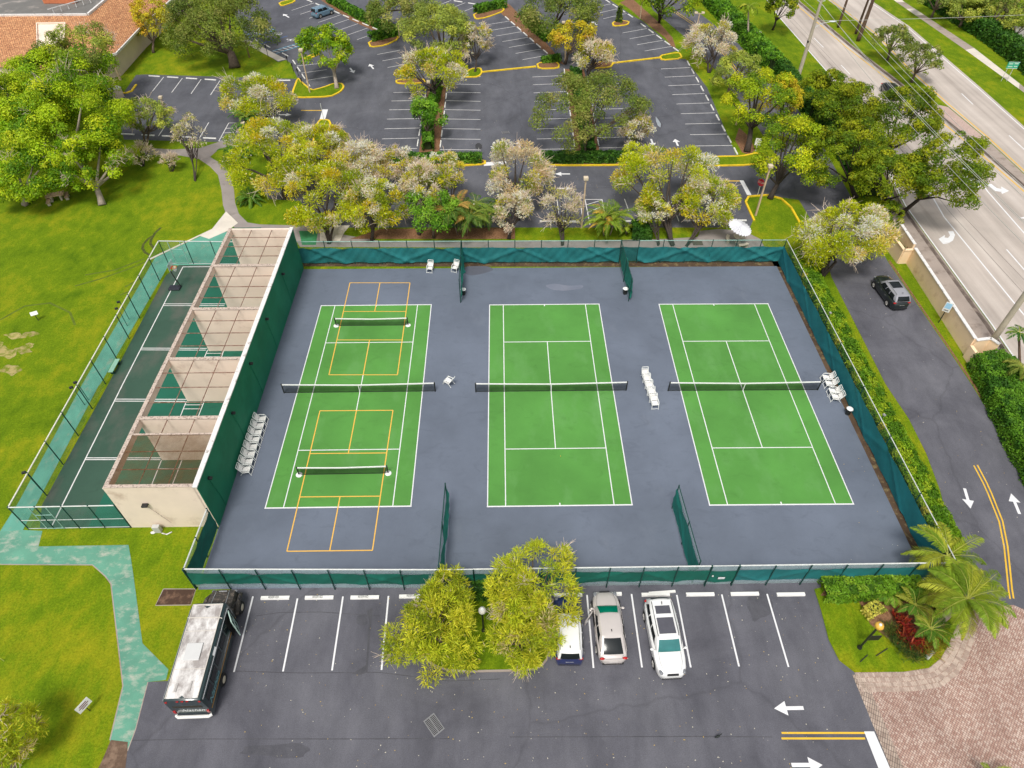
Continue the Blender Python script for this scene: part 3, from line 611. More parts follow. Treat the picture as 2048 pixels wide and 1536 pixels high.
for s in [(457.5, 246, 437.5, 282.5), (457.5, 246, 500, 246), (452, 257, 490, 254), (447, 266, 486, 263), (441, 275, 482, 272), (438, 282.5, 476, 279)]: pl(mb, .1, .0107, s[:2], s[2:])
struct('hatch_lines', mb, WORN)
# accessible bays
def hatch(q, m, n=6):
    q = GP(q); mm = MB(); mm.strip([q[0], q[1]], .13, .0108); mm.strip([q[2], q[3]], .13, .0108); mm.strip([q[1], q[3]], .13, .0110)
    struct('accessible_bay_lines', mm, m); mm = MB()
    for i in range(n): mm.strip([q[0].lerp(q[1], (i + .2) / n), q[2].lerp(q[3], (i + .9) / n)], .12, .0112)
    struct('accessible_bay_hatching', mm, WORN)
hatch([(490, 70), (540, 56.5), (496.6, 75), (550, 60.5)], BLUEL); hatch([(544, 102.5), (601, 85), (552, 107), (603, 91)], BLUEL)
struct('accessible_bay_line', MB().strip(GP([(518, 89), (575, 72)]), .13, .0108), BLUED)
for x, y in ((524, 52), (557.5, 67.6), (583, 80), (612, 97)):
    mm = MB(); c = G(x + 2, y); ring = [c + Vector((.42 * math.cos(a), .42 * math.sin(a), 0)) for a in np.linspace(.4, 5.8, 14)]
    mm.strip(ring, .13, .0108); mm.strip([c + Vector((-.1, .25, 0)), c + Vector((-.75, .3, 0))], .13, .0111); mm.flat([c + Vector((-.95 + .16 * math.cos(a), .32 + .16 * math.sin(a), 0)) for a in np.linspace(0, 6.28, 9)[:-1]], .0113)
    mm.strip([c + Vector((-.35, .28, 0)), c + Vector((-.3, -.25, 0)), c + Vector((-.8, -.55, 0))], .12, .0115); struct('wheelchair_marking', mm, WHITE)
for i, (a, b) in enumerate((((504, 76.5), (517, 83.7)), ((527.6, 88.7), (541.5, 96)), ((563.6, 106), (577.5, 113.6)))):
    p, q = G(*a), G(*b); d = q - p; wheel_stop((p + q) / 2, math.atan2(d.y, d.x), f'white wheel stop, {ORD[i + 1]} from the far end of the accessible bays')
# front row
mb = MB()
for s in [(506, 1193, 468, 1344), (595, 1197, 566, 1343), (686, 1193, 664, 1341), (777, 1192, 763, 1340), (1174, 1190, 1187, 1336), (1263, 1188, 1284, 1335), (1353.5, 1190, 1381.5, 1335), (1443.5, 1189, 1478, 1333), (1534, 1188, 1577, 1334)]: pl(mb, .11, .0105, s[:2], s[2:])
struct('stall_lines', mb, WHITE)
INK = mat('black_stencil_paint', (.02, .02, .02), .1, 3, .6)
FR = [(551, 1196, 'white wheel stop lettered RESERVED, nearest the dark bus', 1), (639, 1195.5, 'white wheel stop lettered RESERVED, second from the dark bus', 1), (730, 1195, 'white wheel stop lettered RESERVED, third from the dark bus', 1), (827, 1193, 'white lettered wheel stop half hidden under the yellow green tree', 1),
      (1136, 1190, 'white wheel stop in front of the blue car, under leaves', 0), (1215, 1188.5, 'white wheel stop in front of the beige car', 0), (1311, 1189.5, 'white wheel stop behind the white car', 0), (1400, 1189, 'white wheel stop in the first empty bay right of white car', 0), (1489, 1188, 'white wheel stop in the second empty bay right of white car', 0), (1581, 1189, 'white wheel stop nearest the clipped hedge by the plaza', 0)]
for x, y, lab, tx in FR:
    p = G(x, y); o = wheel_stop(p, 0.0, lab); o.scale = (1.05, 1.55, 1)
    if tx:
        o2 = o; text_part('RESERVED', .15, Matrix.Translation((-.1, 0, .1125)), INK, o)
p = G(1324, 1185); wheel_stop(p, .06, 'short white wheel stop lying askew behind the white car', z=.006)

# ================================================================== arrows and road paint
def arrow(t, h, w=.17, hw=.42, hl=.42, m=WHITE):
    a, b = G(*t), G(*h); d = (b - a); L = d.length; d.normalize(); n = Vector((-d.y, d.x, 0)); k = a + d * (L * (1 - hl))
    mm = MB().flat([a + n * w / 2, a - n * w / 2, k - n * w / 2, k - n * hw, b, k + n * hw, k + n * w / 2], .0125); struct('arrow_marking', mm, m)
for t, h, k in [((1607, 1416), (1548, 1417), 1), ((1583, 1530), (1645, 1530), 1), ((1929, 977), (1941, 1017), 1), ((2039, 1028), (2022, 987), 1), ((1140, 348), (1110, 348), 1.2), ((1115, 377), (1146, 377), 1.2), ((988, 284), (988, 299), 1.2), ((1038, 297), (1038, 282), 1.2), ((1302, 278), (1307, 292), 1.2), ((1356, 292), (1350, 278), 1.2), ((680, 285), (675, 300), 1.2), ((725, 300), (725, 285), 1.2), ((700, 136), (708, 146), 1.2), ((747, 138), (739, 128), 1.2), ((578, 35), (566, 28), 1.2), ((1194, 50), (1184, 42), 1.2), ((1161, 55), (1153, 49), 1.2), ((557, 229.5), (583, 229.5), 1.2), ((800, 348), (826, 348), 1.2), ((826, 377), (798, 377), 1.2)]:
    arrow(t, h, .22 * k, .42 * k)
struct('arrow_marking', MB().flat(GP([(1896, 463), (1906, 462), (1910, 470), (1906, 481), (1898, 486), (1888, 486), (1899, 488), (1886, 488), (1877, 478), (1890, 470), (1889, 475), (1896, 476), (1900, 471)]), .0125), WHITE)
struct('arrow_marking', MB().flat(GP([(1971, 367), (1983, 368), (1993, 376), (2003, 378), (2002, 373), (2018, 382), (2004, 388), (2002, 384), (1990, 382), (1980, 374)]), .0125), WHITE)
struct('arrow_marking', MB().flat(GP([(2038, 436), (2056, 432), (2060, 444), (2050, 438)]), .0125), WHITE)
mb = MB()
for y in (1466, 1477): pl(mb, .11, .0115, (1563, y), (1730, y))
yl = [(1947.5, 931), (1966, 966), (1976, 988), (1998, 1043), (2008, 1093), (2013, 1140), (2017, 1180), (2020, 1198)]
pl(mb, .11, .0145, *yl); pl(mb, .11, .0145, *[(x + 7, y - 1) for x, y in yl])
pl(mb, .12, .0145, (1331, 13), (1391, 53), (1449, 111), (1474, 147)); pl(mb, .12, .0145, (1334, 11), (1394, 51), (1452, 109), (1477, 144))
pl(mb, .12, .0115, (1330, 298), (1334, 312)); pl(mb, .12, .0115, (1333.5, 298), (1337.5, 312))
pl(mb, .2, .0115, (602, 221), (645, 221)); pl(mb, .2, .0115, (1434, 362), (1480, 362)); pl(mb, .14, .0115, (1059, 399), (1059.5, 421)); pl(mb, .12, .0145, (1686, 498), (1762, 499)); pl(mb, .12, .0145, (1686, 502), (1762, 503))
struct('centre_lines', mb, YLINE)
mb = MB(); mb.flat(GP([(1728, 1463), (1748, 1463), (1790, 1560), (1766, 1560)]), .0145); mb.flat(GP([(1479, 361), (1487, 361), (1503, 390), (1494, 390)]), .0145); mb.flat(GP([(645, 219), (656, 219), (650, 240), (639, 240)]), .0145); mb.flat(GP([(968, 325), (1013, 322), (1013, 329), (968, 332)]), .0145)
struct('stop_bars', mb, WHITE)
# ================================================================== paddle-wall building
PEACH = mat('peach_render', (0.84, 0.69, 0.575), .07, .6, .85, dirt=(.50, .36, .28), dscale=.5, damt=(.55, .8))
PEACHO = mat('orange_peach_render', (0.94, 0.70, 0.45), .06, .6, .85, dirt=(.62, .38, .22), dscale=.5, damt=(.55, .8))
GWALL = mat('green_wall_paint', (0.006, 0.165, 0.088), .16, .5, .7, dirt=(.014, .21, .12), dscale=.35, damt=(.45, .7))
COPE = mat('white_coping', (0.74, 0.72, 0.70), .08, 2, .7, dirt=(.25, .2, .17), dscale=2.4, damt=(.56, .7))
COPED = mat('stained_coping', (0.55, 0.45, 0.38), .1, 3, .8, dirt=(.16, .115, .09), dscale=8.0, damt=(.50, .64))
RUST = mat('rusty_pipe', (0.30, 0.20, 0.15), .25, 4, .8, dirt=(.16, .055, .03), dscale=3, damt=(.4, .6))
DARKM = mat('dark_fixture', (.02, .02, .022), .1, 3, .5)
HB = 5.0; XW, XB = -25.3, -31.65; YB = [18.2, 11.95, 5.65, -0.65, -7.0, -13.3]
t = empty('paddle_court_building', (-28.5, 2.5, 0), 0, 'long roofless peach walled court building with green painted outer wall', 'building')
def part(mb, name, m, parent=t, **k):
    o = mb.build(name, m, None, **k); o.parent = parent; o.matrix_parent_inverse = parent.matrix_world.inverted() if False else Matrix.Translation(-Vector(parent.location)); return o
wall = part(MB().box((XW - .12, (YB[0] + YB[-1]) / 2, HB / 2), (.22, YB[0] - YB[-1], HB)), 'long_wall', PEACH)
def sub(mb, name, m, parent, **k):
    o = mb.build(name, m, None, **k); o.parent = parent; o.matrix_parent_inverse = (Matrix.Translation(-t.location) if parent is not t else Matrix.Identity(4)); 
    o.matrix_parent_inverse = Matrix.Identity(4); return o
part(MB().box((XW + .02, (YB[0] + YB[-1]) / 2, HB / 2 - .02), (.05, YB[0] - YB[-1] + .02, HB - .04)), 'green_wall_face', GWALL)
part(MB().box((XW - .08, (YB[0] + YB[-1]) / 2, HB + .045), (.36, YB[0] - YB[-1] + .14, .09)), 'wall_coping', COPE)
part(MB().box(((XW + XB) / 2 - .1, YB[0] - .11, HB / 2), (XW - XB - .16, .22, HB)), 'end_wall', PEACH)
part(MB().box(((XW + XB) / 2 - .1, YB[-1] + .11, HB / 2), (XW - XB - .16, .22, HB)), 'end_wall', PEACH)
part(MB().box(((XW + XB) / 2 - .1, YB[-1] + .12, HB + .03), (XW - XB - .3, .26, .06)), 'wall_coping', COPED)
for y in YB[1:-1]:
    part(MB().box(((XW + XB) / 2 - .08, y, HB / 2 - .02), (XW - XB - .34, .24, HB - .04)), 'partition_wall', PEACH)
    part(MB().box(((XW + XB) / 2 - .08, y - .02, HB + .035), (XW - XB - .30, .3, .07)), 'wall_coping', COPED)
for a, b in zip(YB[:-1], YB[1:]):
    part(MB().box((XB + .17, (a + b) / 2, HB - .33), (.18, abs(a - b) - .26, .62)), 'front_beam', PEACH)
part(MB().box((XB + .15, (YB[0] + YB[-1]) / 2, HB + .02), (.30, YB[0] - YB[-1], .05)), 'beam_coping', COPED)
part(MB().box((XB - .03, (YB[0] + YB[-1]) / 2, HB - .1), (.06, YB[0] - YB[-1], .12)), 'beam_pipe', COPE)
for k, (a, b) in enumerate(zip(YB[:-1], YB[1:])):
    for f in (.25, .5, .75):
        y = a + (b - a) * f; part(MB().cyl((XB + .2, y, HB - .03), (XW - .2, y, HB - .03), .035, n=6), 'roof_pipe', RUST)
    for f in (.36, .68):
        x = XB + (XW - XB) * f; part(MB().cyl((x, a - .1, HB - .08), (x, b + .1, HB - .08), .035, n=6), 'roof_pipe', RUST)
part(MB().box(((XW + XB) / 2, (YB[4] * .38 + YB[5] * .62), HB + .01), (XW - XB - .5, (YB[4] - YB[5]) * .74, .01)), 'roof_netting', mesh_mat('rusty_netting', (.16, .08, .03), .24))
part(MB().box(((XW + XB) / 2, YB[4] * .75 + YB[5] * .25, HB - .02), (XW - XB - .4, .14, .12)), 'roof_beam', COPED)
def wall_lamp(x, y, z):
    part(MB().box((x + .16, y, z), (.28, .22, .16)).bar((x + .02, y, z + .1), (x + .3, y, z + .12), .05), 'wall_lamp', DARKM, bevel=.02)
    part(MB().tube([(x + .045, y, z - .1), (x + .045, y + .25, z - 2.2), (x + .045, y + .3, z - 3.9)], .02, 5), 'wall_conduit', GWALL)
for px, py in ((562, 548), (533, 638), (508, 727), (469, 826), (424, 956)):
    for z in (4.0,):
        p = G(px, py, z); wall_lamp(XW + .045, p.y, z)
p = G(290, 1010, 3.1)
part(MB().box((p.x, YB[-1] - .18, 3.1), (.4, .3, .16)).bar((p.x, YB[-1], 3.1), (p.x, YB[-1] - .3, 3.15), .05), 'wall_lamp', DARKM, bevel=.02)
part(MB().tube([(p.x - .1, YB[-1] - .02, 3.0), (p.x + .9, YB[-1] - .02, .6)], .02, 5), 'wall_conduit', COPED)
ub = empty('utility_box', (G(322, 1052).x, YB[-1] - .35, 0), 0, 'small grey utility box with white bags at foot of peach end wall', 'utility box')
MB().box((0, 0, .35), (.5, .3, .7)).build('housing', mat('grey_metal', (.5, .5, .48), .1, 3, .5), ub, bevel=.02); MB().ell((-.35, -.15, .08), (.18, .12, .08)).tube([(.3, -.2, .05), (.7, -.3, .05), (1.0, -.1, .05)], .05).build('cover', COPE, ub, smooth=True)
# ball-stop net and ladder inside the bays
nt_ = empty('rebound_net', (-29.0, 6.35, 0), 0, 'sagging black mesh net on two poles inside second court bay', 'net')
MB().patch((0, 0, .2), (3.3, 0, .2), (3.3, 0, 2.6), (0, 0, 2.6), 8, 4, (0, 0, -.7)).build('mesh', mesh_mat('black_net', (.05, .05, .05), .45), nt_)
for x in (0, 3.3): MB().cyl((x, 0, 0), (x, 0, 2.7), .05).build('post', mat('dark_green_post', (.012, .06, .045), .1, 3, .5), nt_, smooth=40)
ld = empty('folded_stand', (-26.3, 12.6, 0), 0, 'dark metal folding stand leaning in the corner of farthest bay', 'stand')
MB().bar((0, 0, 0), (.1, 0, 1.6), .06).bar((.6, 0, 0), (.6, 0, 1.7), .06).bar((.0, 0, .5), (.6, 0, .5), .05).bar((.05, 0, 1.1), (.6, 0, 1.1), .05).bar((0, 0, 0), (.6, 0, 1.1), .05).build('frame', DARKM, ld)

# ================================================================== chain-link fences with windscreens
TEAL = mat('teal_windscreen', (0.012, 0.155, 0.160), .18, .8, .8, dirt=(.016, .15, .15), dscale=.5, damt=(.45, .7))
TEALB = mat('blue_teal_windscreen', (0.008, 0.155, 0.178), .12, .6, .8, dirt=(.012, .165, .18), dscale=.4, damt=(.5, .8))
DGREEN = mat('dark_green_windscreen', (0.005, 0.120, 0.085), .14, .7, .8, dirt=(.01, .16, .12), dscale=.5, damt=(.5, .75))
MINT = mat('mint_windscreen', (0.012, 0.22, 0.165), .16, .9, .8, dirt=(.03, .32, .25), dscale=.7, damt=(.5, .75))
POST = mat('green_post_paint', (.008, .055, .045), .15, 3, .5)
GALV = mat('galvanised_pipe', (.62, .64, .62), .12, 3, .45, dirt=(.4, .38, .34), dscale=1.5, damt=(.55, .75))
GRNR = mat('pale_green_pipe', (.30, .50, .44), .12, 3, .45)
CHAIN = mesh_mat('chain_link', (.34, .48, .44), .30); CHAIND = mesh_mat('dark_chain_link', (.05, .14, .11), .26); CHAINM = mesh_mat('mint_chain_link', (.10, .30, .22), .26); CHAINP = mesh_mat('pale_chain_link', (.50, .66, .66), .36)
def fence(name, label, p0, p1, h, nposts, chain, screen=None, sz=(.2, 2.1), side=.07, rail=GALV, mids=(), post=POST, fold=.05, seed=0, group=None, railr=.035, skip=(), chz=(.05, None), py=0.0):
    p0, p1 = Vector((*p0[:2], 0)), Vector((*p1[:2], 0)); d = p1 - p0; L = d.length; a = math.atan2(d.y, d.x)
    e = empty(name, p0, a, label, 'fence', group); rnd = random.Random(seed)
    MB().add([(0, 0, chz[0]), (L, 0, chz[0]), (L, 0, (chz[1] or h)), (0, 0, (chz[1] or h))], [(0, 1, 2, 3)]).build('chain_link', chain, e)
    MB().cyl((0, 0, h), (L, 0, h), railr, n=8).build('top_rail', rail, e, smooth=40)
    for z in mids: MB().cyl((0, 0, z), (L, 0, z), .025, n=6).build('rail', rail, e, smooth=40)
    for i in range(nposts):
        if i in skip: continue
        x = L * i / (nposts - 1); MB().cyl((x, py, 0), (x, py, h + .04), .045, n=8).ell((x, py, h + .06), (.06, .06, .05), 4).build('post', post, e, smooth=40)
    if screen:
        nx, nz = max(8, int(L * 8)), 14; vs = []; ph = [rnd.uniform(0, 6.3) for _ in range(6)]
        for j in range(nz + 1):
            for i in range(nx + 1):
                x = L * i / nx; f = j / nz; z = sz[0] + (sz[1] - sz[0]) * f
                pan = (x / L * (nposts - 1)) % 1.0
                sag = -.05 * math.sin(math.pi * pan) ** 2 * f + .05 * math.sin(x * 2.1 + ph[0]) * (f < .05)
                y = fold * (math.sin(x * 1.9 + z * 2.3 + ph[1]) * .28 + math.sin(x * 6.7 - z * 4.9 + ph[2]) * .16 + math.sin(x * 11.0 + z * 7.0 + ph[5]) * .08 + max(0, math.sin(x * .63 - z * 1.4 + ph[3])) ** 14 * 1.1 + max(0, math.sin(x * .9 + z * 1.7 + ph[4])) ** 18 * 1.1)
                vs.append((x, side + y * (1 if side > 0 else -1), z + sag))
        mb = MB().add(vs, [(j * (nx + 1) + i, j * (nx + 1) + i + 1, (j + 1) * (nx + 1) + i + 1, (j + 1) * (nx + 1) + i) for j in range(nz) for i in range(nx)])
        mb.build('windscreen', screen, e, smooth=True)
    return e
NF = [(-25.6, 18.95), (-8.4, 18.85), (8.3, 18.75), (10.2, 18.72), (25.6, 18.65)]
FG = 'green screened court fences'
fence('court_fence', 'far fence behind left court, teal windscreen, light top rail', NF[0], NF[1], 2.85, 7, CHAIND, TEAL, (.25, 2.1), -.08, GRNR, seed=1, group=FG, fold=.11)
fence('court_fence', 'far fence behind middle court, teal screen below bare chain link', NF[1], NF[2], 2.85, 7, CHAIND, TEAL, (.25, 2.1), -.08, GRNR, seed=2, group=FG, fold=.11)
fence('fence_gate', 'narrow gate in the far fence beside the right divider', NF[2], NF[3], 2.85, 2, CHAIND, TEAL, (.3, 2.0), .05, POST, seed=3, group=FG)
fence('court_fence', 'far fence behind right court below the white parasol, rumpled teal screen', NF[3], NF[4], 2.85, 7, CHAIND, TEAL, (.25, 2.1), -.08, GRNR, seed=4, group=FG, fold=.12)
fence('court_fence', 'long right side fence with blue teal screen against the hedge', NF[4], (25.75, -18.45), 2.9, 15, CHAIND, TEALB, (.08, 2.15), -.10, GALV, seed=5, group=FG, fold=.045, skip=range(1, 14, 2))
SFY = -18.45; sx = [-25.45, -8.75, -6.3, 9.55, 11.4, 25.75]
fence('court_fence', 'near fence behind left court, dark green screen facing the car park', (sx[0], SFY + .3), (sx[1], SFY), 2.6, 8, CHAINP, DGREEN, (.74, 2.15), -.07, GALV, seed=6, py=-.11, group=FG, railr=.05)
fence('fence_gate', 'narrow gate in the near fence behind the bright yellow tree', (sx[1], SFY), (sx[2], SFY), 2.6, 2, CHAINP, DGREEN, (.6, 2.0), -.07, GALV, seed=7, py=-.11, group=FG, mids=(1.2,))
fence('court_fence', 'near fence behind middle court, partly hidden by the yellow green trees', (sx[2], SFY), (sx[3], SFY), 2.6, 8, CHAINP, DGREEN, (.74, 2.15), -.07, GALV, seed=8, py=-.11, group=FG, railr=.05)
g = fence('fence_gate', 'narrow gate with small white notice in the near fence right of middle', (sx[3], SFY), (sx[4], SFY), 2.6, 2, CHAINP, DGREEN, (.5, 2.0), -.05, GALV, seed=9, group=FG, mids=(1.2,))
MB().box((.9, -.16, 1.2), (.45, .02, .22)).build('notice', WHITE, g); MB().ell((.25, -.16, 1.5), (.07, .05, .1), 6).build('latch', GALV, g)
fence('court_fence', 'near fence behind right court, teal panels ending at clipped hedge', (sx[4], SFY), (sx[5], SFY), 2.6, 7, CHAINP, TEAL, (.74, 2.15), -.07, GALV, seed=10, py=-.11, group=FG, railr=.05)
fence('court_fence', 'short side fence with dark green screen below the peach end wall', (-25.3, -13.5), (-25.45, SFY + .3), 2.6, 3, CHAINP, DGREEN, (.3, 2.35), .08, GALV, seed=11, group=FG, railr=.05)
DG = 'short divider fences between the courts'
fence('divider_fence', 'far divider fence between left and middle courts, mint screen edge on', (-8.45, 18.7), (-8.4, 12.3), 2.85, 3, CHAIND, MINT, (.15, 2.5), .10, POST, seed=12, group=DG, fold=.12)
d2 = fence('divider_fence', 'far divider fence between middle and right courts, leaning mint screens', (8.3, 18.6), (8.5, 12.3), 2.85, 3, CHAIND, MINT, (.15, 2.5), .14, POST, seed=13, group=DG, fold=.12)
fence('divider_fence', 'near divider fence between left and middle courts, mint screen edge on', (-8.6, -18.3), (-8.5, -11.75), 2.85, 3, CHAIND, MINT, (.3, 2.6), -.10, POST, seed=14, group=DG, fold=.08)
fence('divider_fence', 'near divider fence between middle and right courts, teal screen turned left', (8.75, -18.3), (8.45, -12.25), 2.95, 3, CHAINP, mat('near_divider_screen', (.006, .16, .135), .1, .8, .8), (.5, 2.6), .08, POST, seed=15, group=DG, fold=.05)
WG = 'unscreened chain link fences round the paddle courts'
fence('chain_link_fence', 'long chain link fence with white top rail at the lawn edge', (-39.15, -13.36), (-39.85, 19.2), 2.9, 12, CHAINM, rail=mat('white_rail', (.8, .78, .68), .06, 3, .5), group=WG, railr=.05)
fence('chain_link_fence', 'near end chain link fence with gate beside the peach wall', (-39.15, -13.36), (-31.75, -13.3), 2.9, 5, CHAINM, rail=GALV, mids=(.12, 1.2), group=WG, railr=.045)
fence('chain_link_fence', 'far end chain link fence with gate behind the basketball hoop', (-39.85, 19.2), (-31.75, 18.95), 2.9, 4, CHAINM, rail=GALV, mids=(.1,), group=WG, railr=.045)
fr = bpy.data.objects.get('chain_link_fence.001')
MB().cyl((1.4, -.03, .1), (1.4, -.03, 2.8), .035).cyl((2.6, -.03, .1), (2.6, -.03, 2.8), .035).cyl((1.4, -.03, 1.9), (2.6, -.03, 1.9), .025).cyl((1.4, -.03, .15), (2.6, -.03, .15), .025).build('gate', GRNR, fr, smooth=40)
fr = bpy.data.objects.get('chain_link_fence.002')
MB().cyl((.9, -.03, .1), (.9, -.03, 2.8), .035).cyl((2.2, -.03, .1), (2.2, -.03, 2.8), .035).cyl((.9, -.03, 1.9), (2.2, -.03, 1.9), .025).cyl((.9, -.03, .15), (2.2, -.03, .15), .025).build('gate', GRNR, fr, smooth=40)
# floodlights clipped on the long fence
for i, (px, py) in enumerate(((241, 604), (237, 617), (155, 765), (147, 775), (53, 945))):
    p = G(px, py, 2.2); fl = empty('flood_light', (p.x - .1, p.y, 0), 0, f'small flood light on lawn side of long fence, {ORD[i + 1]} from far end', 'light', 'flood lights along the chain link fence')
    MB().cyl((.05, 0, 0), (.05, 0, 2.1), .03).build('post', POST, fl); MB().box((-.1, 0, 2.2), (.28, .2, .16), .4).build('lamp_head', DARKM, fl, bevel=.03)
for i, (px, py, z) in enumerate(((1763, 842, 2.3), (1656, 638, 2.3))):
    p = G(px, py, z); fl = empty('flood_light', (25.95, p.y, 0), 0, 'small grey flood light on the right fence, ' + ('nearer the palm' if i == 0 else 'farther one above the chairs'), 'light')
    MB().cyl((0, 0, 0), (0, 0, 3.0), .03).build('post', POST, fl); MB().box((.05, 0, 3.05), (.16, .24, .14), .4).build('lamp_head', mat('grey_lamp_head', (.3, .3, .29), .1, 3, .5), fl, bevel=.03)

# ================================================================== nets
BLK = mat('black_net_post', (.02, .022, .02), .1, 3, .45); TAPE = mat('net_tape', (.82, .82, .80), .05, 3, .7); NETM = mesh_mat('net_mesh', (.012, .016, .012), .48)
def net(name, label, p, q, h, hc, group, foot=False, strap=True):
    p, q = Vector((p[0], p[1], 0)), Vector((q[0], q[1], 0)); d = q - p; L = d.length; e = empty(name, p, math.atan2(d.y, d.x), label, 'net', group)
    xs = [L * i / 24 for i in range(25)]; top = [(x, 0, hc + (h - hc) * abs(2 * x / L - 1) ** 1.2) for x in xs]
    mb = MB(); mb.add([(x, 0, .06) for x in xs] + [(x, 0, z - .03) for x, _, z in top], [(i, i + 1, 26 + i, 25 + i) for i in range(24)]); mb.build('net_mesh', NETM, e)
    mb = MB(); mb.add([(x, -.03, z + .03) for x, _, z in top] + [(x, .03, z + .03) for x, _, z in top] + [(x, -.035, z - .07) for x, _, z in top] + [(x, .035, z - .07) for x, _, z in top], [(i, i + 1, 26 + i, 25 + i) for i in range(24)] + [(50 + i, 51 + i, i + 1, i) for i in range(24)] + [(25 + i, 26 + i, 76 + i, 75 + i) for i in range(24)]); mb.build('tape', TAPE, e)
    MB().tube([(x, 0, .06) for x in xs], .025, 5).build('bottom_cord', BLK, e)
    for x in (-.06, L + .06):
        m = MB().cyl((x, 0, 0), (x, 0, h + .08), .055, n=10); po = m.build('post', BLK, e, smooth=40)
        if foot: MB().lathe((x, 0, .02), [(.26, 0), (.25, .04), (.1, .06), (.08, .12), (.001, .12)], 16).build('base', TAPE, e, smooth=40)
    if strap: MB().box((L / 2, 0, hc / 2), (.06, .05, hc)).build('strap', TAPE, e)
    return e
for c, lab in zip(CT, ('tennis net across the left court with yellow lines', 'tennis net across the middle court', 'tennis net across the right court')):
    net('tennis_net', lab, cpt(c, -6.55, 0), cpt(c, 6.55, 0), 1.07, .93, 'tennis nets')
net('pickleball_net', 'low portable net in the far half of the left court', G(674, 652), G(815, 651), .95, .86, 'portable pickleball nets', True, False)
net('pickleball_net', 'low portable net in the near half of the left court', G(600, 950), G(775, 947), .95, .86, 'portable pickleball nets', True, False)

# ================================================================== chairs
CHW = mat('white_chair_frame', (.80, .81, .78), .05, 3, .45); CHS = mat('white_chair_sling', (.78, .76, .73), .05, 4, .7); CHG = mat('mint_chair_sling', (.66, .74, .68), .05, 4, .7)
def make_chair():
    e = empty('sling_chair', (0, 0, 0)); r = .026                          # faces +X
    MB().patch((-.26, -.25, .36), (.30, -.25, .42), (.30, .25, .42), (-.26, .25, .36), 4, 4, (0, 0, -.04)).patch((-.26, -.25, .345), (-.26, .25, .345), (.30, .25, .405), (.30, -.25, .405), 4, 4, (0, 0, -.04)).build('seat', CHS, e, smooth=True)
    MB().patch((-.28, -.25, .40), (-.28, .25, .40), (-.46, .25, .78), (-.46, -.25, .78), 4, 4, (-.03, 0, 0)).patch((-.295, -.25, .40), (-.475, -.25, .78), (-.475, .25, .78), (-.295, .25, .40), 4, 4, (-.03, 0, 0)).build('backrest', CHS, e, smooth=True)
    mb = MB()
    for s in (-1, 1):
        y = .29 * s
        mb.tube([(.42, y, 0), (.30, y, .44), (.24, y, .60), (-.10, y, .64), (-.40, y, .62)], r, 6).tube([(-.44, y, 0), (-.18, y, .34), (.30, y, .42)], r, 6).tube([(-.24, y, .38), (-.50, y, .86), (-.56, y * .9, 1.0)], r, 6)
    mb.tube([(-.50, -.29, .86), (-.50, .29, .86)], r, 6).tube([(-.56, -.26, 1.0), (-.56, .26, 1.0)], r, 6).tube([(.31, -.29, .43), (.31, .29, .43)], r, 6).tube([(.40, -.29, .05), (.40, .29, .05)], r * .8, 6)
    mb.build('frame', CHW, e, smooth=40)
    for s in (-1, 1): MB().box((-.02, .29 * s, .655), (.44, .055, .025)).build('armrest', CHW, e, bevel=.008)
    return e
chair0 = make_chair(); used = []
def chair(x, y, rz, label, group='white sling chairs round the courts'):
    o = chair0 if not used else copy_tree(chair0); used.append(o); o.location = (x, y, .02); o.rotation_euler = (0, 0, rz); tag(o, label, 'chair', group); return o
for i in range(8): chair(-24.45, -8.45 + i * .745, .0, f'white sling chair, {ORD[i + 1]} from the near end of the green wall row')
for i in range(5): chair(8.50 + .07 * i, 1.35 - i * .80, -math.pi / 2 + .06, f'white sling chair, {ORD[i + 1]} from the far end of the row between courts')
for i, y in enumerate((.95, .2, -.72, -1.4)): chair(24.6, y, math.pi - .08, f'white sling chair, {ORD[i + 1]} from the far end beside the right fence')
chair(-11.8, 17.6, -math.pi / 2 - .15, 'white sling chair alone in front of the far fence of the left court')
chair(-9.15, 17.65, -math.pi / 2 - .35, 'white sling chair tucked against the far left divider fence')
chair(-9.05, 1.0, math.pi - .55, 'white sling chair standing alone between left and middle nets')
# bins
def bin_(label, x, y):
    e = empty('waste_bin', (x, y, .02), 0, label, 'bin', 'small bins beside the courts')
    MB().lathe((0, 0, 0), [(.001, 0), (.2, 0), (.24, .62), (.001, .62)], 16).build('body', BLK, e, smooth=40)
    MB().lathe((0, 0, .62), [(.26, 0), (.28, .04), (.2, .1), (.12, .11), (.1, .05), (.001, .05)], 16).build('lid', TAPE, e, smooth=40)
bin_('black bin with white lid at the end of the far left divider', -8.15, 13.6); bin_('black bin with white lid on the far right divider', 8.3, 13.5); bin_('black bin with white lid near chairs at the right fence', 25.15, -3.0)
bl = MB().ell((0, 0, .035), (.035, .035, .035), 6).build('tennis_ball', mat('ball_felt', (.75, .45, .08), .1, 8, .8), smooth=True); p = G(1121, 913); bl.location = (p.x, p.y, .02); tag(bl, 'orange ball lying on the middle court near the service line', 'ball')
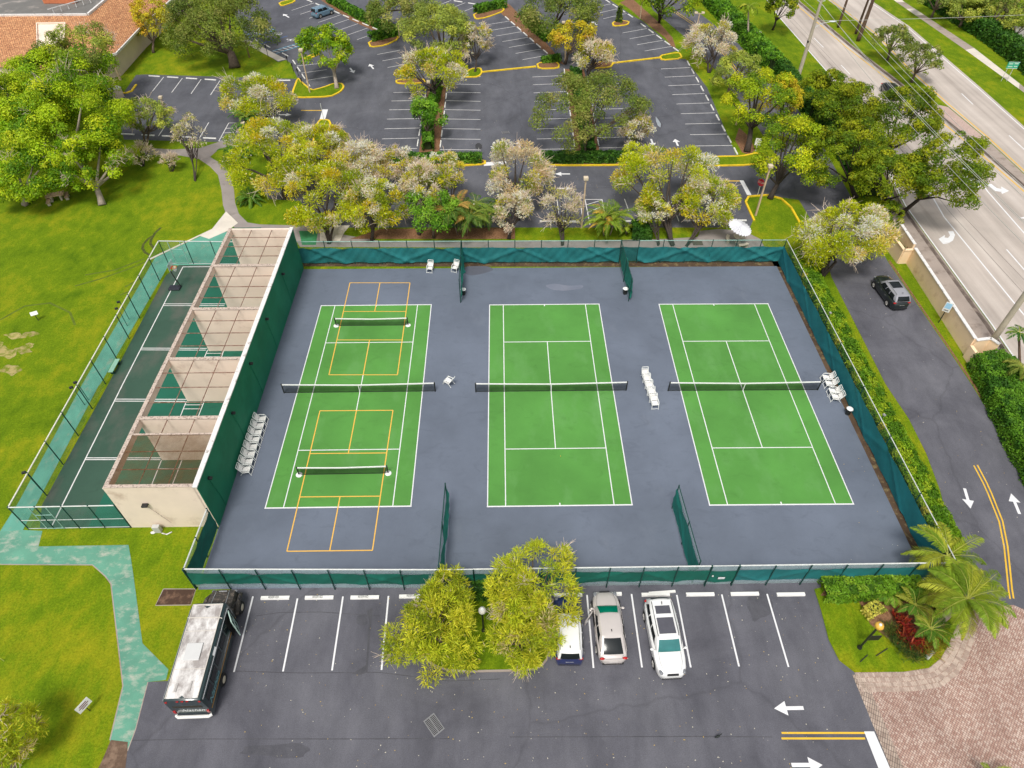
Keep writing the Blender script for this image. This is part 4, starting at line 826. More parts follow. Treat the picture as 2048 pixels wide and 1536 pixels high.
# basketball hoop
b = empty('basketball_hoop', (G(358, 576).x, G(358, 576).y, .015), 0, 'portable black basketball hoop with orange rim on the dark court', 'basketball hoop')
MB().box((-.35, -.1, .1), (1.15, .75, .18)).build('base', mat('black_plastic', (.028, .03, .042), .15, 2, .5), b, bevel=.05)
MB().tube([(.2, .1, .15), (-.1, .15, 1.4), (-.28, .2, 2.6)], .05, 8).bar((.1, -.1, .2), (-.05, .1, .9), .04).build('pole', BLK, b, smooth=40)
MB().bar((-.28, .2, 2.35), (.02, .15, 2.5), .05).bar((-.28, .2, 2.65), (.02, .15, 2.75), .05).build('bracket', BLK, b)
MB().box((.08, .1, 2.75), (.05, 1.1, .75)).build('backboard', mesh_mat('clear_backboard', (.65, .75, .78), .35), b)
mm = MB(); ring = [(.36 + .23 * math.cos(a), .1 + .23 * math.sin(a), 2.5) for a in np.linspace(0, 2 * math.pi, 21)]; mm.tube(ring, .022, 6, cap=False).box((.11, .1, 2.5), (.08, .5, .1)).bar((.1, -.1, 2.5), (.15, .3, 2.5), .08)
mm.build('rim', mat('orange_rim', (.62, .10, .03), .1, 4, .5), b, smooth=40)
MB().lathe((.36, .1, 2.08), [(.13, 0), (.16, .2), (.22, .4)], 12).build('hoop_net', mesh_mat('white_net', (.8, .8, .78), .5), b)
# bench beside the paddle court
p = G(232, 738); be = empty('bench', (p.x, p.y, .0), .0, 'pale green bench on the grass strip beside the dark court', 'bench')
MB().box((0, 0, .44), (.42, 1.7, .06)).build('seat', mat('mint_bench_paint', (.30, .55, .42), .1, 2, .6), be, bevel=.015)
for y in (-.6, .6): MB().box((0, y, .21), (.34, .1, .41)).build('leg', POST, be)
# patio: parasol, round table, curved benches
WHF = mat('white_parasol_cloth', (.64, .64, .68), .03, 3, .8); STONE = mat('pale_stone', (.64, .56, .46), .12, 3, .85, dirt=(.4, .34, .27), dscale=2, damt=(.55, .75))
pt = Vector((22.1, 22.5, .01)); um = empty('parasol', pt, 0, 'white pleated round parasol tilted above the stone table', 'parasol')
cx = G(1480, 455, 2.35) - pt; Mx = Matrix.Translation(cx) @ Matrix.Rotation(R_(8), 4, 'X') @ Matrix.Rotation(R_(14), 4, 'Y')
mm = MB(); n = 48; rr = 1.32; vs = [Mx @ Vector((0, 0, .42))]
for j in range(1, 7):
    for i in range(n):
        a = 2 * math.pi * i / n; f = j / 6; zz = .42 * (1 - f ** 1.1) + (.07 if i % 2 else -.07) * f; vs.append(Mx @ Vector((rr * f * math.cos(a), rr * f * math.sin(a), zz)))
fs = [(0, 1 + i, 1 + (i + 1) % n) for i in range(n)] + [(1 + (j - 1) * n + i, 1 + j * n + i, 1 + j * n + (i + 1) % n, 1 + (j - 1) * n + (i + 1) % n) for j in range(1, 6) for i in range(n)]
mm.add(vs, fs).build('canopy', WHF, um); MB().tube([(0, 0, .0), (0, 0, 1.6), tuple(cx + Vector((0, 0, .3)))], .03, 8).build('pole', WHF, um)
tb = empty('round_table', pt, 0, 'round pale stone table under the tilted white parasol', 'table')
MB().lathe((0, 0, .70), [(.001, 0), (.56, 0), (.60, .04), (.56, .08), (.001, .08)], 24).build('tabletop', STONE, tb, smooth=40); MB().lathe((0, 0, 0), [(.35, 0), (.3, .08), (.14, .15), (.16, .45), (.26, .7)], 16).build('pedestal', STONE, tb, smooth=40)
for i, a in enumerate((170, 60, -75)):
    sb = empty('curved_bench', pt, 0, ['curved stone bench left of the round table', 'curved stone bench behind the round table', 'curved stone bench in front of the round table by the fence'][i], 'bench', 'curved stone benches round the table')
    ri = [(R_(a - 28 + 56 * k / 8)) for k in range(9)]; P = [(1.0 * math.cos(q), 1.0 * math.sin(q)) for q in ri] + [(1.36 * math.cos(q), 1.36 * math.sin(q)) for q in ri[::-1]]
    MB().prism(P, .38, .46).build('seat', STONE, sb); 
    for k in (1, 7): MB().box((1.18 * math.cos(ri[k]), 1.18 * math.sin(ri[k]), .19), (.26, .16, .38), ri[k]).build('leg', STONE, sb)
gl = MB().box((0, 0, .05), (1.1, .7, .06)).build('ground_plate', mat('brown_plate', (.10, .08, .06), .15, 2, .8)); p = G(1395, 487); gl.location = (p.x, p.y, 0); tag(gl, 'brown rectangular plate on the patio left of the round table', 'ground plate')
# picnic table under the big tree
p = G(115, 400); pk = empty('picnic_table', p, R_(22), 'brown concrete picnic table with slab top under the spreading tree', 'table'); PST = mat('mossy_concrete', (.38, .26, .16), .25, 4, .85, dirt=(.55, .45, .33), dscale=3, damt=(.5, .7))
MB().box((0, 0, .74), (2.0, 1.0, .1)).build('tabletop', PST, pk, bevel=.02); 
for x in (-.5, .5): MB().prism([(x - .1, -.3), (x + .1, -.3), (x + .1, .3), (x - .1, .3)], 0, .69).build('leg', STONE, pk)
for i, (px, py) in enumerate(((100, 408), (136, 396))):
    q = G(px, py); sb = empty('picnic_bench', q, R_(112), ['brown concrete bench left of the picnic table', 'brown concrete bench right of the picnic table'][i], 'bench', 'concrete picnic benches'); MB().box((0, 0, .44), (1.4, .45, .09)).build('seat', PST, sb, bevel=.02); MB().box((-.4, 0, .2), (.14, .34, .4)).build('leg', STONE, sb); MB().box((.4, 0, .2), (.14, .34, .4)).build('leg', STONE, sb)

# ================================================================== roadside walls
WALLB = mat('beige_wall', (.74, .60, .48), .08, .6, .85)
def wall_run(name, label, pts, h, m, th=.2, cap=COPE):
    e = empty(name, (0, 0, 0), 0, label, 'wall'); mb = MB(); cb = MB()
    for a, b in zip(pts[:-1], pts[1:]):
        a, b = Vector((a[0], a[1], 0)), Vector((b[0], b[1], 0)); mb.bar(a + Vector((0, 0, h / 2)), b + Vector((0, 0, h / 2)), th, h); cb.bar(a + Vector((0, 0, h + .04)), b + Vector((0, 0, h + .04)), th + .12, .08)
    mb.build('wall', m, e); cb.build('coping', cap, e); return e
wall_run('garden_wall', 'long peach wall with white coping between driveway and sidewalk', [(39.35, 18.2), (38.75, 4.1)], 2.0, PEACHO)
wall_run('garden_wall', 'short return wall with white coping behind the clipped bush', [(38.78, 3.98), (40.2, 4.2), (40.6, 3.4)], 1.95, PEACHO)
fp = MB().prism([(38.45, 3.9), (38.75, 3.9), (38.72, 2.2), (38.42, 2.2)], 0, 1.4).build('wall_pier', PEACHO); tag(fp, 'low sloping peach wall stub beside the clipped bush', 'wall')
wall_run('garden_wall', 'low peach wall panel at the planter, near the dark car', [(38.3, 20.8), (38.35, 18.3), (39.3, 18.35)], 1.7, PEACHO, cap=PEACHO)
wall_run('garden_wall', 'peach planter back wall with white coping facing the sidewalk', [(39.6, 18.9), (39.75, 22.6)], 2.0, PEACHO)
wall_run('garden_wall', 'peach wall piece half hidden behind pale flowering tree', [(37.9, 26.2), (38.3, 22.9)], 1.8, PEACHO)
wall_run('garden_wall', 'far peach wall piece seen between the dark green trees', [(42.2, 51.0), (40.7, 43.0)], 1.5, PEACHO, cap=PEACHO)
wall_run('garden_wall', 'low planter edging wall along the sidewalk above white wall', [(39.9, 22.8), (40.0, 27.0), (38.4, 27.2)], .9, PEACH, .18)
cb_ = empty('utility_cabinet', G(236, 196), R_(-35), 'beige utility cabinet by the yellow kerb at the left lot', 'cabinet'); MB().box((0, 0, .7), (1.0, 1.6, 1.4)).build('housing', WALLB, cb_, bevel=.03); MB().box((0, 0, 1.43), (1.1, 1.7, .06)).build('lid', COPE, cb_)
ga = empty('railing', (38.9, 19.9, 0), 0, 'thin pale metal railing inside the wall planter', 'railing'); MB().tube([(0, 4, .1), (0, 4, 1.0), (.05, 0, 1.0), (-.3, -1.2, 1.0), (-.3, -1.2, .1)], .03, 6).tube([(.05, 0, .1), (.05, 0, 1.0)], .03, 6).build('rails', GALV, ga)
w2 = empty('wooden_ladder', (39.25, 19.0, 0), 0, 'small brown slatted ladder leaning on the peach wall', 'ladder'); MB().bar((-.35, -.3, 0), (-.05, -.3, 1.5), .06).bar((-.35, .2, 0), (-.05, .2, 1.5), .06).bar((-.3, -.3, .4), (-.3, .2, .4), .05).bar((-.2, -.3, .9), (-.2, .2, .9), .05).build('frame', mat('brown_wood', (.16, .08, .04), .2, 4, .8), w2)

# ================================================================== clubhouse with tiled roof
TILE = bpy.data.materials.new('roof_tiles'); _n = nodes_of(TILE); _c = coords(_n)
_b = _n.nodes.new('ShaderNodeTexBrick'); _b.inputs['Scale'].default_value = 1.0; _b.inputs['Brick Width'].default_value = .34; _b.inputs['Row Height'].default_value = .30; _b.inputs['Mortar Size'].default_value = .03
_b.inputs['Color1'].default_value = (.66, .36, .175, 1); _b.inputs['Color2'].default_value = (.45, .21, .10, 1); _b.inputs['Mortar'].default_value = (.20, .08, .045, 1); _n.links.new(_c, _b.inputs['Vector'])
_v = ramp(_n, [(.35, (.55, .5, .5)), (.65, (1.5, 1.45, 1.35))]); _n.links.new(noise(_n, _c, 4.5, 3), _v.inputs[0]); finish(_n, mixc(_n, .8, _b.outputs['Color'], _v.outputs[0], 'MULTIPLY'), .8, _b.outputs['Fac'], .4, .05)
ROOFF = m_stained('flat_roof_felt', (.17, .165, .155), (.36, .32, .29), (.55, .7), .35)
bd = empty('clubhouse', (-75, 75, 0), 0, 'clubhouse with orange brown tiled skirt roof and flat grey top', 'building')
def bp(mb, name, m, **k):
    o = mb.build(name, m, None, **k); o.parent = bd; o.matrix_parent_inverse = Matrix.Translation((75, -75, 0)); return o
z1, z0 = 6.2, 3.6
ridge = [G(-60, 33, z1), G(175, 31, z1), G(214, -2, z1), G(330, -80, z1)]
eave = [G(-60, 130, z0), G(92, 140, z0), G(231, 106, z0), G(281, 53, z0), G(395, -50, z0)]
mb = MB()
mb.add(ridge + eave, [(4, 5, 1, 0), (5, 6, 1), (6, 7, 2, 1), (7, 8, 3, 2)]); bp(mb, 'tiled_roof', TILE)
bp(MB().flat(ridge + [G(330, -200, z1), G(-60, -200, z1)], z1 - .35), 'flat_roof', ROOFF)
mb = MB()
for a, b in zip(ridge[:-1], ridge[1:]): mb.bar(a + Vector((0, .1, 0)), b + Vector((0, .1, 0)), .35, .5)
bp(mb, 'parapet', COPE)
mb = MB()
for a, b in zip(eave[1:-1], eave[2:]): mb.bar(a + Vector((.05, 0, -.12)), b + Vector((.05, 0, -.12)), .2, .3)
bp(mb, 'fascia', COPE)
inset = [Vector((p.x - .9, p.y + .6, 0)) for p in eave]
mb = MB()
for a, b in zip(inset[:-1], inset[1:]): mb.bar(a + Vector((0, 0, 1.75)), b + Vector((0, 0, 1.75)), .3, 3.5)
bp(mb, 'wall', WALLB)
# recessed pale bay in the roof slope
def on_roof(px, py):
    nn = (ridge[1] - ridge[0]).cross(eave[1] - ridge[0]); d = ROT @ Vector(((px - 1024) / FPX, -(py - 768) / FPX, -1.0)); return Vector(CAM) + d * ((ridge[0] - Vector(CAM)).dot(nn) / d.dot(nn))
q = [on_roof(75, 50), on_roof(132, 49), on_roof(128, 108), on_roof(77, 110)]
bp(MB().add([p + Vector((0, -.02, .10)) for p in q], [(0, 3, 2, 1)]), 'roof_recess', PEACH)
mb = MB(); mb.bar(q[0] + Vector((0, 0, .25)), q[1] + Vector((0, 0, .25)), .12, .2).bar(q[0] + Vector((0, 0, .25)), q[3] + Vector((0, 0, .25)), .12, .2).bar(q[1] + Vector((0, 0, .25)), q[2] + Vector((0, 0, .25)), .12, .2); bp(mb, 'recess_trim', PEACH)
p = on_roof(208, 75); bp(MB().cyl(p, p + Vector((0, 0, .5)), .14), 'roof_vent', DARKM)
p = G(118, 8, z1 - .3); rb = bp(MB().box(p + Vector((0, 2, .8)), (5.2, 3.5, 1.6)), 'roof_house', mat('orange_brick', (.62, .20, .09), .2, 3, .8))
mb = MB(); a, b = G(98, 26, z1), G(185, 1, z1); mb.bar(a + Vector((0, 0, .5)), b + Vector((0, 0, .5)), .12)
for f in np.linspace(.1, .95, 6): c = a.lerp(b, f); mb.bar(c + Vector((0, 0, -.3)), c + Vector((0, 0, .5)), .1)
bp(mb, 'roof_pipe', COPE)
# ================================================================== vehicles
def paint(name, c, metal=0.0, dirt=None): return mat(name, c, .04, 1.5, .28, metal, .5, 60, .02, .8, dirt, 3.0, (.5, .75))
TYRE = mat('tyre_rubber', (.02, .02, .02), .15, 6, .85); RIM = mat('alloy_rim', (.55, .53, .50), .1, 6, .35, .6); DGL = glass('dark_car_glass', (.012, .016, .018)); TGL = glass('teal_windscreen_glass', (.05, .20, .20)); GGL = glass('green_windscreen_glass', (.0, .20, .12))
LAMP = glass('headlamp_glass', (.22, .23, .25)); RED = glass('tail_lamp_glass', (.5, .02, .02)); TRIM = mat('black_trim', (.018, .018, .02), .1, 6, .5); PLATE = mat('licence_plate', (.75, .74, .72), .05, 9, .5); CHR = mat('chrome_trim', (.7, .7, .7), .05, 3, .2, .8)
def make_car(label, x, y, yaw, L, W, H, body, kind='suv', top=None, wind=DGL, sunroof=False, z=.0, name='car', rails=True, open_door=False, roofglass=DGL, grille=True):
    e = empty(name, (x, y, z), yaw, label, 'car'); top = top or body
    hw = W / 2
    if kind == 'suv':
        fx = [0, .012, .04, .10, .20, .30, .5, .70, .84, .93, .975, 1.0]; wd = [.50, .68, .83, .935, .99, 1, 1, 1, .985, .93, .82, .62]; dk = [.36, .47, .545, .575, .60, .625, .63, .635, .635, .62, .56, .42]
        cf = (.275, .40, .90, .975); roof_w = .72
    elif kind == 'hatch':
        fx = [0, .012, .04, .10, .20, .30, .5, .70, .84, .93, .975, 1.0]; wd = [.66, .80, .90, .96, 1, 1, 1, 1, .985, .95, .90, .80]; dk = [.34, .45, .53, .57, .595, .62, .63, .635, .64, .63, .58, .42]
        cf = (.25, .38, .93, .985); roof_w = .74
    else:
        fx = [0, .012, .04, .10, .20, .30, .5, .70, .84, .93, .975, 1.0]; wd = [.40, .60, .76, .89, .965, .99, .985, 1, .995, .93, .80, .52]; dk = [.36, .46, .53, .575, .605, .63, .64, .65, .65, .62, .56, .42]
        cf = (.245, .41, .70, .925); roof_w = .70
    X = lambda f: L / 2 - f * L
    rings = []
    for f, ww, d in zip(fx, wd, dk):
        a = hw * ww; zd = H * d; h = [(0, zd), (.5 * a, zd - .008), (.86 * a, zd - .04), (.97 * a, zd - .12), (a, zd - .26), (.995 * a, .46), (.975 * a, .32), (.90 * a, .21)]
        h = [(yy, max(zz, .21 if i == 7 else .24)) for i, (yy, zz) in enumerate(h)]
        rings.append([(X(f), yy, zz) for yy, zz in h] + [(X(f), -yy, zz) for yy, zz in h[:0:-1]])
    MB().loft([r[::-1] for r in rings]).build('body', body, e, smooth=38)
    zb = H * .625; zr = H - .03; x0, x1, x2, x3 = (X(f) for f in cf)
    wb0, wb3, wr1, wr2 = hw * .83, hw * .83, hw * roof_w, hw * (roof_w - .03)
    def c(a, s): return {0: (x0, s * wb0, zb), 1: (x1, s * wr1, zr - .02), 2: (x2, s * wr2, zr - (.05 if kind != 'sedan' else .04)), 3: (x3, s * wb3, zb + (.02 if kind != 'sedan' else .03))}[a]
    cab = MB(); P = {}
    P['front'] = (c(0, 1), c(0, -1), c(1, -1), c(1, 1)); P['roof'] = (c(1, 1), c(1, -1), c(2, -1), c(2, 1)); P['rear'] = (c(3, -1), c(3, 1), c(2, 1), c(2, -1))
    P['left'] = (c(3, 1), c(0, 1), c(1, 1), c(2, 1)); P['right'] = (c(0, -1), c(3, -1), c(2, -1), c(1, -1))
    Bg = {'front': (.12, 0, .04), 'roof': (0, 0, .05), 'rear': (-.10, 0, .04), 'left': (0, .15, .0), 'right': (0, -.15, .0)}
    for k in P: cab.patch(*P[k], 10, 8, Bg[k])
    cab.build('cabin', top, e, smooth=50)
    MB().patch(*P['front'], 10, 6, Bg['front'], (.06, .94), (.03, .93), .015).build('windscreen', wind, e, smooth=True)
    MB().patch(*P['rear'], 10, 6, Bg['rear'], (.09, .91), (.12 if kind != 'sedan' else .04, .88), .015).build('rear_window', DGL, e, smooth=True)
    for s in ('left', 'right'):
        segs = [(.10, .37), (.40, .62), (.65, .90)] if kind == 'suv' else [(.13, .46), (.50, .86)]
        if s == 'left': segs = [(1 - b, 1 - a) for a, b in segs]
        if kind == 'suv' and s == 'left': segs = [(1 - b, 1 - a) for a, b in [(.10, .37), (.40, .62), (.65, .90)]]
        for u in segs: MB().patch(*P[s], 6, 5, Bg[s], u, (.10, .86), .014).build('side_window', DGL, e, smooth=True)
    if sunroof:
        MB().patch(*P['roof'], 6, 4, Bg['roof'], (.12, .88), (.10, .52), .012).build('sunroof', roofglass, e, smooth=True)
        if sunroof == 2: MB().patch(*P['roof'], 6, 4, Bg['roof'], (.15, .85), (.62, .84), .012).build('sunroof', roofglass, e, smooth=True)
    if rails:
        for s in (-1, 1): MB().tube([(x1 - .1, s * (wr1 - .06), zr + .03), (x1 - .3, s * (wr1 - .05), zr + .07), (x2 + .3, s * (wr2 - .04), zr + .05), (x2 + .1, s * (wr2 - .04), zr)], .022, 6).build('roof_rail', CHR if body is not top else TRIM, e, smooth=40)
    MB().bar((x2 + .35, 0, zr + .03), (x2 + .18, 0, zr + .13), .05, .03).build('aerial', TRIM, e)
    rw = .34 if kind != 'sedan' else .33
    for fx_ in (.19, .80):
        for s in (-1, 1):
            xx = X(fx_); yo = s * (hw + .012); yi = s * (hw - .23)
            wh = empty('wheel'); wh.parent = e
            MB().lathe((0, 0, 0), [(rw + .07, 0)] * 0 or [(rw + .06, 0), (rw + .06, .01), (.001, .01)], 24).build('wheel_arch', TRIM, wh)
            wh.children[0].matrix_local = Matrix.Translation((xx, s * (hw * .985 + .008), rw + .03)) @ Matrix.Rotation(-s * math.pi / 2, 4, 'X')
            MB().tube([(xx, yi, rw), (xx, s * (hw - .03), rw), (xx, yo, rw), (xx, yo + s * .012, rw)], [rw, rw, rw * .96, rw * .8], 20).build('tyre', TYRE, wh, smooth=50)
            mb = MB().tube([(xx, yo + s * .005, rw), (xx, yo + s * .022, rw)], [rw * .66, rw * .60], 20)
            for k in range(5):
                a = 2 * math.pi * k / 5; mb.bar((xx, yo + s * .028, rw), (xx + .6 * rw * math.cos(a), yo + s * .028, rw + .6 * rw * math.sin(a)), .05, .03)
            mb.build('rim', RIM, wh, smooth=40)
    for s in (-1, 1):
        MB().ell((x0 - .18, s * (hw + .09), zb + .05), (.09, .12, .075), 6).bar((x0 - .15, s * (hw * .9), zb), (x0 - .16, s * (hw + .05), zb + .03), .06).build('mirror', body, e, smooth=True)
        MB().ell((X(.05), s * hw * .72, H * .50), (.20, .13, .07), 6).build('headlight', LAMP, e, smooth=True)
        MB().ell((X(.962), s * hw * .76, H * .55), (.09, .17, .10 if kind != 'sedan' else .07), 6).build('tail_light', RED, e, smooth=True)
        for fa, fb in ((.31, .50), (.51, .69)):
            if open_door and s == 1 and fa < .4: continue
            dr = MB().box(((X(fa) + X(fb)) / 2, s * (hw - .002), H * .40), (L * (fb - fa) - .02, .02, H * .30)).build('door', body, e, bevel=.008)
            MB().box((X(fb) + .16, s * (hw + .022), H * .50), (.2, .03, .03)).build('handle', CHR, dr)
    MB().box((X(.992), 0, H * .40), (.06, .5, .12)).build('licence_plate', PLATE, e)
    MB().box((X(.006), 0, .30), (.10, W * .62, .12)).build('bumper', TRIM, e, bevel=.03); MB().box((X(.992), 0, .32), (.10, W * .72, .14)).build('bumper', TRIM, e, bevel=.03)
    if grille: MB().box((X(.012), 0, H * .455), (.10, W * .36, .16)).build('grille', TRIM, e, bevel=.02)
    mb = MB()
    for s in (-1, 1): mb.tube([(x0 + .03, s * wb0 * .86, H * .635), (X(.15), s * hw * .70, H * (dk[3] + .012)), (X(.05), s * hw * .55, H * (dk[2] + .004))], .008, 4)
    if kind == 'sedan': mb.tube([(x3 - .05, -wb3 * .8, H * .652), (X(.975), -hw * .55, H * .575), (X(.975), hw * .55, H * .575), (x3 - .05, wb3 * .8, H * .652)], .008, 4)
    mb.build('panel_gap', TRIM, e)
    if open_door:
        MB().box(((X(.31) + X(.50)) / 2, hw - .005, H * .44), (L * .19, .03, H * .34)).build('door_opening', mat('dark_interior', (.015, .014, .013), .2, 4, .9), e)
        dr = empty('door'); dr.parent = e; dr.matrix_local = Matrix.Translation((X(.30), hw + .01, 0)) @ Matrix.Rotation(R_(-38), 4, 'Z')
        MB().box((-L * .10, 0, H * .40), (L * .2, .09, H * .36)).build('door_panel', body, dr, bevel=.02); MB().tube([(0, 0, H * .58), (-.35, -.06, H * .88), (-L * .17, -.08, H * .90), (-L * .2, 0, H * .58)], .03, 6).build('window_frame', body, dr); MB().ell((-.12, .14, H * .64), (.08, .12, .07), 6).build('mirror', body, dr, smooth=True)
    return e
HP = math.pi / 2
make_car('white parked car facing outward with two dark sunroof panels', 6.02, -22.35, -HP + .035, 5.05, 1.98, 1.74, paint('white_car_paint', (.80, .80, .79)), 'suv', wind=TGL, sunroof=2, roofglass=glass('grey_roof_glass', (.10, .10, .12)))
make_car('pinkish beige parked car with its left front door open', 2.52, -21.55, HP + .015, 4.75, 1.88, 1.46, paint('beige_car_paint', (.58, .53, .505), .15), 'sedan', wind=GGL, rails=False, open_door=True)
make_car('dark blue parked car with white roof half under the tree', -.18, -21.75, HP - .02, 4.35, 1.85, 1.70, paint('dark_blue_car_paint', (.02, .03, .11)), 'hatch', top=paint('white_roof_paint', (.80, .80, .79)))
make_car('dark green grey car driving on the narrow driveway', 35.05, 12.75, HP + .06, 4.75, 1.92, 1.70, paint('dark_green_car_paint', (.016, .024, .025), .3), 'suv', top=paint('grey_roof_paint', (.30, .30, .33)), sunroof=True, wind=glass('dark_green_glass', (.02, .035, .02)))  # roof and cabin shell take an even grey, much paler than the body
a_ = math.atan2(96.8 - 94.53, -35.0 + 36.96)
make_car('blue grey car parked alone in the upper car park', -37.0, 96.25, a_, 4.2, 1.85, 1.72, paint('blue_grey_car_paint', (.16, .27, .36), .2), 'hatch', rails=False)
make_car('black car on the main road half hidden by trees', 54.6, 60.6, -HP - .12, 4.7, 1.9, 1.5, paint('black_car_paint', (.015, .016, .018), .2), 'sedan', rails=False)
make_car('white car on the main road almost hidden by tree crowns', 54.0, 35.4, -HP - .05, 4.7, 1.9, 1.5, paint('white_road_car_paint', (.78, .78, .77)), 'sedan', rails=False)
# shuttle bus
BGR = paint('dark_green_bus_paint', (.008, .028, .03)); BROOF = m_stained('weathered_white_roof', (.74, .72, .70), (.33, .30, .285), (.42, .60), 1.1, .05, (1, .6, 1), .05)
HOODM = m_stained('dusty_dark_hood', (.05, .045, .04), (.20, .16, .13), (.5, .7), 5.0)
bu = empty('shuttle_bus', (-22.92, -22.6, 0), R_(1.2), 'dark green shuttle bus with weathered white roof and open window door', 'bus')
y0, y1 = -3.95, 1.95; hw = 1.14; zt = 2.86
def bring(y, w, zt_, zb=.42): return [(w * .97, y, zb), (w, y, 1.3), (w * .985, y, zt_ - .30), (w * .93, y, zt_ - .10), (w * .80, y, zt_ - .015), (0, y, zt_ + .02), (-w * .80, y, zt_ - .015), (-w * .93, y, zt_ - .10), (-w * .985, y, zt_ - .30), (-w, y, 1.3), (-w * .97, y, zb)]
MB().loft([bring(y0, hw * .96, zt - .05), bring(y0 + .12, hw, zt), bring(y1 - .25, hw, zt), bring(y1, hw * .95, zt - .08)]).build('body', BGR, bu, smooth=35)
MB().patch((-.93, y0 + .10, zt + .012), (.93, y0 + .10, zt + .012), (.93, y1 - .12, zt + .005), (-.93, y1 - .12, zt + .005), 8, 16, (0, 0, .04)).build('roof', BROOF, bu, smooth=True)
rh = MB().box((-.05, -1.2, zt + .10), (.95, 1.05, .10)).build('roof_hatch', mat('white_hatch', (.60, .60, .59), .03, 3, .5), bu, bevel=.03)
MB().box((.35, y0 + .75, zt + .06), (.10, .55, .05)).box((-.45, y0 + .7, zt + .06), (.12, .5, .05)).build('roof_vent', mat('grey_roof_vent', (.42, .40, .38), .1, 3, .6), bu, bevel=.01)
mb = MB()
for s in (-1, 1): mb.bar((s * .92, y0 + .1, zt + .03), (s * .92, y1 - .12, zt + .03), .04)
mb.bar((-.92, y1 - .14, zt + .03), (.92, y1 - .14, zt + .03), .05).bar((-1.05, 1.0, zt - .02), (-.9, .95, zt + .05), .04).bar((-.9, .95, zt + .06), (.9, .93, zt + .06), .05).bar((.9, .93, zt + .06), (1.08, .9, zt - .05), .04); mb.bar((-.9, -2.2, zt + .045), (.9, -2.2, zt + .045), .025).bar((-.9, .1, zt + .05), (.9, .1, zt + .05), .025); mb.build('roof_trim', mat('pale_roof_trim', (.62, .58, .52), .1, 3, .6), bu)
mb = MB()
for s in (-1, 1): mb.bar((s * 1.135, y0 + .1, zt - .26), (s * 1.135, y1 - .3, zt - .26), .04)
mb.build('gutter_rail', CHR, bu)
for s in (-1, 1):
    for i in range(5): MB().box((s * (hw + .002), y0 + .75 + i * 1.0, 2.0), (.03, .86, .62)).build('side_window', DGL, bu, bevel=.01)
    MB().box((s * (hw + .006), -1.0, 1.0), (.02, 5.6, .05)).build('gold_stripe', mat('gold_stripe', (.5, .28, .08), .1, 4, .5), bu)
pl_ = MB().box((1.09, -2.0 + .9, zt - .165), (.16, .52, .012), M=Matrix.Rotation(R_(58), 3, 'Y')).build('white_panel', WHITE, bu)
MB().patch((-.86, y0 - .012, 1.65), (.86, y0 - .012, 1.65), (.80, y0 + .02, 2.35), (-.80, y0 + .02, 2.35), 6, 2).build('rear_window', glass('bus_rear_glass', (.05, .04, .025)), bu)
MB().tube([(-1.05, y0 - .05, .55), (-.9, y0 - .16, .55), (.9, y0 - .16, .55), (1.05, y0 - .05, .55)], .10, 8).build('bumper', mat('white_bumper', (.76, .75, .72), .08, 3, .5), bu, smooth=40)
SCR = mat('white_script_paint', (.72, .75, .74), .08, 4, .5)
text_part('Nathan', .46, Matrix.Translation((.15, y0 - .02, 1.22)) @ Matrix.Rotation(HP, 4, 'X'), SCR, bu, shear=.4)
text_part('Nathan', .62, Matrix.Translation((hw + .02, -2.75, 1.4)) @ Matrix.Rotation(HP, 4, 'Z') @ Matrix.Rotation(HP, 4, 'X'), mat('teal_script_paint', (.20, .42, .45), .1, 4, .5), bu, shear=.4)
for x in (-.28, 0, .28): MB().box((x, y0 - .01, zt - .22), (.14, .05, .06)).build('marker_lamp', RED, bu)
for s in (-1, 1): MB().box((s * .98, y0 - .02, 1.0), (.14, .06, .3)).build('tail_light', RED, bu); MB().box((s * .95, y0 - .01, zt - .3), (.12, .05, .10)).build('marker_lamp', RED, bu)
hood = MB(); hr = []
for y, w, z in ((y1 - .1, .98, 1.55), (2.5, .92, 1.42), (3.2, .86, 1.34), (3.62, .80, 1.22), (3.75, .72, .95)):
    hr.append([(w, y, .45), (w, y, z - .30), (w * .9, y, z - .08), (w * .55, y, z), (0, y, z + .02), (-w * .55, y, z), (-w * .9, y, z - .08), (-w, y, z - .30), (-w, y, .45)])
hood.loft(hr); hood.build('hood', HOODM, bu, smooth=35)
MB().bar((-.5, 2.05, 1.56), (-.42, 3.55, 1.29), .03).bar((.5, 2.05, 1.56), (.42, 3.55, 1.29), .03).box((0, 3.5, 1.29), (.5, .06, .03)).build('hood_trim', CHR, bu)
MB().patch((.92, y1 + .22, 1.58), (-.92, y1 + .22, 1.58), (-.86, y1 - .02, 2.45), (.86, y1 - .02, 2.45), 8, 4, (0, .10, 0)).build('windscreen', GGL, bu, smooth=True)
for y in (2.75, -1.95):
    for s in (-1, 1):
        wh = empty('wheel'); wh.parent = bu
        MB().tube([(s * .85, y, .42), (s * 1.14, y, .42), (s * 1.20, y, .42), (s * 1.21, y, .42)], [.42, .42, .39, .33], 20).build('tyre', TYRE, wh, smooth=50)
        MB().tube([(s * 1.20, y, .42), (s * 1.24, y, .42)], [.27, .12], 16).build('rim', mat('cream_bus_rim', (.62, .55, .42), .1, 6, .5), wh, smooth=40)
    if y > 0:
        for s in (-1, 1): MB().tube([(s * 1.0, 2.2, .55), (s * 1.08, 2.35, .85), (s * 1.1, 2.75, .98), (s * 1.06, 3.2, .88), (s * .95, 3.6, .6)], .15, 8).build('fender', HOODM, bu, smooth=40)
for s in (-1, 1): MB().ell((s * .72, 3.66, .98), (.13, .10, .13), 8).build('headlight', LAMP, bu, smooth=True)
dr = empty('door'); dr.parent = bu; dr.matrix_local = Matrix.Translation((hw + .03, 1.55, 0)) @ Matrix.Rotation(R_(-62), 4, 'Z')
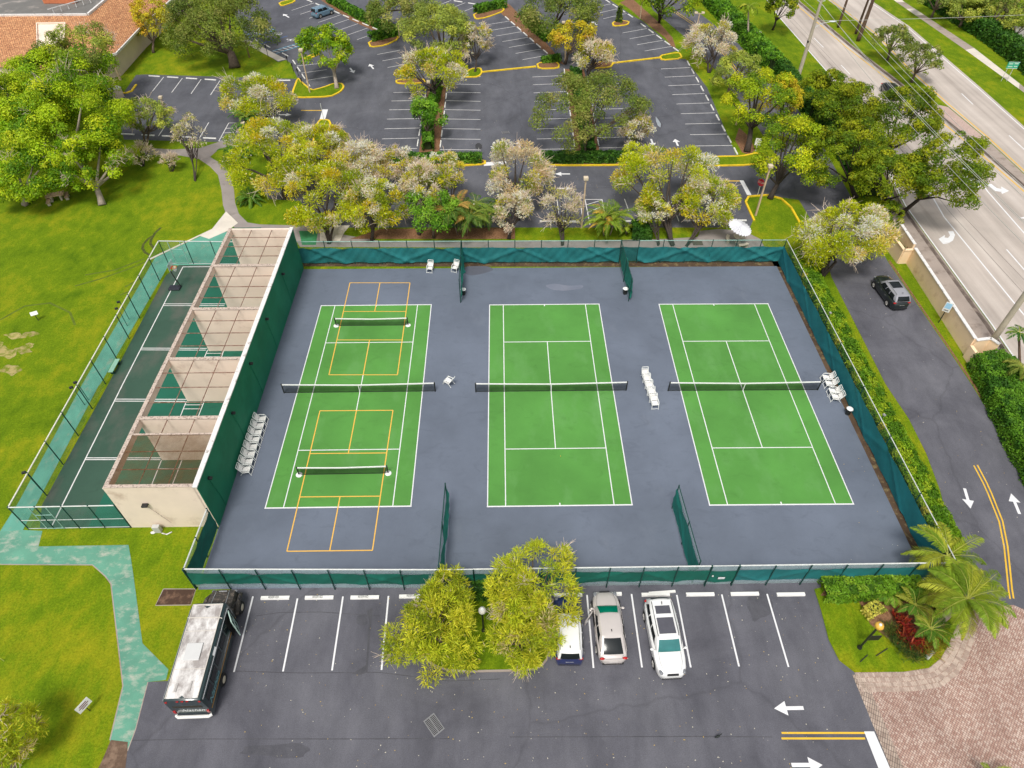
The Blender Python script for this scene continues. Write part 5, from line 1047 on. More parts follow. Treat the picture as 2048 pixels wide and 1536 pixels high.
DFR = mat('mint_door_frame', (.42, .56, .50), .08, 4, .5)
mb = MB()
for x in (0, .43, .86): mb.bar((x, 0, .55), (x, 0, 2.45), .07, .05)
for z in (.55, 1.35, 1.55, 2.45): mb.bar((0, 0, z), (.86, 0, z), .06, .07)
mb.build('door_frame', DFR, dr); MB().box((.43, 0, 1.5), (.8, .015, 1.8)).build('door_glass', mesh_mat('door_glass', (.03, .06, .06), .75), dr)
MB().box((hw + .004, 1.25, 1.45), (.03, .95, 1.9)).build('door_opening', mat('dark_interior', (.015, .014, .013), .2, 4, .9), bu)
MB().bar((.95, 2.2, 1.45), (1.38, 2.75, 1.75), .04).box((1.40, 2.8, 1.65), (.10, .22, .34)).build('mirror', TRIM, bu)
# ================================================================== lamp posts and poles
TANW = mat('tan_concrete_pole', (.58, .44, .29), .12, 2, .8, dirt=(.42, .31, .2), dscale=1, damt=(.5, .75)); TANH = mat('tan_lamp_head', (.62, .52, .38), .06, 3, .6); GPOLE = mat('grey_concrete_pole', (.50, .44, .34), .1, 1.2, .85, dirt=(.36, .31, .24), dscale=.5, damt=(.45, .75))
def vheight(b, tx, ty):
    """height of the point above b seen at (tx, ty)"""
    n = Vector((b.x - CAM[0], b.y - CAM[1], 0)); d = ROT @ Vector(((tx - 1024) / FPX, -(ty - 768) / FPX, -1.0)); return CAM[2] + d.z * ((b - Vector(CAM)).dot(n) / d.dot(n))
def lamp(label, bx, by, tx, ty, heads=1, r=.13, ang=0.0, hd=.5):
    b = G(bx, by); h = vheight(b, tx, ty); e = empty('lamp_post', b, ang, label, 'lamp post', 'tan lamp posts in the car parks')
    MB().tube([(0, 0, 0), (0, 0, h)], [r, r * .75], 4).build('pole', TANW, e)
    if heads == 1: MB().box((0, 0, h + .1), (hd, hd, .32)).bar((0, 0, h - .1), (0, 0, h), .1).build('lamp_head', TANH, e, bevel=.03)
    else:
        for s in (-1, 1): MB().box((s * .55, 0, h + .05), (hd, hd * .8, .26)).bar((0, 0, h - .15), (s * .5, 0, h), .08).build('lamp_head', TANH, e, bevel=.03)
lamp('tan lamp post on the grass island beside round leafy tree', 620, 186, 605, 101, hd=.55); lamp('tan lamp post at the left edge of the left lot', 332, 224, 322, 196)
lamp('tan lamp post behind the middle court fence, box head', 1163, 456, 1167, 358); lamp('tan lamp post with side lamp on grass corner by the stop sign', 1511, 431, 1541, 334, r=.14)
lamp('tan lamp post in the narrow shrub strip above small tree', 860, 202, 857, 165); lamp('tan lamp post beside the hedge end behind the round olive tree', 799, 75, 797, 40)
lamp('tan double headed lamp post by the yellow leaved tree', 1129.5, 126, 1133, 45, 2); lamp('tan double headed lamp post at the verge flowering tree', 1384, 107, 1397, 26, 2)
lamp('short tan lamp post by the upper right mulch verge', 1280, 37, 1281, 0); lamp('tan lamp post half hidden in the right verge trees', 1472, 250, 1477, 216); lamp('tan lamp post by the dark palm at lawn path', 497, 285, 492, 247); lamp('tan post leaning beside the clubhouse corner', 241, 160, 228, 122, r=.2)
lamp('pale post rising from the left flowering trees', 578, 275, 592, 245, r=.12, hd=.2)
b = G(499, 115); h = vheight(b, 488, 68); e = empty('lamp_post', b, 0, 'brown wooden post with bluish lamp head near the accessible bays', 'lamp post'); MB().tube([(0, 0, 0), (0, 0, h)], [.11, .08], 8).build('pole', mat('brown_pole', (.22, .13, .08), .2, 3, .8), e); MB().tube([(0, 0, h), (.5, .5, h + .3), (1.3, 1.2, h + .3)], .05, 6).box((1.6, 1.4, h + .3), (.7, .35, .2), .7).build('lamp_head', mat('bluish_lamp_head', (.12, .22, .26), .1, 3, .5), e)
# globe lamp in the front tree island
p = G(967, 1262); e = empty('globe_lamp', p, 0, 'black post lamp with grey globe between the yellow green trees', 'lamp post')
MB().tube([(0, 0, .1), (0, 0, 2.75)], .06, 8).lathe((0, 0, .05), [(.14, 0), (.12, .2), (.07, .3)], 12).build('pole', BLK, e, smooth=40); MB().lathe((0, 0, 2.75), [(.06, 0), (.2, .08), (.25, .25), (.2, .42), (.12, .48)], 16).build('globe', mat('frosted_globe', (.58, .56, .52), .06, 4, .3), e, smooth=True); MB().lathe((0, 0, 3.2), [(.14, 0), (.12, .08), (.05, .13), (.001, .14)], 12).build('cap', GALV, e, smooth=True)
# black lantern post with notice board in the planting bed
p = G(1718, 1296); h = 3.0; e = empty('globe_lamp', p + Vector((0, 0, .05)), 0, 'black post lamp with yellow globe and blank dark board on red plants bed', 'lamp post')
MB().tube([(0, 0, .0), (0, 0, h)], .065, 8).lathe((0, 0, 0), [(.16, 0), (.15, .12), (.08, .3)], 12).build('pole', BLK, e, smooth=40); MB().box((.42, .06, 1.35), (.85, .05, .62)).build('board', mat('dark_board', (.012, .013, .018), .1, 3, .4), e, bevel=.01)
MB().lathe((0, 0, h), [(.06, 0), (.22, .08), (.27, .26), (.22, .42), (.001, .48)], 16).build('globe', mat('yellow_globe', (.72, .42, .06), .06, 4, .35), e, smooth=True); MB().lathe((0, 0, h + .46), [(.1, 0), (.06, .06), (.001, .07)], 12).build('cap', WHITE, e)
for i, (a, b2) in enumerate((((1720, 1324), (1735, 1310)), ((1752, 1312), (1775, 1297)))):
    p, q = G(*a, .1), G(*b2, .1); mb = MB(); d = q - p
    mb.bar((0, 0, .02), (d.x, d.y, .02), .05); o = mb.build('garden_edging', BLK); o.location = p; tag(o, ['short black edging strip on the grass, left one', 'short black edging strip by the mulch, right one'][i], 'edging')
p = G(1858, 1311, .1); o = MB().box((0, 0, .12), (.75, .25, .16), .6).bar((-.3, -.25, .1), (.4, .2, .12), .04).build('edging_light', GALV, bevel=.03); o.location = p; tag(o, 'small grey low light fixture at the edge of planting bed', 'light')
# concrete utility poles, street-light arm and lines
P1, P2 = G(1596, 155), G(1979, 690)
H1, H2 = 12.8, 12.6
e = empty('utility_pole', P1, 0, 'tall grey concrete pole with street light arm beside the main road', 'utility pole'); MB().tube([(0, 0, 0), (0, 0, H1)], [.30, .19], 10).build('pole', GPOLE, e, smooth=40)
hz = vheight(P1, 1630, 57); MB().tube([(.1, 0, hz), (1.2, .3, hz + .55), (2.6, .6, hz + .72)], .05, 6).build('arm', GALV, e, smooth=40); MB().ell((3.0, .7, hz + .72), (.55, .2, .12), 8).build('lamp_head', mat('pale_lamp_head', (.66, .72, .78), .05, 3, .4), e, smooth=True)
mb = MB()
for z in (H1 - 1.9, H1 - 1.1, H1 - .4):
    for s in (-1, 1): mb.bar((0, 0, z), (s * .5, 0, z + .1), .07).lathe((s * .5, 0, z + .05), [(.06, 0), (.08, .06), (.05, .12), (.07, .18), (.001, .22)], 8)
mb.build('insulators', mat('pale_insulator', (.55, .62, .60), .1, 3, .4), e, smooth=40)
MB().box((-.16, -.1, 5.4), (.25, .25, .3)).build('junction_box', DARKM, e)
e = empty('utility_pole', P2, 0, 'thick grey concrete pole on the sidewalk by the white capped wall', 'utility pole'); MB().tube([(0, 0, 0), (0, 0, H2)], [.30, .19], 10).build('pole', GPOLE, e, smooth=40)
WIRE = mat('power_line_cable', (.52, .52, .48), .1, 1, .6)
for k, (dx, z, sg) in enumerate([(-.5, H1 - .25, .5), (.5, H1 - .25, .55), (-.5, H1 - 1.7, .6), (.45, H1 - 2.4, .8), (.3, H1 - 3.6, .8)]):
    a, b = P1 + Vector((dx, 0, z)), P2 + Vector((dx, 0, z - .2)); mb = MB(); d = b - a; pts = []
    for i in range(-30, 49):
        t = i / 24; f = t - math.floor(t); pts.append(a + d * t + Vector((0, 0, -4 * sg * f * (1 - f))))
    o = mb.tube(pts, .022, 4).build('power_line', WIRE, smooth=True); tag(o, ['pale cable strung between concrete poles, leftmost of the top pair', 'pale cable strung between concrete poles, rightmost of top pair', 'pale cable strung between concrete poles, lower left one', 'pale cable strung between concrete poles, lower right one', 'lowest pale cable strung between the concrete poles'][k], 'cable', 'power lines along the road')
a = P1 + Vector((0, 0, vheight(P1, 1633, 42))); b = G(2300, 16, 9.0); o = MB().tube([a.lerp(b, t) + Vector((0, 0, -1.2 * t * (1 - t))) for t in np.linspace(0, 1, 20)], .025, 4).build('power_line', WIRE); tag(o, 'single pale cable crossing the main road to the far side', 'cable')
# ================================================================== signs
SIGNW = mat('white_sign_face', (.80, .80, .76), .05, 3, .6); GRNS = mat('green_sign_face', (.03, .42, .26), .08, 3, .5)
def face_cam(p, lean=0.0): return math.atan2(CAM[1] - p.y, CAM[0] - p.x) + HP
p = G(180, 1421); e = empty('lawn_sign', p, R_(62), 'white lawn sign with dark red text lines near the green path', 'sign'); MB().bar((0, 0, 0), (0, 0, .62), .05).build('post', BLK, e)
sg = MB().box((0, -.05, .95), (.84, .03, .56), M=Matrix.Rotation(R_(-14), 3, 'X')).build('panel', SIGNW, e); mb = MB()
for i, (w_, z) in enumerate(((.46, 1.07), (.62, .95), (.36, .83))): mb.box((0, -.07 - (z - .95) * -.25, z), (w_, .012, .05), M=Matrix.Rotation(R_(-14), 3, 'X'))
mb.build('text_lines', mat('dark_red_ink', (.16, .03, .05), .2, 9, .6), e)
p = G(77, 641); e = empty('lawn_sign', p, R_(30), 'small white marker sign on a dark post in the lawn', 'sign'); MB().bar((0, 0, 0), (-.0, 0, .75), .06).build('post', BLK, e); MB().box((0, 0, .9), (.62, .03, .36), M=Matrix.Rotation(R_(-40), 3, 'X')).build('panel', SIGNW, e)
p = G(8, 1322); h = vheight(p, 58, 1243); e = empty('lawn_sign', p, R_(-24), 'thin pole with narrow white cross bar standing in the lawn', 'sign'); MB().tube([(0, 0, 0), (.0, .0, 1.9)], .02, 6).build('post', mat('pale_yellow_pole', (.55, .58, .2), .1, 3, .6), e); MB().box((.25, 0, 1.92), (.72, .05, .10)).build('panel', SIGNW, e)
p = G(1309 / 1 * 0 + 1515, 390); h = vheight(p, 1523, 365); e = empty('stop_sign', p, R_(-50), 'red octagonal stop sign on white post at the corner', 'sign'); MB().bar((0, 0, 0), (0, 0, h - .3), .07).build('post', GALV, e)
oc = [(.48 * math.cos(R_(22.5 + 45 * k)), .48 * math.sin(R_(22.5 + 45 * k))) for k in range(8)]
pn = MB().add([(x, -.05, h + z) for x, z in oc] + [(x, -.02, h + z) for x, z in oc], [tuple(range(8)), tuple(range(15, 7, -1))] + [(k, k + 8, (k + 1) % 8 + 8, (k + 1) % 8) for k in range(8)]).build('panel', mat('stop_red', (.55, .02, .04), .08, 4, .5), e)
text_part('STOP', .34, Matrix.Translation((0, -.056, h)) @ Matrix.Rotation(HP, 4, 'X'), SIGNW, pn)
b = G(958, 312); h = vheight(b, 957, 293); e = empty('stop_sign', b, R_(170), 'dark back of an octagonal sign on thin post beside stall lines', 'sign'); MB().bar((0, 0, 0), (0, 0, h - .2), .06).build('post', GALV, e); MB().add([(x, -.05, h + z) for x, z in oc] + [(x, -.02, h + z) for x, z in oc], [tuple(range(8)), tuple(range(15, 7, -1))] + [(k, k + 8, (k + 1) % 8 + 8, (k + 1) % 8) for k in range(8)]).build('panel', mat('sign_back', (.10, .10, .11), .1, 4, .5), e)
p = G(1877, 645); h = vheight(p, 1895, 617); e = empty('notice_sign', p, R_(-35), 'light blue and white sign on black post by the peach wall', 'sign'); MB().bar((0, 0, 0), (0, 0, 1.3), .08).build('post', BLK, e); MB().box((0, -.03, 1.95), (.62, .03, 1.1)).build('panel', SIGNW, e); MB().box((0, -.05, 2.1), (.5, .02, .6)).build('blue_panel', mat('light_blue_sign', (.35, .62, .82), .06, 4, .5), e)
mb = MB()
for z in (1.62, 1.54): mb.box((0, -.05, z), (.4, .012, .035))
mb.build('text_lines', INK, e)
p = (G(2003, 159) + G(2012, 166)) / 2; e = empty('road_sign', p, R_(-4), 'green road sign with pale lettering on two thin posts', 'sign')
for x in (-.42, .42): MB().bar((x, 0, 0), (x, 0, 2.0), .06).build('post', GALV, e)
MB().box((.1, -.05, 2.45), (1.7, .05, 1.0)).build('panel', GRNS, e); mb = MB()
for x, z, w_ in ((-.3, 2.66, .6), (.5, 2.70, .6), (-.25, 2.26, .7), (.55, 2.29, .5)): mb.box((x, -.085, z), (w_, .015, .16))
mb.build('text_lines', mat('pale_sign_ink', (.55, .72, .62), .1, 8, .6), e); mb = MB()
for z in (1.98, 2.92): mb.box((.1, -.085, z), (1.64, .012, .05))
mb.build('border', SIGNW, e)
p = G(1511, 302); h = vheight(p, 1509, 290); e = empty('notice_sign', p, R_(-12), 'blank white sign beside the dark tree trunk at the verge', 'sign'); MB().bar((0, 0, 0), (0, 0, 1.0), .06).build('post', GALV, e); MB().box((0, -.04, 1.3), (.75, .03, .95)).build('panel', SIGNW, e)
for i, (bx, by, tx, ty) in enumerate(((501.6, 96, 496.6, 71), (536.5, 114, 531.5, 89), (576, 127, 574, 111), (587, 143, 584.5, 126), (597, 152, 594, 143), (605, 171, 602, 158))):
    b = G(bx, by); h = max(1.2, vheight(b, tx, ty)); e = empty('sign_post', b, R_(70), f'thin dark sign post edge on, {ORD[i + 1]} from far end beside accessible bays', 'sign', 'thin sign posts along the accessible bays'); MB().bar((0, 0, 0), (0, 0, h), .06).build('post', BLK, e); MB().box((0, .04, h - .25), (.32, .02, .46)).build('panel', mat('sign_back', (.10, .10, .11), .1, 4, .5), e)
b = G(648, 242); h = vheight(b, 640, 207); e = empty('sign_post', b, R_(80), 'thin grey sign post at the tip of small grass island', 'sign'); MB().bar((0, 0, 0), (0, 0, h), .06).build('post', GALV, e); MB().box((0, .04, h - .3), (.1, .02, .6)).build('panel', GALV, e)
# drains
def drain(label, px, py, rz, s=1.0):
    p = G(px, py, .012); e = empty('storm_drain', p, rz, label, 'drain'); mb = MB()
    mb.box((0, 0, .006), (1.1 * s, .74 * s, .008)); mb.build('pit', INK, e); mb = MB()
    for k in range(12): mb.box((-.5 * s + k * .091 * s, 0, .016), (.035 * s, .70 * s, .012))
    for y in (-.36, 0, .36): mb.box((0, y * s, .022), (1.1 * s, .045 * s, .012))
    for x in (-.55, .55): mb.box((x * s, 0, .023), (.045 * s, .76 * s, .012))
    mb.build('grate', mat('grey_grate', (.22, .22, .23), .1, 4, .6), e)
drain('grey rectangular storm drain grate set diagonally in the front lot', 868, 1450, R_(128)); drain('dark storm drain grate in the middle aisle of upper lot', 1011, 265, R_(10), .9)
# bird on the tarmac
p = G(1434, 1475, .012); e = tag(bpy.data.objects.new('bird', bpy.data.meshes.new('bird')), 'small dark long necked bird walking on the front tarmac', 'bird')
bpy.data.objects.remove(e)
rings = []
for x, y, z, r in ((-.20, 0, .17, .012), (-.15, 0, .18, .03), (-.06, 0, .20, .062), (.03, 0, .215, .07), (.10, 0, .23, .052), (.14, 0, .27, .03), (.155, 0, .33, .021), (.165, 0, .39, .020), (.18, 0, .425, .028), (.21, 0, .43, .024), (.235, 0, .425, .010), (.28, 0, .415, .003)):
    rings.append((Vector((x, y, z)), r))
bd_ = MB().tube([q for q, _ in rings], [r for _, r in rings], 10); 
for s in (-1, 1): bd_.tube([(.01, s * .03, .19), (.0, s * .03, .09), (.015, s * .03, .0)], [.012, .007, .006], 6).tube([(.015, s * .03, .004), (.06, s * .03, .004)], .006, 5)
o = bd_.build('bird', mat('dark_feathers', (.015, .02, .018), .2, 12, .6), smooth=True); o.location = p; o.rotation_euler = (0, 0, .35); tag(o, 'small dark long necked bird walking on the front tarmac', 'bird')
# ================================================================== foliage
LEAF = attr_leaf('leaf', .40); LEAFD = attr_leaf('twig', .12)
BARK = mat('bark', (.13, .095, .07), .3, 4, .9, dirt=(.06, .045, .035), dscale=3); BARKP = mat('pale_bark', (.40, .33, .27), .2, 4, .9); BARKD = mat('dark_bark', (.055, .042, .034), .3, 4, .9)
def leaf_mesh(name, P, U, V, C, parent, m=LEAF, shape='rhomb'):
    """one quad per leaf: centre P, half axes U (length) and V (width), colour C"""
    n = len(P)
    if shape == 'rhomb': vs = np.stack([P - U, P + V, P + U, P - V], 1)
    else: vs = np.stack([P - U - V * .6, P - U + V * .6, P + U + V, P + U - V], 1)
    vs = vs.reshape(-1, 3).astype(np.float32)
    me = bpy.data.meshes.new(name); me.vertices.add(n * 4); me.vertices.foreach_set('co', vs.ravel())
    me.loops.add(n * 4); me.loops.foreach_set('vertex_index', np.arange(n * 4, dtype=np.int32))
    me.polygons.add(n); me.polygons.foreach_set('loop_start', np.arange(0, n * 4, 4, dtype=np.int32)); me.polygons.foreach_set('loop_total', np.full(n, 4, np.int32))
    a = me.attributes.new('tint', 'FLOAT_VECTOR', 'FACE'); a.data.foreach_set('vector', np.clip(C, 0, .85).astype(np.float32).ravel())
    me.update(); me.materials.append(m)
    o = bpy.data.objects.new(name, me); COL.objects.link(o)
    if parent is not None: o.parent = parent
    return o
def unit(a): return a / np.maximum(np.linalg.norm(a, axis=-1, keepdims=True), 1e-6)
def rdir(rg, n): return unit(rg.normal(size=(n, 3)))
def pal_pick(rg, pal, n):
    w = np.array([p[0] for p in pal], float); idx = rg.choice(len(pal), n, p=w / w.sum()); return np.array([p[1] for p in pal])[idx], idx
K = {  # leaf length, width (m), clump radius / crown radius, coverage, palette per clump, leaf form
 'frost': dict(mix=.22, ncl=1.15, gain=1.6, l=.30, w=.075, cr=.24, cov=1.25, form='needle', pal=[(4.5, (.36, .39, .012)), (1.4, (.50, .39, .02)), (2.4, (.20, .26, .010)), (2.2, (.72, .57, .42)), (.8, (.56, .42, .10))], bark=BARKD, lo=-.55, gap=.75),
 'pale': dict(mix=.2, gain=1.4, l=.30, w=.06, cr=.26, cov=1.0, form='needle', pal=[(5, (.76, .60, .45)), (1.2, (.62, .46, .27)), (2.2, (.44, .41, .02)), (1, (.20, .24, .02))], bark=BARKD, lo=-.5, gap=.8),
 'green': dict(gain=1.75, l=.24, w=.15, cr=.24, cov=1.5, form='broad', pal=[(3, (.20, .27, .006)), (2, (.32, .34, .008)), (2, (.09, .16, .006))], bark=BARKD, lo=-.45, gap=.85),
 'ficus': dict(gain=1.75, ncl=1.45, l=.26, w=.17, cr=.19, cov=1.5, form='broad', pal=[(3, (.15, .25, .006)), (3, (.25, .33, .008)), (2, (.07, .15, .005)), (1, (.34, .38, .012))], bark=BARKP, lo=-.35, gap=.9),
 'mahog': dict(gain=1.6, ncl=1.35, l=.26, w=.15, cr=.20, cov=1.5, form='broad', pal=[(3, (.15, .20, .006)), (2, (.24, .26, .008)), (3, (.075, .13, .006))], bark=BARKD, lo=-.4, gap=.85),
 'oak': dict(gain=1.5, ncl=1.2, l=.22, w=.12, cr=.19, cov=1.15, form='broad', pal=[(3, (.16, .20, .03)), (2, (.10, .145, .02)), (1.5, (.25, .25, .06))], bark=BARK, lo=-.5, gap=.8),
 'olive': dict(gain=1.6, ncl=1.2, l=.22, w=.11, cr=.22, cov=1.45, form='broad', pal=[(3, (.24, .29, .045)), (2, (.32, .34, .05)), (2, (.15, .19, .035))], bark=BARK, lo=-.45, gap=.85),
 'yellow': dict(l=.24, w=.14, cr=.26, cov=1.5, form='broad', pal=[(3, (.46, .38, .02)), (2, (.36, .34, .02)), (1, (.50, .32, .03))], bark=BARK, lo=-.5, gap=.85),
 'melal': dict(mix=.25, ncl=1.3, gain=1.65, l=.38, w=.06, cr=.23, cov=1.35, form='needle', pal=[(4, (.33, .36, .02)), (3, (.42, .41, .03)), (2, (.20, .25, .015)), (.8, (.36, .30, .14))], bark=BARK, lo=-.55, gap=.8),
 'light': dict(l=.24, w=.16, cr=.30, cov=1.4, form='broad', pal=[(3, (.11, .25, .012)), (2, (.19, .33, .025)), (2, (.06, .16, .008))], bark=BARK, lo=-.5, gap=.9),
 'bare': dict(mix=.2, l=.30, w=.05, cr=.30, cov=.35, form='needle', pal=[(4, (.34, .32, .08)), (3, (.55, .47, .36))], bark=BARKD, lo=-.3, gap=.7),
}
def tree(label, kind, cx, cy, zc, rx, ry, base=None, seed=0, cat='tree', group=None, stems=1, twig=0.0, trunk_r=None, flat=None, n_cl=1.0, name='tree'):
    k = K[kind]; rg = np.random.default_rng(seed + 11); c = G(cx, cy, zc); d = dist(c); s = d / FPX; a = rx * s * 1.08; ry = ry * 1.05
    ph = math.atan2(CAM[2] - zc, math.hypot(c.x - CAM[0], c.y - CAM[1])); b = math.sqrt(max((ry * s) ** 2 - (a * math.sin(ph)) ** 2, 0)) / math.cos(ph)
    b = min(max(b, .45 * a), 1.15 * a, zc * .95 if zc > 1 else 9); b = flat * a if flat else b
    bs = G(*base) if base else Vector((c.x, c.y, 0)); e = empty(name, (bs.x, bs.y, 0), 0, label, cat, group)
    cl = np.array([c.x - bs.x, c.y - bs.y, zc]); l = max(k['l'], 2.1 / ppm(c)); w = k['w'] * l / k['l'] if k['form'] == 'broad' else max(k['w'], .8 / ppm(c))
    rc0 = max(k['cr'] * a, l * 1.3)
    ncl = int(max(9, n_cl * k.get('ncl', 1) * 2.4 * (a * a + 2 * a * b) / 3 * 2.0 / rc0 ** 2 * .62))
    dv = rdir(rg, ncl * 3); dv = dv[dv[:, 2] > k['lo']][:ncl]; ncl = len(dv)
    # irregular outline: a few broad lobes and hollows
    lob = rdir(rg, 7); amp = rg.uniform(-.40, .25, 7); mul = 1 + (np.exp(-((1 - dv @ lob.T) / .30)) * amp).sum(1)
    rad = rg.uniform(.45, 1.0, ncl) ** .45 * np.clip(mul, .55, 1.2) * (1 - .6 * rc0 / max(a, .1) * .6)
    cc = cl + dv * rad[:, None] * np.array([a, a, b]); cc = cc[cc[:, 2] > .25]
    ncl = len(cc); dv = unit(cc - cl); col, _ = pal_pick(rg, k['pal'], ncl); col = col * k.get('gain', 1.45) * rg.uniform(.82, 1.18, (ncl, 1))
    rc = rc0 * rg.uniform(.65, 1.25, ncl); m = np.maximum(6, (k['cov'] * 3.0 * rc ** 2 / (l * w * .5))).astype(int); N = int(m.sum())
    ii = np.repeat(np.arange(ncl), m); d2 = unit(rdir(rg, N) + np.array([0, 0, .45]) + .35 * dv[ii]); f = rg.uniform(.15, 1, N) ** .5
    P = cc[ii] + d2 * (rc[ii] * f)[:, None] * np.array([1, 1, .8]); C0, _ = pal_pick(rg, k['pal'], N); sw = rg.uniform(0, 1, (N, 1)) < k.get('mix', .12); C = np.where(sw, C0 * k.get('gain', 1.45), col[ii]) * rg.uniform(.72, 1.28, (N, 1)) * rg.uniform(.94, 1.06, (N, 3))
    if k['form'] == 'needle':
        U = unit(d2 + rg.normal(size=(N, 3)) * .45) * (l / 2 * rg.uniform(.5, 1.5, (N, 1))); V = unit(np.cross(U, rdir(rg, N))) * (w / 2); sh = 'rhomb'
    else:
        nn = unit(d2 + np.array([0, 0, .5]) + rg.normal(size=(N, 3)) * .55); U = unit(np.cross(nn, rdir(rg, N))) * (l / 2 * rg.uniform(.5, 1.4, (N, 1))); V = unit(np.cross(nn, U)) * (w / 2 * rg.uniform(.6, 1.2, (N, 1))); sh = 'rhomb'
    leaf_mesh('crown', P, U, V, C, e, LEAF, sh)
    # stems and limbs
    tr = trunk_r or max(.09, min(.38, a * .055)); mb = MB(); top = cl + np.array([0, 0, -.1 * b])
    lead = rg.choice(ncl, min(ncl, 6 + stems * 3), replace=False)
    forks = []
    for q in range(stems):
        off = np.array([rg.uniform(-.35, .35), rg.uniform(-.3, .3), 0]) if stems > 1 else np.zeros(3)
        fk = top * rg.uniform(.35, .5) + np.array([rg.uniform(-.3, .3) * a * .5, rg.uniform(-.2, .2) * a * .4, 0]) * (stems > 1) + off
        fk[2] = max(.4, min(fk[2], max(.5, cl[2] - .5 * b))); forks.append(fk); r_ = tr / (1 + .35 * (stems - 1))
        mb.tube([off * .4, off * .5 + (fk - off) * .45 + rg.normal(size=3) * .06, fk], [r_ * 1.35, r_, r_ * .85], 7)
    for j, i in enumerate(lead):
        fk = forks[j % stems]; q = cc[i]; mid = (fk + q) / 2 + np.array([0, 0, .1 * b]) * rg.uniform(-1, 1) ; mb.tube([fk, mid, q], [tr * .6 / (1 + .2 * (stems - 1)), tr * .36, tr * .12], 6, cap=False)
    mb.build('trunk', k['bark'], e, smooth=True)
    if twig > 0:   # bare pale twigs standing out of the crown
        nt_ = int(ncl * twig); mb = MB(); pick = rg.choice(ncl, max(2, nt_), replace=False); tw = max(.014, .20 / ppm(c))
        for i in pick:
            for _ in range(10):
                p0 = cc[i] + rg.normal(size=3) * rc[i] * .2; dd = unit((dv[i] + rg.normal(size=3) * .6 + np.array([0, 0, .3]))[None])[0]; L = rc[i] * rg.uniform(.9, 1.6); p1 = p0 + dd * L * .6 + rg.normal(size=3) * .06; p2 = p1 + unit((dd + rg.normal(size=3) * .5)[None])[0] * L * .5
                mb.tube([p0, p1, p2], [tw * 1.3, tw, tw * .5], 3, cap=False); p3 = p1 + unit((dd + rg.normal(size=3) * .7)[None])[0] * L * .4; mb.tube([p1, p3], [tw * .8, tw * .4], 3, cap=False)
        tag(mb.build('bare_twigs', mat('bare_twig_bark', (.66, .53, .42), .2, 5, .9), e), kind='stuff')
    return e
FT = 'pale flowering trees behind the court fence'
T = tree
# --- flowering trees between car park and courts
T('yellow green flowering tree left of the dark palm, at the lot edge', 'frost', 512, 192, 3.4, 72, 58, (498, 282), 1, group=FT, stems=2, twig=.1)
T('wide flowering tree with yellow tips, leftmost of the fence row', 'frost', 552, 308, 3.6, 92, 78, (568, 398), 2, group=FT, stems=3, twig=.12)
T('flowering tree with grey pink twigs beside small grass island', 'frost', 640, 305, 3.6, 62, 60, (640, 400), 3, group=FT, stems=2, twig=.3)
T('white twigged flowering tree left of the kerbed hedge island', 'pale', 708, 335, 3.6, 62, 52, (715, 420), 4, group=FT, stems=2, twig=.4)
T('yellow green multi stemmed tree in front of concrete pad', 'frost', 648, 395, 3.4, 82, 58, (660, 487), 5, group=FT, stems=4, twig=.08)
T('yellow and cream flowering tree above dark twin trunks', 'frost', 752, 415, 3.4, 62, 58, (742, 482), 6, group=FT, stems=2, twig=.25)
T('pale twiggy flowering tree at the left mulch island end', 'pale', 800, 330, 3.2, 40, 38, (812, 402), 7, group=FT, stems=2, twig=.4)
T('pale flowering tree with thin white trunk behind bright green tree', 'pale', 850, 385, 3.4, 50, 50, (838, 470), 8, group=FT, stems=2, twig=.4)
T('pale flowering tree with orange tips left of fan palms', 'frost', 890, 352, 3.6, 46, 42, (900, 440), 9, group=FT, stems=2, twig=.4)
T('large white flowering tree above the fan palms', 'pale', 1040, 345, 4.0, 76, 60, (1035, 442), 10, group=FT, stems=3, twig=.45)
T('small cream flowering tree right of the fan palms', 'pale', 1025, 425, 2.6, 42, 38, (1018, 478), 11, group=FT, stems=2, twig=.3)
T('wide cream and yellow flowering tree beside the tan lamp post', 'frost', 1325, 355, 4.2, 92, 56, (1345, 492), 12, group=FT, stems=4, twig=.3)
T('yellow flowering tree right of the wide cream one', 'frost', 1425, 400, 3.4, 62, 48, (1372, 492), 13, group=FT, stems=3, twig=.35)
T('low yellow flowering tree above the round dark shrub', 'frost', 1305, 425, 2.6, 38, 36, (1318, 490), 14, group=FT, stems=2, twig=.15)
T('almost leafless dark stemmed tree in front of the lamp post', 'bare', 1122, 425, 2.8, 42, 46, (1125, 492), 15, group=FT, stems=3, twig=.5)
T('large pink and yellow flowering tree at the driveway bend', 'frost', 1688, 472, 4.0, 96, 78, (1645, 552), 16, group=FT, stems=3, twig=.4)
T('pale flowering tree on the mulch strip above narrow shrubs', 'frost', 868, 142, 4.2, 62, 42, (872, 205), 17, group='flowering trees in the upper car park', stems=3, twig=.4)
T('pinkish small tree right of the round olive tree', 'pale', 955, 82, 3.6, 32, 38, (950, 145), 18, group='flowering trees in the upper car park', stems=2, twig=.3)
T('white twigged tree at the yellow kerb above the airy oak', 'pale', 1180, 112, 3.0, 44, 34, (1178, 158), 19, group='flowering trees in the upper car park', stems=2, twig=.5)
T('pink and yellow flowering tree with dark forked trunk at verge', 'pale', 1425, 86, 3.6, 46, 38, (1418, 146), 20, group='flowering trees in the upper car park', stems=2, twig=.5)
T('small cream flowering tree at the right hedge island end', 'pale', 1272, 262, 2.8, 34, 30, (1263, 322), 21, group='flowering trees in the upper car park', stems=2, twig=.35)
T('feathery yellow green tree cut off at the lower left corner', 'melal', 22, 1472, 2.6, 58, 66, (15, 1560), 22, stems=3, twig=.15)
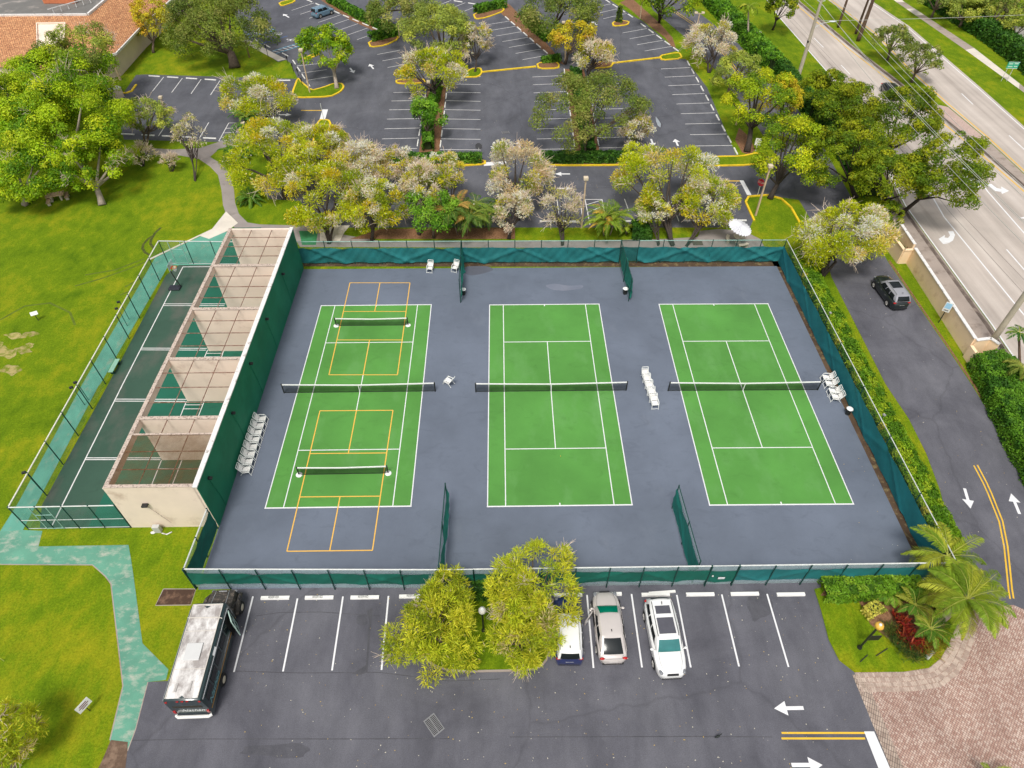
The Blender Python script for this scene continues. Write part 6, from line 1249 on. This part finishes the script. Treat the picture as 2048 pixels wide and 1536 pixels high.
# --- leafy trees
T('round bright leafy tree on the kerbed grass island', 'ficus', 660, 98, 4.2, 56, 44, (674, 178), 30, trunk_r=.28)
T('yellow leafed tree beside the clubhouse corner', 'yellow', 304, 42, 4.0, 40, 40, (307, 106), 31)
T('wide olive green oak on the lawn with thick trunk', 'oak', 445, 48, 5.0, 104, 62, (470, 136), 32, trunk_r=.7, n_cl=1.2)
T('sparse olive tree in front of the clubhouse roof', 'olive', 158, 102, 7.0, 74, 44, None, 33, stems=2, n_cl=.7, twig=.12)
FG_ = 'big green trees at the left lawn'
T('big bright green tree crown by the left frame edge', 'ficus', 40, 235, 5.5, 118, 118, (60, 330), 34, group=FG_, trunk_r=.4)
T('big bright green tree with bare grey branches', 'ficus', 150, 255, 5.5, 118, 100, (130, 360), 35, group=FG_, trunk_r=.4, twig=.12)
T('spreading green tree with leaning trunk above the picnic table', 'ficus', 175, 325, 3.8, 72, 62, (205, 410), 36, group=FG_, trunk_r=.35, twig=.22)
T('low dense green tree left of the picnic table', 'ficus', 45, 358, 3.0, 88, 58, (50, 410), 37, group=FG_, twig=.05)
T('green tree top nearest the clubhouse roof', 'ficus', 100, 160, 5.0, 100, 50, (100, 240), 38, group=FG_)
T('sparse grey green tree right of the big green trees', 'olive', 290, 235, 3.4, 50, 38, (290, 292), 39, stems=2, n_cl=.7, twig=.3)
T('thin yellow topped tree with spreading dark stems on lawn', 'bare', 380, 268, 3.4, 34, 36, (390, 362), 40, stems=4, twig=.12)
T('low dark stump like shrub under bare branches on lawn', 'bare', 283, 308, 1.4, 26, 22, (286, 333), 41, stems=3, twig=.6, cat='shrub', name='shrub')
T('bare fan shaped shrub with pale stems beside the path', 'bare', 342, 322, 1.2, 18, 24, (343, 343), 42, stems=6, twig=.9, cat='shrub', name='shrub')
T('bright green small tree in the narrow shrub strip', 'light', 855, 232, 3.0, 36, 36, (854, 285), 43)
T('lush bright green tree left of the fan palms', 'light', 866, 428, 3.0, 54, 50, (868, 475), 44, stems=2)
T('large round olive green tree above the yellow kerb', 'olive', 868, 66, 4.6, 76, 56, (898, 142), 45)
T('wide grey green tree at the top left of centre', 'oak', 795, 20, 5.0, 66, 40, (752, 22), 46)
T('wide airy oak crown at the top centre', 'oak', 1112, 28, 5.0, 88, 46, (1104, 66), 47, n_cl=.9)
T('big airy oak standing between the two middle stall rows', 'oak', 1176, 222, 4.8, 106, 78, (1168, 312), 48, trunk_r=.28, n_cl=.85)
T('golden yellow tree beside the double headed lamp post', 'yellow', 1142, 84, 3.6, 44, 34, (1130, 128), 49)
T('green tree with several pale trunks at the top right verge', 'green', 1335, -6, 5.0, 60, 34, (1318, 45), 50, stems=4)
T('grey green airy tree over the yellow driveway line', 'olive', 1468, 142, 3.6, 52, 44, (1452, 200), 51, n_cl=.75)
T('yellow green tree with dark forked trunk at the verge', 'green', 1512, 200, 5.0, 62, 58, (1494, 304), 52, trunk_r=.36)
T('bright yellow topped tree next to the forked trunk tree', 'yellow', 1560, 205, 4.2, 42, 52, (1566, 285), 53, n_cl=.8)
T('dense yellow green tree leaning over the driveway corner', 'green', 1582, 312, 4.6, 76, 76, (1540, 398), 54, trunk_r=.3)
MG = 'dark green trees along the roadside wall'
T('dark green tree behind the concrete pole, farthest of roadside row', 'mahog', 1648, 192, 4.6, 58, 48, (1658, 250), 55, group=MG)
T('dark green roadside tree over the dashed lane line', 'mahog', 1700, 222, 5.2, 72, 60, (1690, 300), 56, group=MG)
T('dark green roadside tree hiding the black car', 'mahog', 1800, 242, 5.8, 78, 66, (1762, 345), 57, group=MG)
T('yellowish green roadside tree beside the driveway, middle of row', 'mahog', 1690, 322, 5.0, 70, 78, (1712, 395), 58, group=MG)
T('broad dark green roadside tree overhanging the sidewalk', 'mahog', 1778, 352, 5.0, 80, 66, (1765, 425), 59, group=MG)
T('dark green roadside tree reaching over the main road lane', 'mahog', 1888, 352, 6.0, 72, 86, (1800, 430), 60, group=MG)
T('low yellow green bush at the planter wall end', 'mahog', 1772, 430, 1.6, 34, 26, (1772, 440), 61, cat='shrub', name='shrub')
T('dark green tree crown touching the top edge by hedge', 'mahog', 1562, 12, 4.4, 32, 32, (1545, 60), 62)
T('median tree with olive crown, farther of the pair', 'oak', 1787, 78, 3.6, 40, 30, (1774, 121), 63, group='small trees on the road median', n_cl=1.0)
T('median tree with olive crown, nearer of the pair', 'oak', 1842, 116, 3.6, 42, 30, (1823, 165), 64, group='small trees on the road median', n_cl=1.0)
for i, (x, y, z, r1, r2, kk, lab) in enumerate(((1935, 18, 3, 44, 32, 'olive', 'grey green shrubby tree behind the far hedge, leftmost'), (1995, 22, 3, 40, 36, 'oak', 'grey green tree behind the far hedge by the cable'), (2040, 50, 3, 36, 30, 'olive', 'yellow green tree behind the far hedge at right edge'), (2030, -8, 4, 60, 30, 'oak', 'grey tree at the top right corner of picture'), (1880, -6, 3.5, 40, 20, 'olive', 'pale green tree top behind the far hedge at upper edge'))): T(lab, kk, x, y, z, r1, r2, None, 70 + i, n_cl=.9)
# --- two trees in the front island
T('yellow green feathery tree left of the globe lamp', 'melal', 872, 1262, 2.3, 90, 90, (885, 1285), 80, group='feathery trees in the front island', stems=2, twig=.1)
T('yellow green feathery tree top left, against the near fence', 'melal', 895, 1188, 2.2, 52, 44, (900, 1215), 83, group='feathery trees in the front island', stems=2, twig=.08)
T('tall yellow green feathery tree overhanging the near fence', 'melal', 1072, 1162, 3.4, 92, 76, (1070, 1245), 81, group='feathery trees in the front island', stems=2, twig=.1)
T('yellow green feathery tree right of the globe lamp', 'melal', 1042, 1264, 2.3, 76, 80, (1040, 1290), 82, group='feathery trees in the front island', stems=3, twig=.1)

# ================================================================== hedges and shrubs
def hedge(label, pts, wd, h, seed, pal, z0=0.0, l=.16, cat='hedge', group=None, rough=.16, cov=2.4, name='hedge', taper=.9):
    rg = np.random.default_rng(seed); pts = [Vector((p[0], p[1], 0)) for p in pts]; o = pts[0]; e = empty(name, (o.x, o.y, z0), 0, label, cat, group)
    mid = pts[len(pts) // 2]; l = max(l, 2.4 / ppm(mid)); w = l * .62; mb = MB(); PP = []; DD = []; CC = []
    for a, b in zip(pts[:-1], pts[1:]):
        d = b - a; L = d.length; t = d.normalized(); n = Vector((-t.y, t.x, 0))
        ia = a - o + t * min(.35, L * .2) * (a is pts[0]); ib = b - o - t * min(.35, L * .2) * (b is pts[-1]); mb.bar(ia + Vector((0, 0, h * .42)), ib + Vector((0, 0, h * .42)), wd * .62, h * .84)
        ar = L * (wd + 1.7 * h) + 2 * wd * h; N = int(cov * ar / (l * w * .5)); s = rg.uniform(-.02, 1.02, N) * L; u = rg.uniform(0, 1, N) * (wd + 2 * h)
        off = np.where(u < h, -wd / 2, np.where(u < h + wd, u - h - wd / 2, wd / 2)); zz = np.where(u < h, u, np.where(u < h + wd, h, u - h - wd)); nr = np.where(u < h, -1, np.where(u < h + wd, 0, 1)); up = np.where((u >= h) & (u < h + wd), 1, .15)
        bump = rough * (np.sin(s * 2.3 + seed) * np.sin(s * .9 + 1.7 * seed) * .6 + rg.normal(size=N) * .45)
        off = off * (taper + (1 - taper) * (1 - zz / h)); D = np.stack([n.x * nr, n.y * nr, up], 1)
        PP.append(np.stack([a.x - o.x + t.x * s + n.x * (off + nr * bump), a.y - o.y + t.y * s + n.y * (off + nr * bump), np.maximum(.03, zz + up * bump)], 1)); DD.append(D)
        cid = (np.floor(s / .7) * 13 + np.floor(off / .5 + 50) * 7 + np.floor(zz / .5) * 3).astype(int); tb = np.random.default_rng(seed + 5).choice(len(pal), 5000, p=np.array([q[0] for q in pal], float) / sum(q[0] for q in pal)); CC.append(1.35 * np.array([q[1] for q in pal])[tb[np.abs(cid) % 5000]])
    P, D, C = np.concatenate(PP), np.concatenate(DD), np.concatenate(CC); N = len(P)
    nn = unit(unit(D) + rg.normal(size=(N, 3)) * .6); U = unit(np.cross(nn, rdir(rg, N))) * (l / 2 * rg.uniform(.7, 1.35, (N, 1))); V = unit(np.cross(nn, U)) * (w / 2)
    leaf_mesh('foliage', P, U, V, C * rg.uniform(.7, 1.3, (N, 1)), e); mb.build('branches', mat('hedge_inside', (.025, .045, .01), .3, 6, .95), e); return e
HG = [(3, (.075, .185, .012)), (2, (.12, .26, .018)), (2, (.04, .12, .010))]; HY = [(3, (.22, .29, .02)), (2, (.13, .22, .015)), (2, (.32, .34, .03))]; HD = [(3, (.04, .12, .012)), (2, (.07, .17, .018)), (1, (.025, .08, .01))]
hedge('long leafy hedge against the right court fence', [(27.15, 18.0), (27.1, 8), (27.05, -2), (27.05, -10), (27.0, -16.8)], 1.8, 1.8, 1, [(3, (.15, .27, .010)), (2, (.25, .34, .014)), (2, (.08, .18, .008)), (.4, (.38, .36, .03))], rough=.2, cov=3.4, l=.13)
hedge('clipped bright green hedge at the corner of near fence', [G(1640, 1186), G(1735, 1184), G(1830, 1180)], 1.5, 1.05, 2, [(3, (.13, .26, .015)), (2, (.21, .34, .025)), (1, (.07, .16, .012))], .07, rough=.1)
hedge('dense green bush block at the right edge beside driveway', [G(1975, 735), G(2045, 880), G(2110, 1000)], 3.6, 1.5, 3, HG, rough=.2)
hedge('green clipped bush behind the sloping wall stub', [(40.2, 3.1), (41.2, -1.8)], 2.2, 1.5, 4, [(3, (.09, .21, .02)), (2, (.15, .30, .03)), (1, (.045, .12, .01))], rough=.16)
hedge('ivy like hedge patch between the two front island trees', [G(945, 1185), G(1005, 1183)], 1.2, 1.2, 5, HD, .05)
hedge('low hedge on the left kerbed mulch island', [G(768, 324), G(960, 324)], 1.2, .95, 6, HG, .1); hedge('low dark green hedge on the right kerbed mulch island', [G(1086, 324), G(1278, 323)], 1.4, 1.1, 7, HD, .1)
hedge('green shrubs filling the narrow strip below small tree', [G(857, 302), G(856, 250), G(876, 175)], 1.3, 1.3, 8, HG, .02); hedge('dark green shrubs under the big airy oak', [G(1177, 312), G(1166, 230), G(1150, 150)], 1.6, 1.2, 9, HD, .02)
hedge('clipped hedge end beside round olive tree', [G(742, 82), G(795, 70)], 1.6, 1.2, 10, HG, .1); hedge('leafy hedge behind the blue car stalls', [G(660, 2), G(712, 32), G(752, 52), G(785, 66)], 1.5, 1.2, 11, HG, .02)
hedge('clipped hedge on the top centre kerbed island', [G(952, 27), G(1008, 14)], 1.5, 1.2, 12, HG, .1); hedge('hedge on the mulch strip left of golden tree', [G(1050, 42), G(1075, 64), G(1098, 84)], 1.5, 1.2, 13, HG, .02); hedge('low shrubs at the kerb island left of white twigged tree', [G(1084, 126), G(1120, 122)], 1.2, .8, 14, HG, .1)
hedge('tall leafy hedge between driveway and main road, upper right', [G(1395, -20), G(1440, 28), G(1490, 80), G(1548, 142)], 3.0, 2.0, 15, [(3, (.09, .22, .012)), (2, (.15, .30, .018)), (1, (.04, .11, .01))], rough=.25)
hedge('dark hedge below the roadside trees along the driveway edge', [G(1622, 205), G(1650, 255), G(1700, 335), G(1742, 395)], 1.8, 1.7, 16, HD, rough=.25); hedge('lower dark hedge along the roadside wall gap', [G(1560, 145), G(1600, 200), G(1625, 235)], 2.0, 1.8, 17, HD, rough=.25)
hedge('long dark hedge beyond the far sidewalk', [G(1825, -20), G(1870, 12), G(1990, 88), G(2070, 150), G(2200, 250)], 3.2, 2.4, 18, HD, rough=.3)
hedge('low green planting inside the wall planter', [(39.3, 24.5), (39.4, 19.9)], .8, .7, 19, HG)
hedge('round dark shrub behind the far fence of the right court', [G(1262, 470), G(1300, 470)], 2.0, 1.5, 20, HD, rough=.15, cat='shrub', name='shrub', taper=.7); hedge('small leafy shrubs at the white twigged tree foot', [G(1198, 122), G(1222, 116)], 1.2, .9, 21, HG, .1, cat='shrub', name='shrub')
CON = [(3, (.10, .17, .02)), (2, (.16, .22, .03))]
hedge('small upright conifer on the kerbed island', [G(1236, 46), G(1239, 44)], 1.1, 2.6, 22, CON, .1, cat='shrub', name='shrub', taper=.35)
hedge('yellow leafed shrub left of the yellow globe lamp', [G(1733, 1214, .1), G(1752, 1236, .1)], 1.3, .7, 23, [(3, (.58, .50, .10)), (2, (.46, .44, .07)), (1, (.20, .24, .03))], .09, .15, 'shrub', rough=.22, name='shrub', cov=1.5)
hedge('small yellow speckled shrub beside the palm trunk', [G(1866, 1222, .1), G(1878, 1226, .1)], .8, .5, 24, [(3, (.60, .52, .10)), (2, (.25, .28, .03))], .09, .15, 'shrub', rough=.2, name='shrub', cov=1.3)

# ================================================================== palms and rosette plants
def fronds(e, c, n, L, seed, pal, droop=.55, up=(.1, .9), lw=.05, ll=.42, nl=34, name='frond', az=(0, 6.283), tint=.2):
    rg = np.random.default_rng(seed); pm = ppm(Vector(e.location) + Vector(c)); lw = max(lw, .8 / pm)
    for i in range(n):
        a = az[0] + (az[1] - az[0]) * (i + rg.uniform(-.3, .3)) / n; el = rg.uniform(*up); Li = L * rg.uniform(.75, 1.1); pts = []; p = np.array(c, float); e_ = el
        for j in range(13):
            pts.append(p.copy()); p = p + np.array([math.cos(a) * math.cos(e_), math.sin(a) * math.cos(e_), math.sin(e_)]) * Li / 12; e_ -= droop * 2.6 / 12 * (.4 + j / 9)
        pts = np.array(pts); t = np.linspace(.12, 1, nl); idx = t * 12; k = np.minimum(idx.astype(int), 11); f = (idx - k)[:, None]; B = pts[k] * (1 - f) + pts[k + 1] * f; T_ = unit(pts[k + 1] - pts[k]); S = unit(np.cross(T_, np.array([0, 0, 1.0]) + rg.normal(size=3) * .12)); W = np.sin(np.clip(t, 0, 1) * math.pi * .86 + .3) * ll
        P, U, V, C = [], [], [], []; col = 1.35 * np.array(pal_pick(rg, pal, 1)[0][0]) * rg.uniform(.85, 1.15)
        for sgn in (-1, 1):
            dr = unit(S * sgn + T_ * .75 + np.array([0, 0, -.35]) + rg.normal(size=(nl, 3)) * .12); u = dr * W[:, None] / 2; P.append(B + u); U.append(u); V.append(unit(np.cross(dr, np.array([.2, .1, 1.0]))) * lw / 2); C.append(col * rg.uniform(.75, 1.25, (nl, 1)))
        fo = leaf_mesh(name, np.concatenate(P), np.concatenate(U), np.concatenate(V), np.concatenate(C), e)
        bm = MB().tube([tuple(q) for q in pts[::3]], [.03, .025, .02, .014, .008], 4, cap=False); r_ = bm.build('midrib', mat('palm_midrib', (.34, .36, .06), .15, 4, .7), fo)
def palm(label, base, top, r, n, L, seed, pal, bark, group=None, z0=0.0, curve=(0, 0), cat='palm tree', name='palm_tree', **k):
    b = Vector(base); e = empty(name, (b.x, b.y, z0), 0, label, cat, group); tp = Vector(top) - Vector((b.x, b.y, z0)); mb = MB(); pts = []; rs = []
    for i in range(13):
        t = i / 12; pts.append(tp * t + Vector((curve[0], curve[1], 0)) * math.sin(math.pi * t)); rs.append(r * (1.3 - .5 * t) * (1.06 if i % 2 else 1))
    mb.tube(pts, rs, 10).build('trunk', bark, e, smooth=True); fronds(e, tuple(tp), n, L, seed, pal, **k); return e
PB = mat('grey_palm_bark', (.42, .34, .27), .2, 5, .85, dirt=(.28, .22, .17), dscale=3); PBD = mat('brown_palm_bark', (.12, .075, .05), .3, 4, .9, dirt=(.06, .04, .03), dscale=3)
PG = [(3, (.17, .26, .02)), (2, (.27, .34, .03)), (1, (.36, .38, .04))]; PD = [(3, (.05, .15, .018)), (2, (.09, .21, .025)), (1, (.16, .24, .03))]
b = G(1862, 1257, .1); palm('grey trunked palm with long fronds leaning over the brick plaza', b, G(1935, 1198, 2.9), .2, 26, 3.35, 1, PG, PB, z0=.1, droop=.75, up=(.0, 1.1), nl=80, ll=.72, lw=.05)
b = G(1880, 1168, .1); palm('palm crown at the near right fence corner behind clipped hedge', b, G(1895, 1112, 2.6), .18, 18, 3.3, 2, PG, PB, z0=.1, droop=.7, up=(.0, 1.0), nl=75, ll=.68, lw=.05)
for i, (x, y, hh, L, lab) in enumerate(((1818, 1222, .9, 1.5, 'low dark green palm behind the red plants'), (1850, 1268, .8, 1.5, 'low green palm beside the grey palm trunk'), (1775, 1195, .6, 1.3, 'low green palm against the clipped hedge'))):
    b = G(x, y, .1); palm(lab, b, b + Vector((0, 0, hh)), .08, 11, L, 20 + i, [(3, (.09, .19, .02)), (2, (.16, .27, .025)), (1, (.30, .32, .04))], PB, 'low palms in the planting bed', z0=.1, droop=.6, up=(.2, 1.1), nl=32, ll=.36, cat='palm', name='palm')
b = G(2040, 752); palm('small palm with dark fronds in front of the road lane', b, G(2038, 665, 3.4), .10, 9, 1.5, 5, PD, PBD, droop=.8, up=(.1, .7), nl=30, ll=.4)
b = G(2052, 790); palm('yellowish palm at the right frame edge above bush', b, G(2045, 735, 2.2), .10, 11, 1.9, 6, [(3, (.26, .28, .05)), (1, (.15, .2, .03))], PBD, droop=.9, up=(.1, .8), nl=34, ll=.4)
b = G(1496, 90); palm('palm at the top edge above the roadside hedge', b, G(1497, 14, 5.6), .14, 11, 2.3, 7, PG, PB, droop=.9, up=(.1, .9), nl=30, ll=.6)
b = G(1676, 55); palm('slender brown palm trunk on the median, farther one', b, b + Vector((.1, .2, 9.5)), .17, 11, 2.6, 8, PG, PBD, 'tall palms on the median', nl=30, ll=.6); b = G(1716, 82); palm('thick brown palm trunk on the median, nearer one', b, b + Vector((.2, .1, 9.5)), .26, 11, 2.6, 9, PG, PBD, 'tall palms on the median', nl=30, ll=.6); b = G(1711, 68); palm('brown palm trunk just behind the thick one on median', b, b + Vector((.4, .3, 9.0)), .17, 9, 2.5, 10, PG, PBD, 'tall palms on the median', nl=30, ll=.6)
def areca(label, px, py, n, L, seed, pal, h=1.2, spread=.5, **k):
    b = G(px, py); rg = np.random.default_rng(seed); e = empty('palm_clump', (b.x, b.y, 0), 0, label, 'palm'); mb = MB()
    for q in range(4):
        o = rg.uniform(-spread, spread, 2); hh = h * rg.uniform(.7, 1.2); mb.tube([(o[0] * .5, o[1] * .5, 0), (o[0], o[1], hh)], [.07, .045], 6); fronds(e, (o[0], o[1], hh), n // 4, L, seed * 7 + q, pal, **k)
    mb.build('stems', PB, e, smooth=True)
AO = [(3, (.15, .25, .02)), (2, (.24, .32, .03)), (1, (.46, .30, .04))]
areca('dense fan palm clump over the far fence of the left court', 925, 466, 64, 3.1, 31, [(3, (.10, .18, .03)), (3, (.17, .24, .035)), (1, (.38, .24, .06))], 2.6, 1.2, droop=.75, up=(.1, 1.1), nl=40, ll=.65)
areca('second fan palm clump right behind the far left divider', 965, 448, 36, 2.7, 37, [(3, (.09, .18, .03)), (2, (.16, .25, .03))], 2.2, .9, droop=.75, up=(.1, 1.0), nl=28, ll=.5)
areca('orange tinged palm clump right of the tan lamp post', 1213, 472, 56, 2.9, 32, AO, 1.9, .9, droop=.7, up=(.2, 1.2), nl=30, ll=.45)
areca('dark palm clump under the left flowering tree', 505, 275, 32, 2.9, 33, PD, 2.4, .8, droop=.7, up=(.1, 1.1), nl=28, ll=.45)
areca('dark green palm clump at the path junction', 472, 318, 24, 2.4, 34, PD, .9, .6, droop=.7, up=(.2, 1.1), nl=26, ll=.45)
areca('low green cycad like palm on the lawn beside curved path', 500, 403, 40, 2.2, 35, [(3, (.06, .16, .02)), (2, (.11, .22, .025)), (.6, (.26, .26, .03))], .4, .25, droop=.8, up=(.2, 1.2), nl=30, ll=.3)
areca('small palm tuft right of the orange tinged palm', 1255, 468, 12, 1.3, 36, PG, .8, .4, droop=.7, up=(.2, 1.1), nl=24, ll=.35)
def rosette(label, px, py, h, r, n, seed, pal, group, name='bedding_plant', cat='plant', wide=.09, L=.55):
    p = G(px, py, .1); rg = np.random.default_rng(seed); e = empty(name, (p.x, p.y, .09), 0, label, cat, group); N = n
    az = rg.uniform(0, 6.283, N); el = rg.uniform(.15, 1.35, N); D = np.stack([np.cos(az) * np.cos(el), np.sin(az) * np.cos(el), np.sin(el)], 1); o = np.stack([rg.uniform(-r, r, N), rg.uniform(-r, r, N), rg.uniform(.05, h, N)], 1); ln = L * rg.uniform(.6, 1.2, (N, 1)); U = D * ln / 2; V = unit(np.cross(D, rdir(rg, N))) * wide / 2
    c, _ = pal_pick(rg, pal, N); leaf_mesh('leaves', o + U, U, V, c * rg.uniform(.7, 1.3, (N, 1)), e); mb = MB()
    for q in range(5): mb.tube([(0, 0, 0), (rg.uniform(-r, r) * .7, rg.uniform(-r, r) * .7, h * .9)], .015, 5)
    mb.build('stems', BARK, e); return e
RED = RED; RP = [(3, (.33, .03, .02)), (2, (.50, .10, .04)), (2, (.12, .02, .02)), (1, (.45, .16, .03))]
for i, (x, y) in enumerate(((1796, 1240), (1806, 1258), (1818, 1284), (1830, 1296), (1800, 1272))): rosette(f'red leaved plant, {ORD[i + 1]} from the yellow globe lamp in the bed', x, y, .6, .38, 130, 60 + i, RP, 'red leaved plants in the bed')
for i, (x, y) in enumerate(((1788, 1275), (1798, 1292), (1812, 1308), (1832, 1312), (1778, 1262))): rosette(f'dark grassy tuft, {ORD[i + 1]} along the mulch edge of the bed', x, y, .25, .42, 260, 80 + i, [(3, (.06, .13, .03)), (2, (.12, .19, .03)), (1, (.28, .26, .05))], 'grassy tufts edging the bed', wide=.03, L=.6)
for i, (x, y) in enumerate(((1850, 1300), (1868, 1285))): rosette(['orange tipped grassy plant at the bed corner by the plaza', 'yellow grassy plant under the leaning palm'][i], x, y, .4, .5, 260, 95 + i, [(3, (.30, .27, .03)), (2, (.18, .22, .02)), (1, (.42, .26, .03))], None, wide=.04, L=.8)
for i, (x, y) in enumerate(((1572, 1560), (1610, 1562), (1935, 1552), (2030, 1548))): pass
areca('yellowish palm frond tips rising at the lower right corner', 1975, 1580, 12, 1.2, 38, PG, .9, .8, droop=.5, up=(.5, 1.2), nl=22, ll=.3)
# fallen leaves and litter on the tarmac
rg = np.random.default_rng(5); pp = []
for x0, x1, y0, y1, n in ((480, 1700, 1185, 1536, 420), (1680, 2040, 560, 1150, 150), (1740, 1800, 520, 560, 20), (620, 1480, 150, 330, 200), (700, 1500, 335, 440, 200)):
    for _ in range(n): p = G(rg.uniform(x0, x1), rg.uniform(y0, y1), .02); pp.append((p.x, p.y, .022))
P = np.array(pp); N = len(P); az = rg.uniform(0, 6.28, N); sz = rg.uniform(.02, .055, (N, 1)); U = np.stack([np.cos(az), np.sin(az), rg.uniform(-.1, .1, N)], 1) * sz; V = np.stack([-np.sin(az), np.cos(az), rg.uniform(-.1, .1, N)], 1) * sz * .6; c, _ = pal_pick(rg, [(3, (.60, .56, .45)), (2, (.50, .36, .10)), (1, (.30, .20, .08))], N)
tag(leaf_mesh('fallen_leaves', P, U, V, c, None, LEAFD), 'fallen pale leaves scattered over the tarmac', 'leaf litter', kind='stuff')
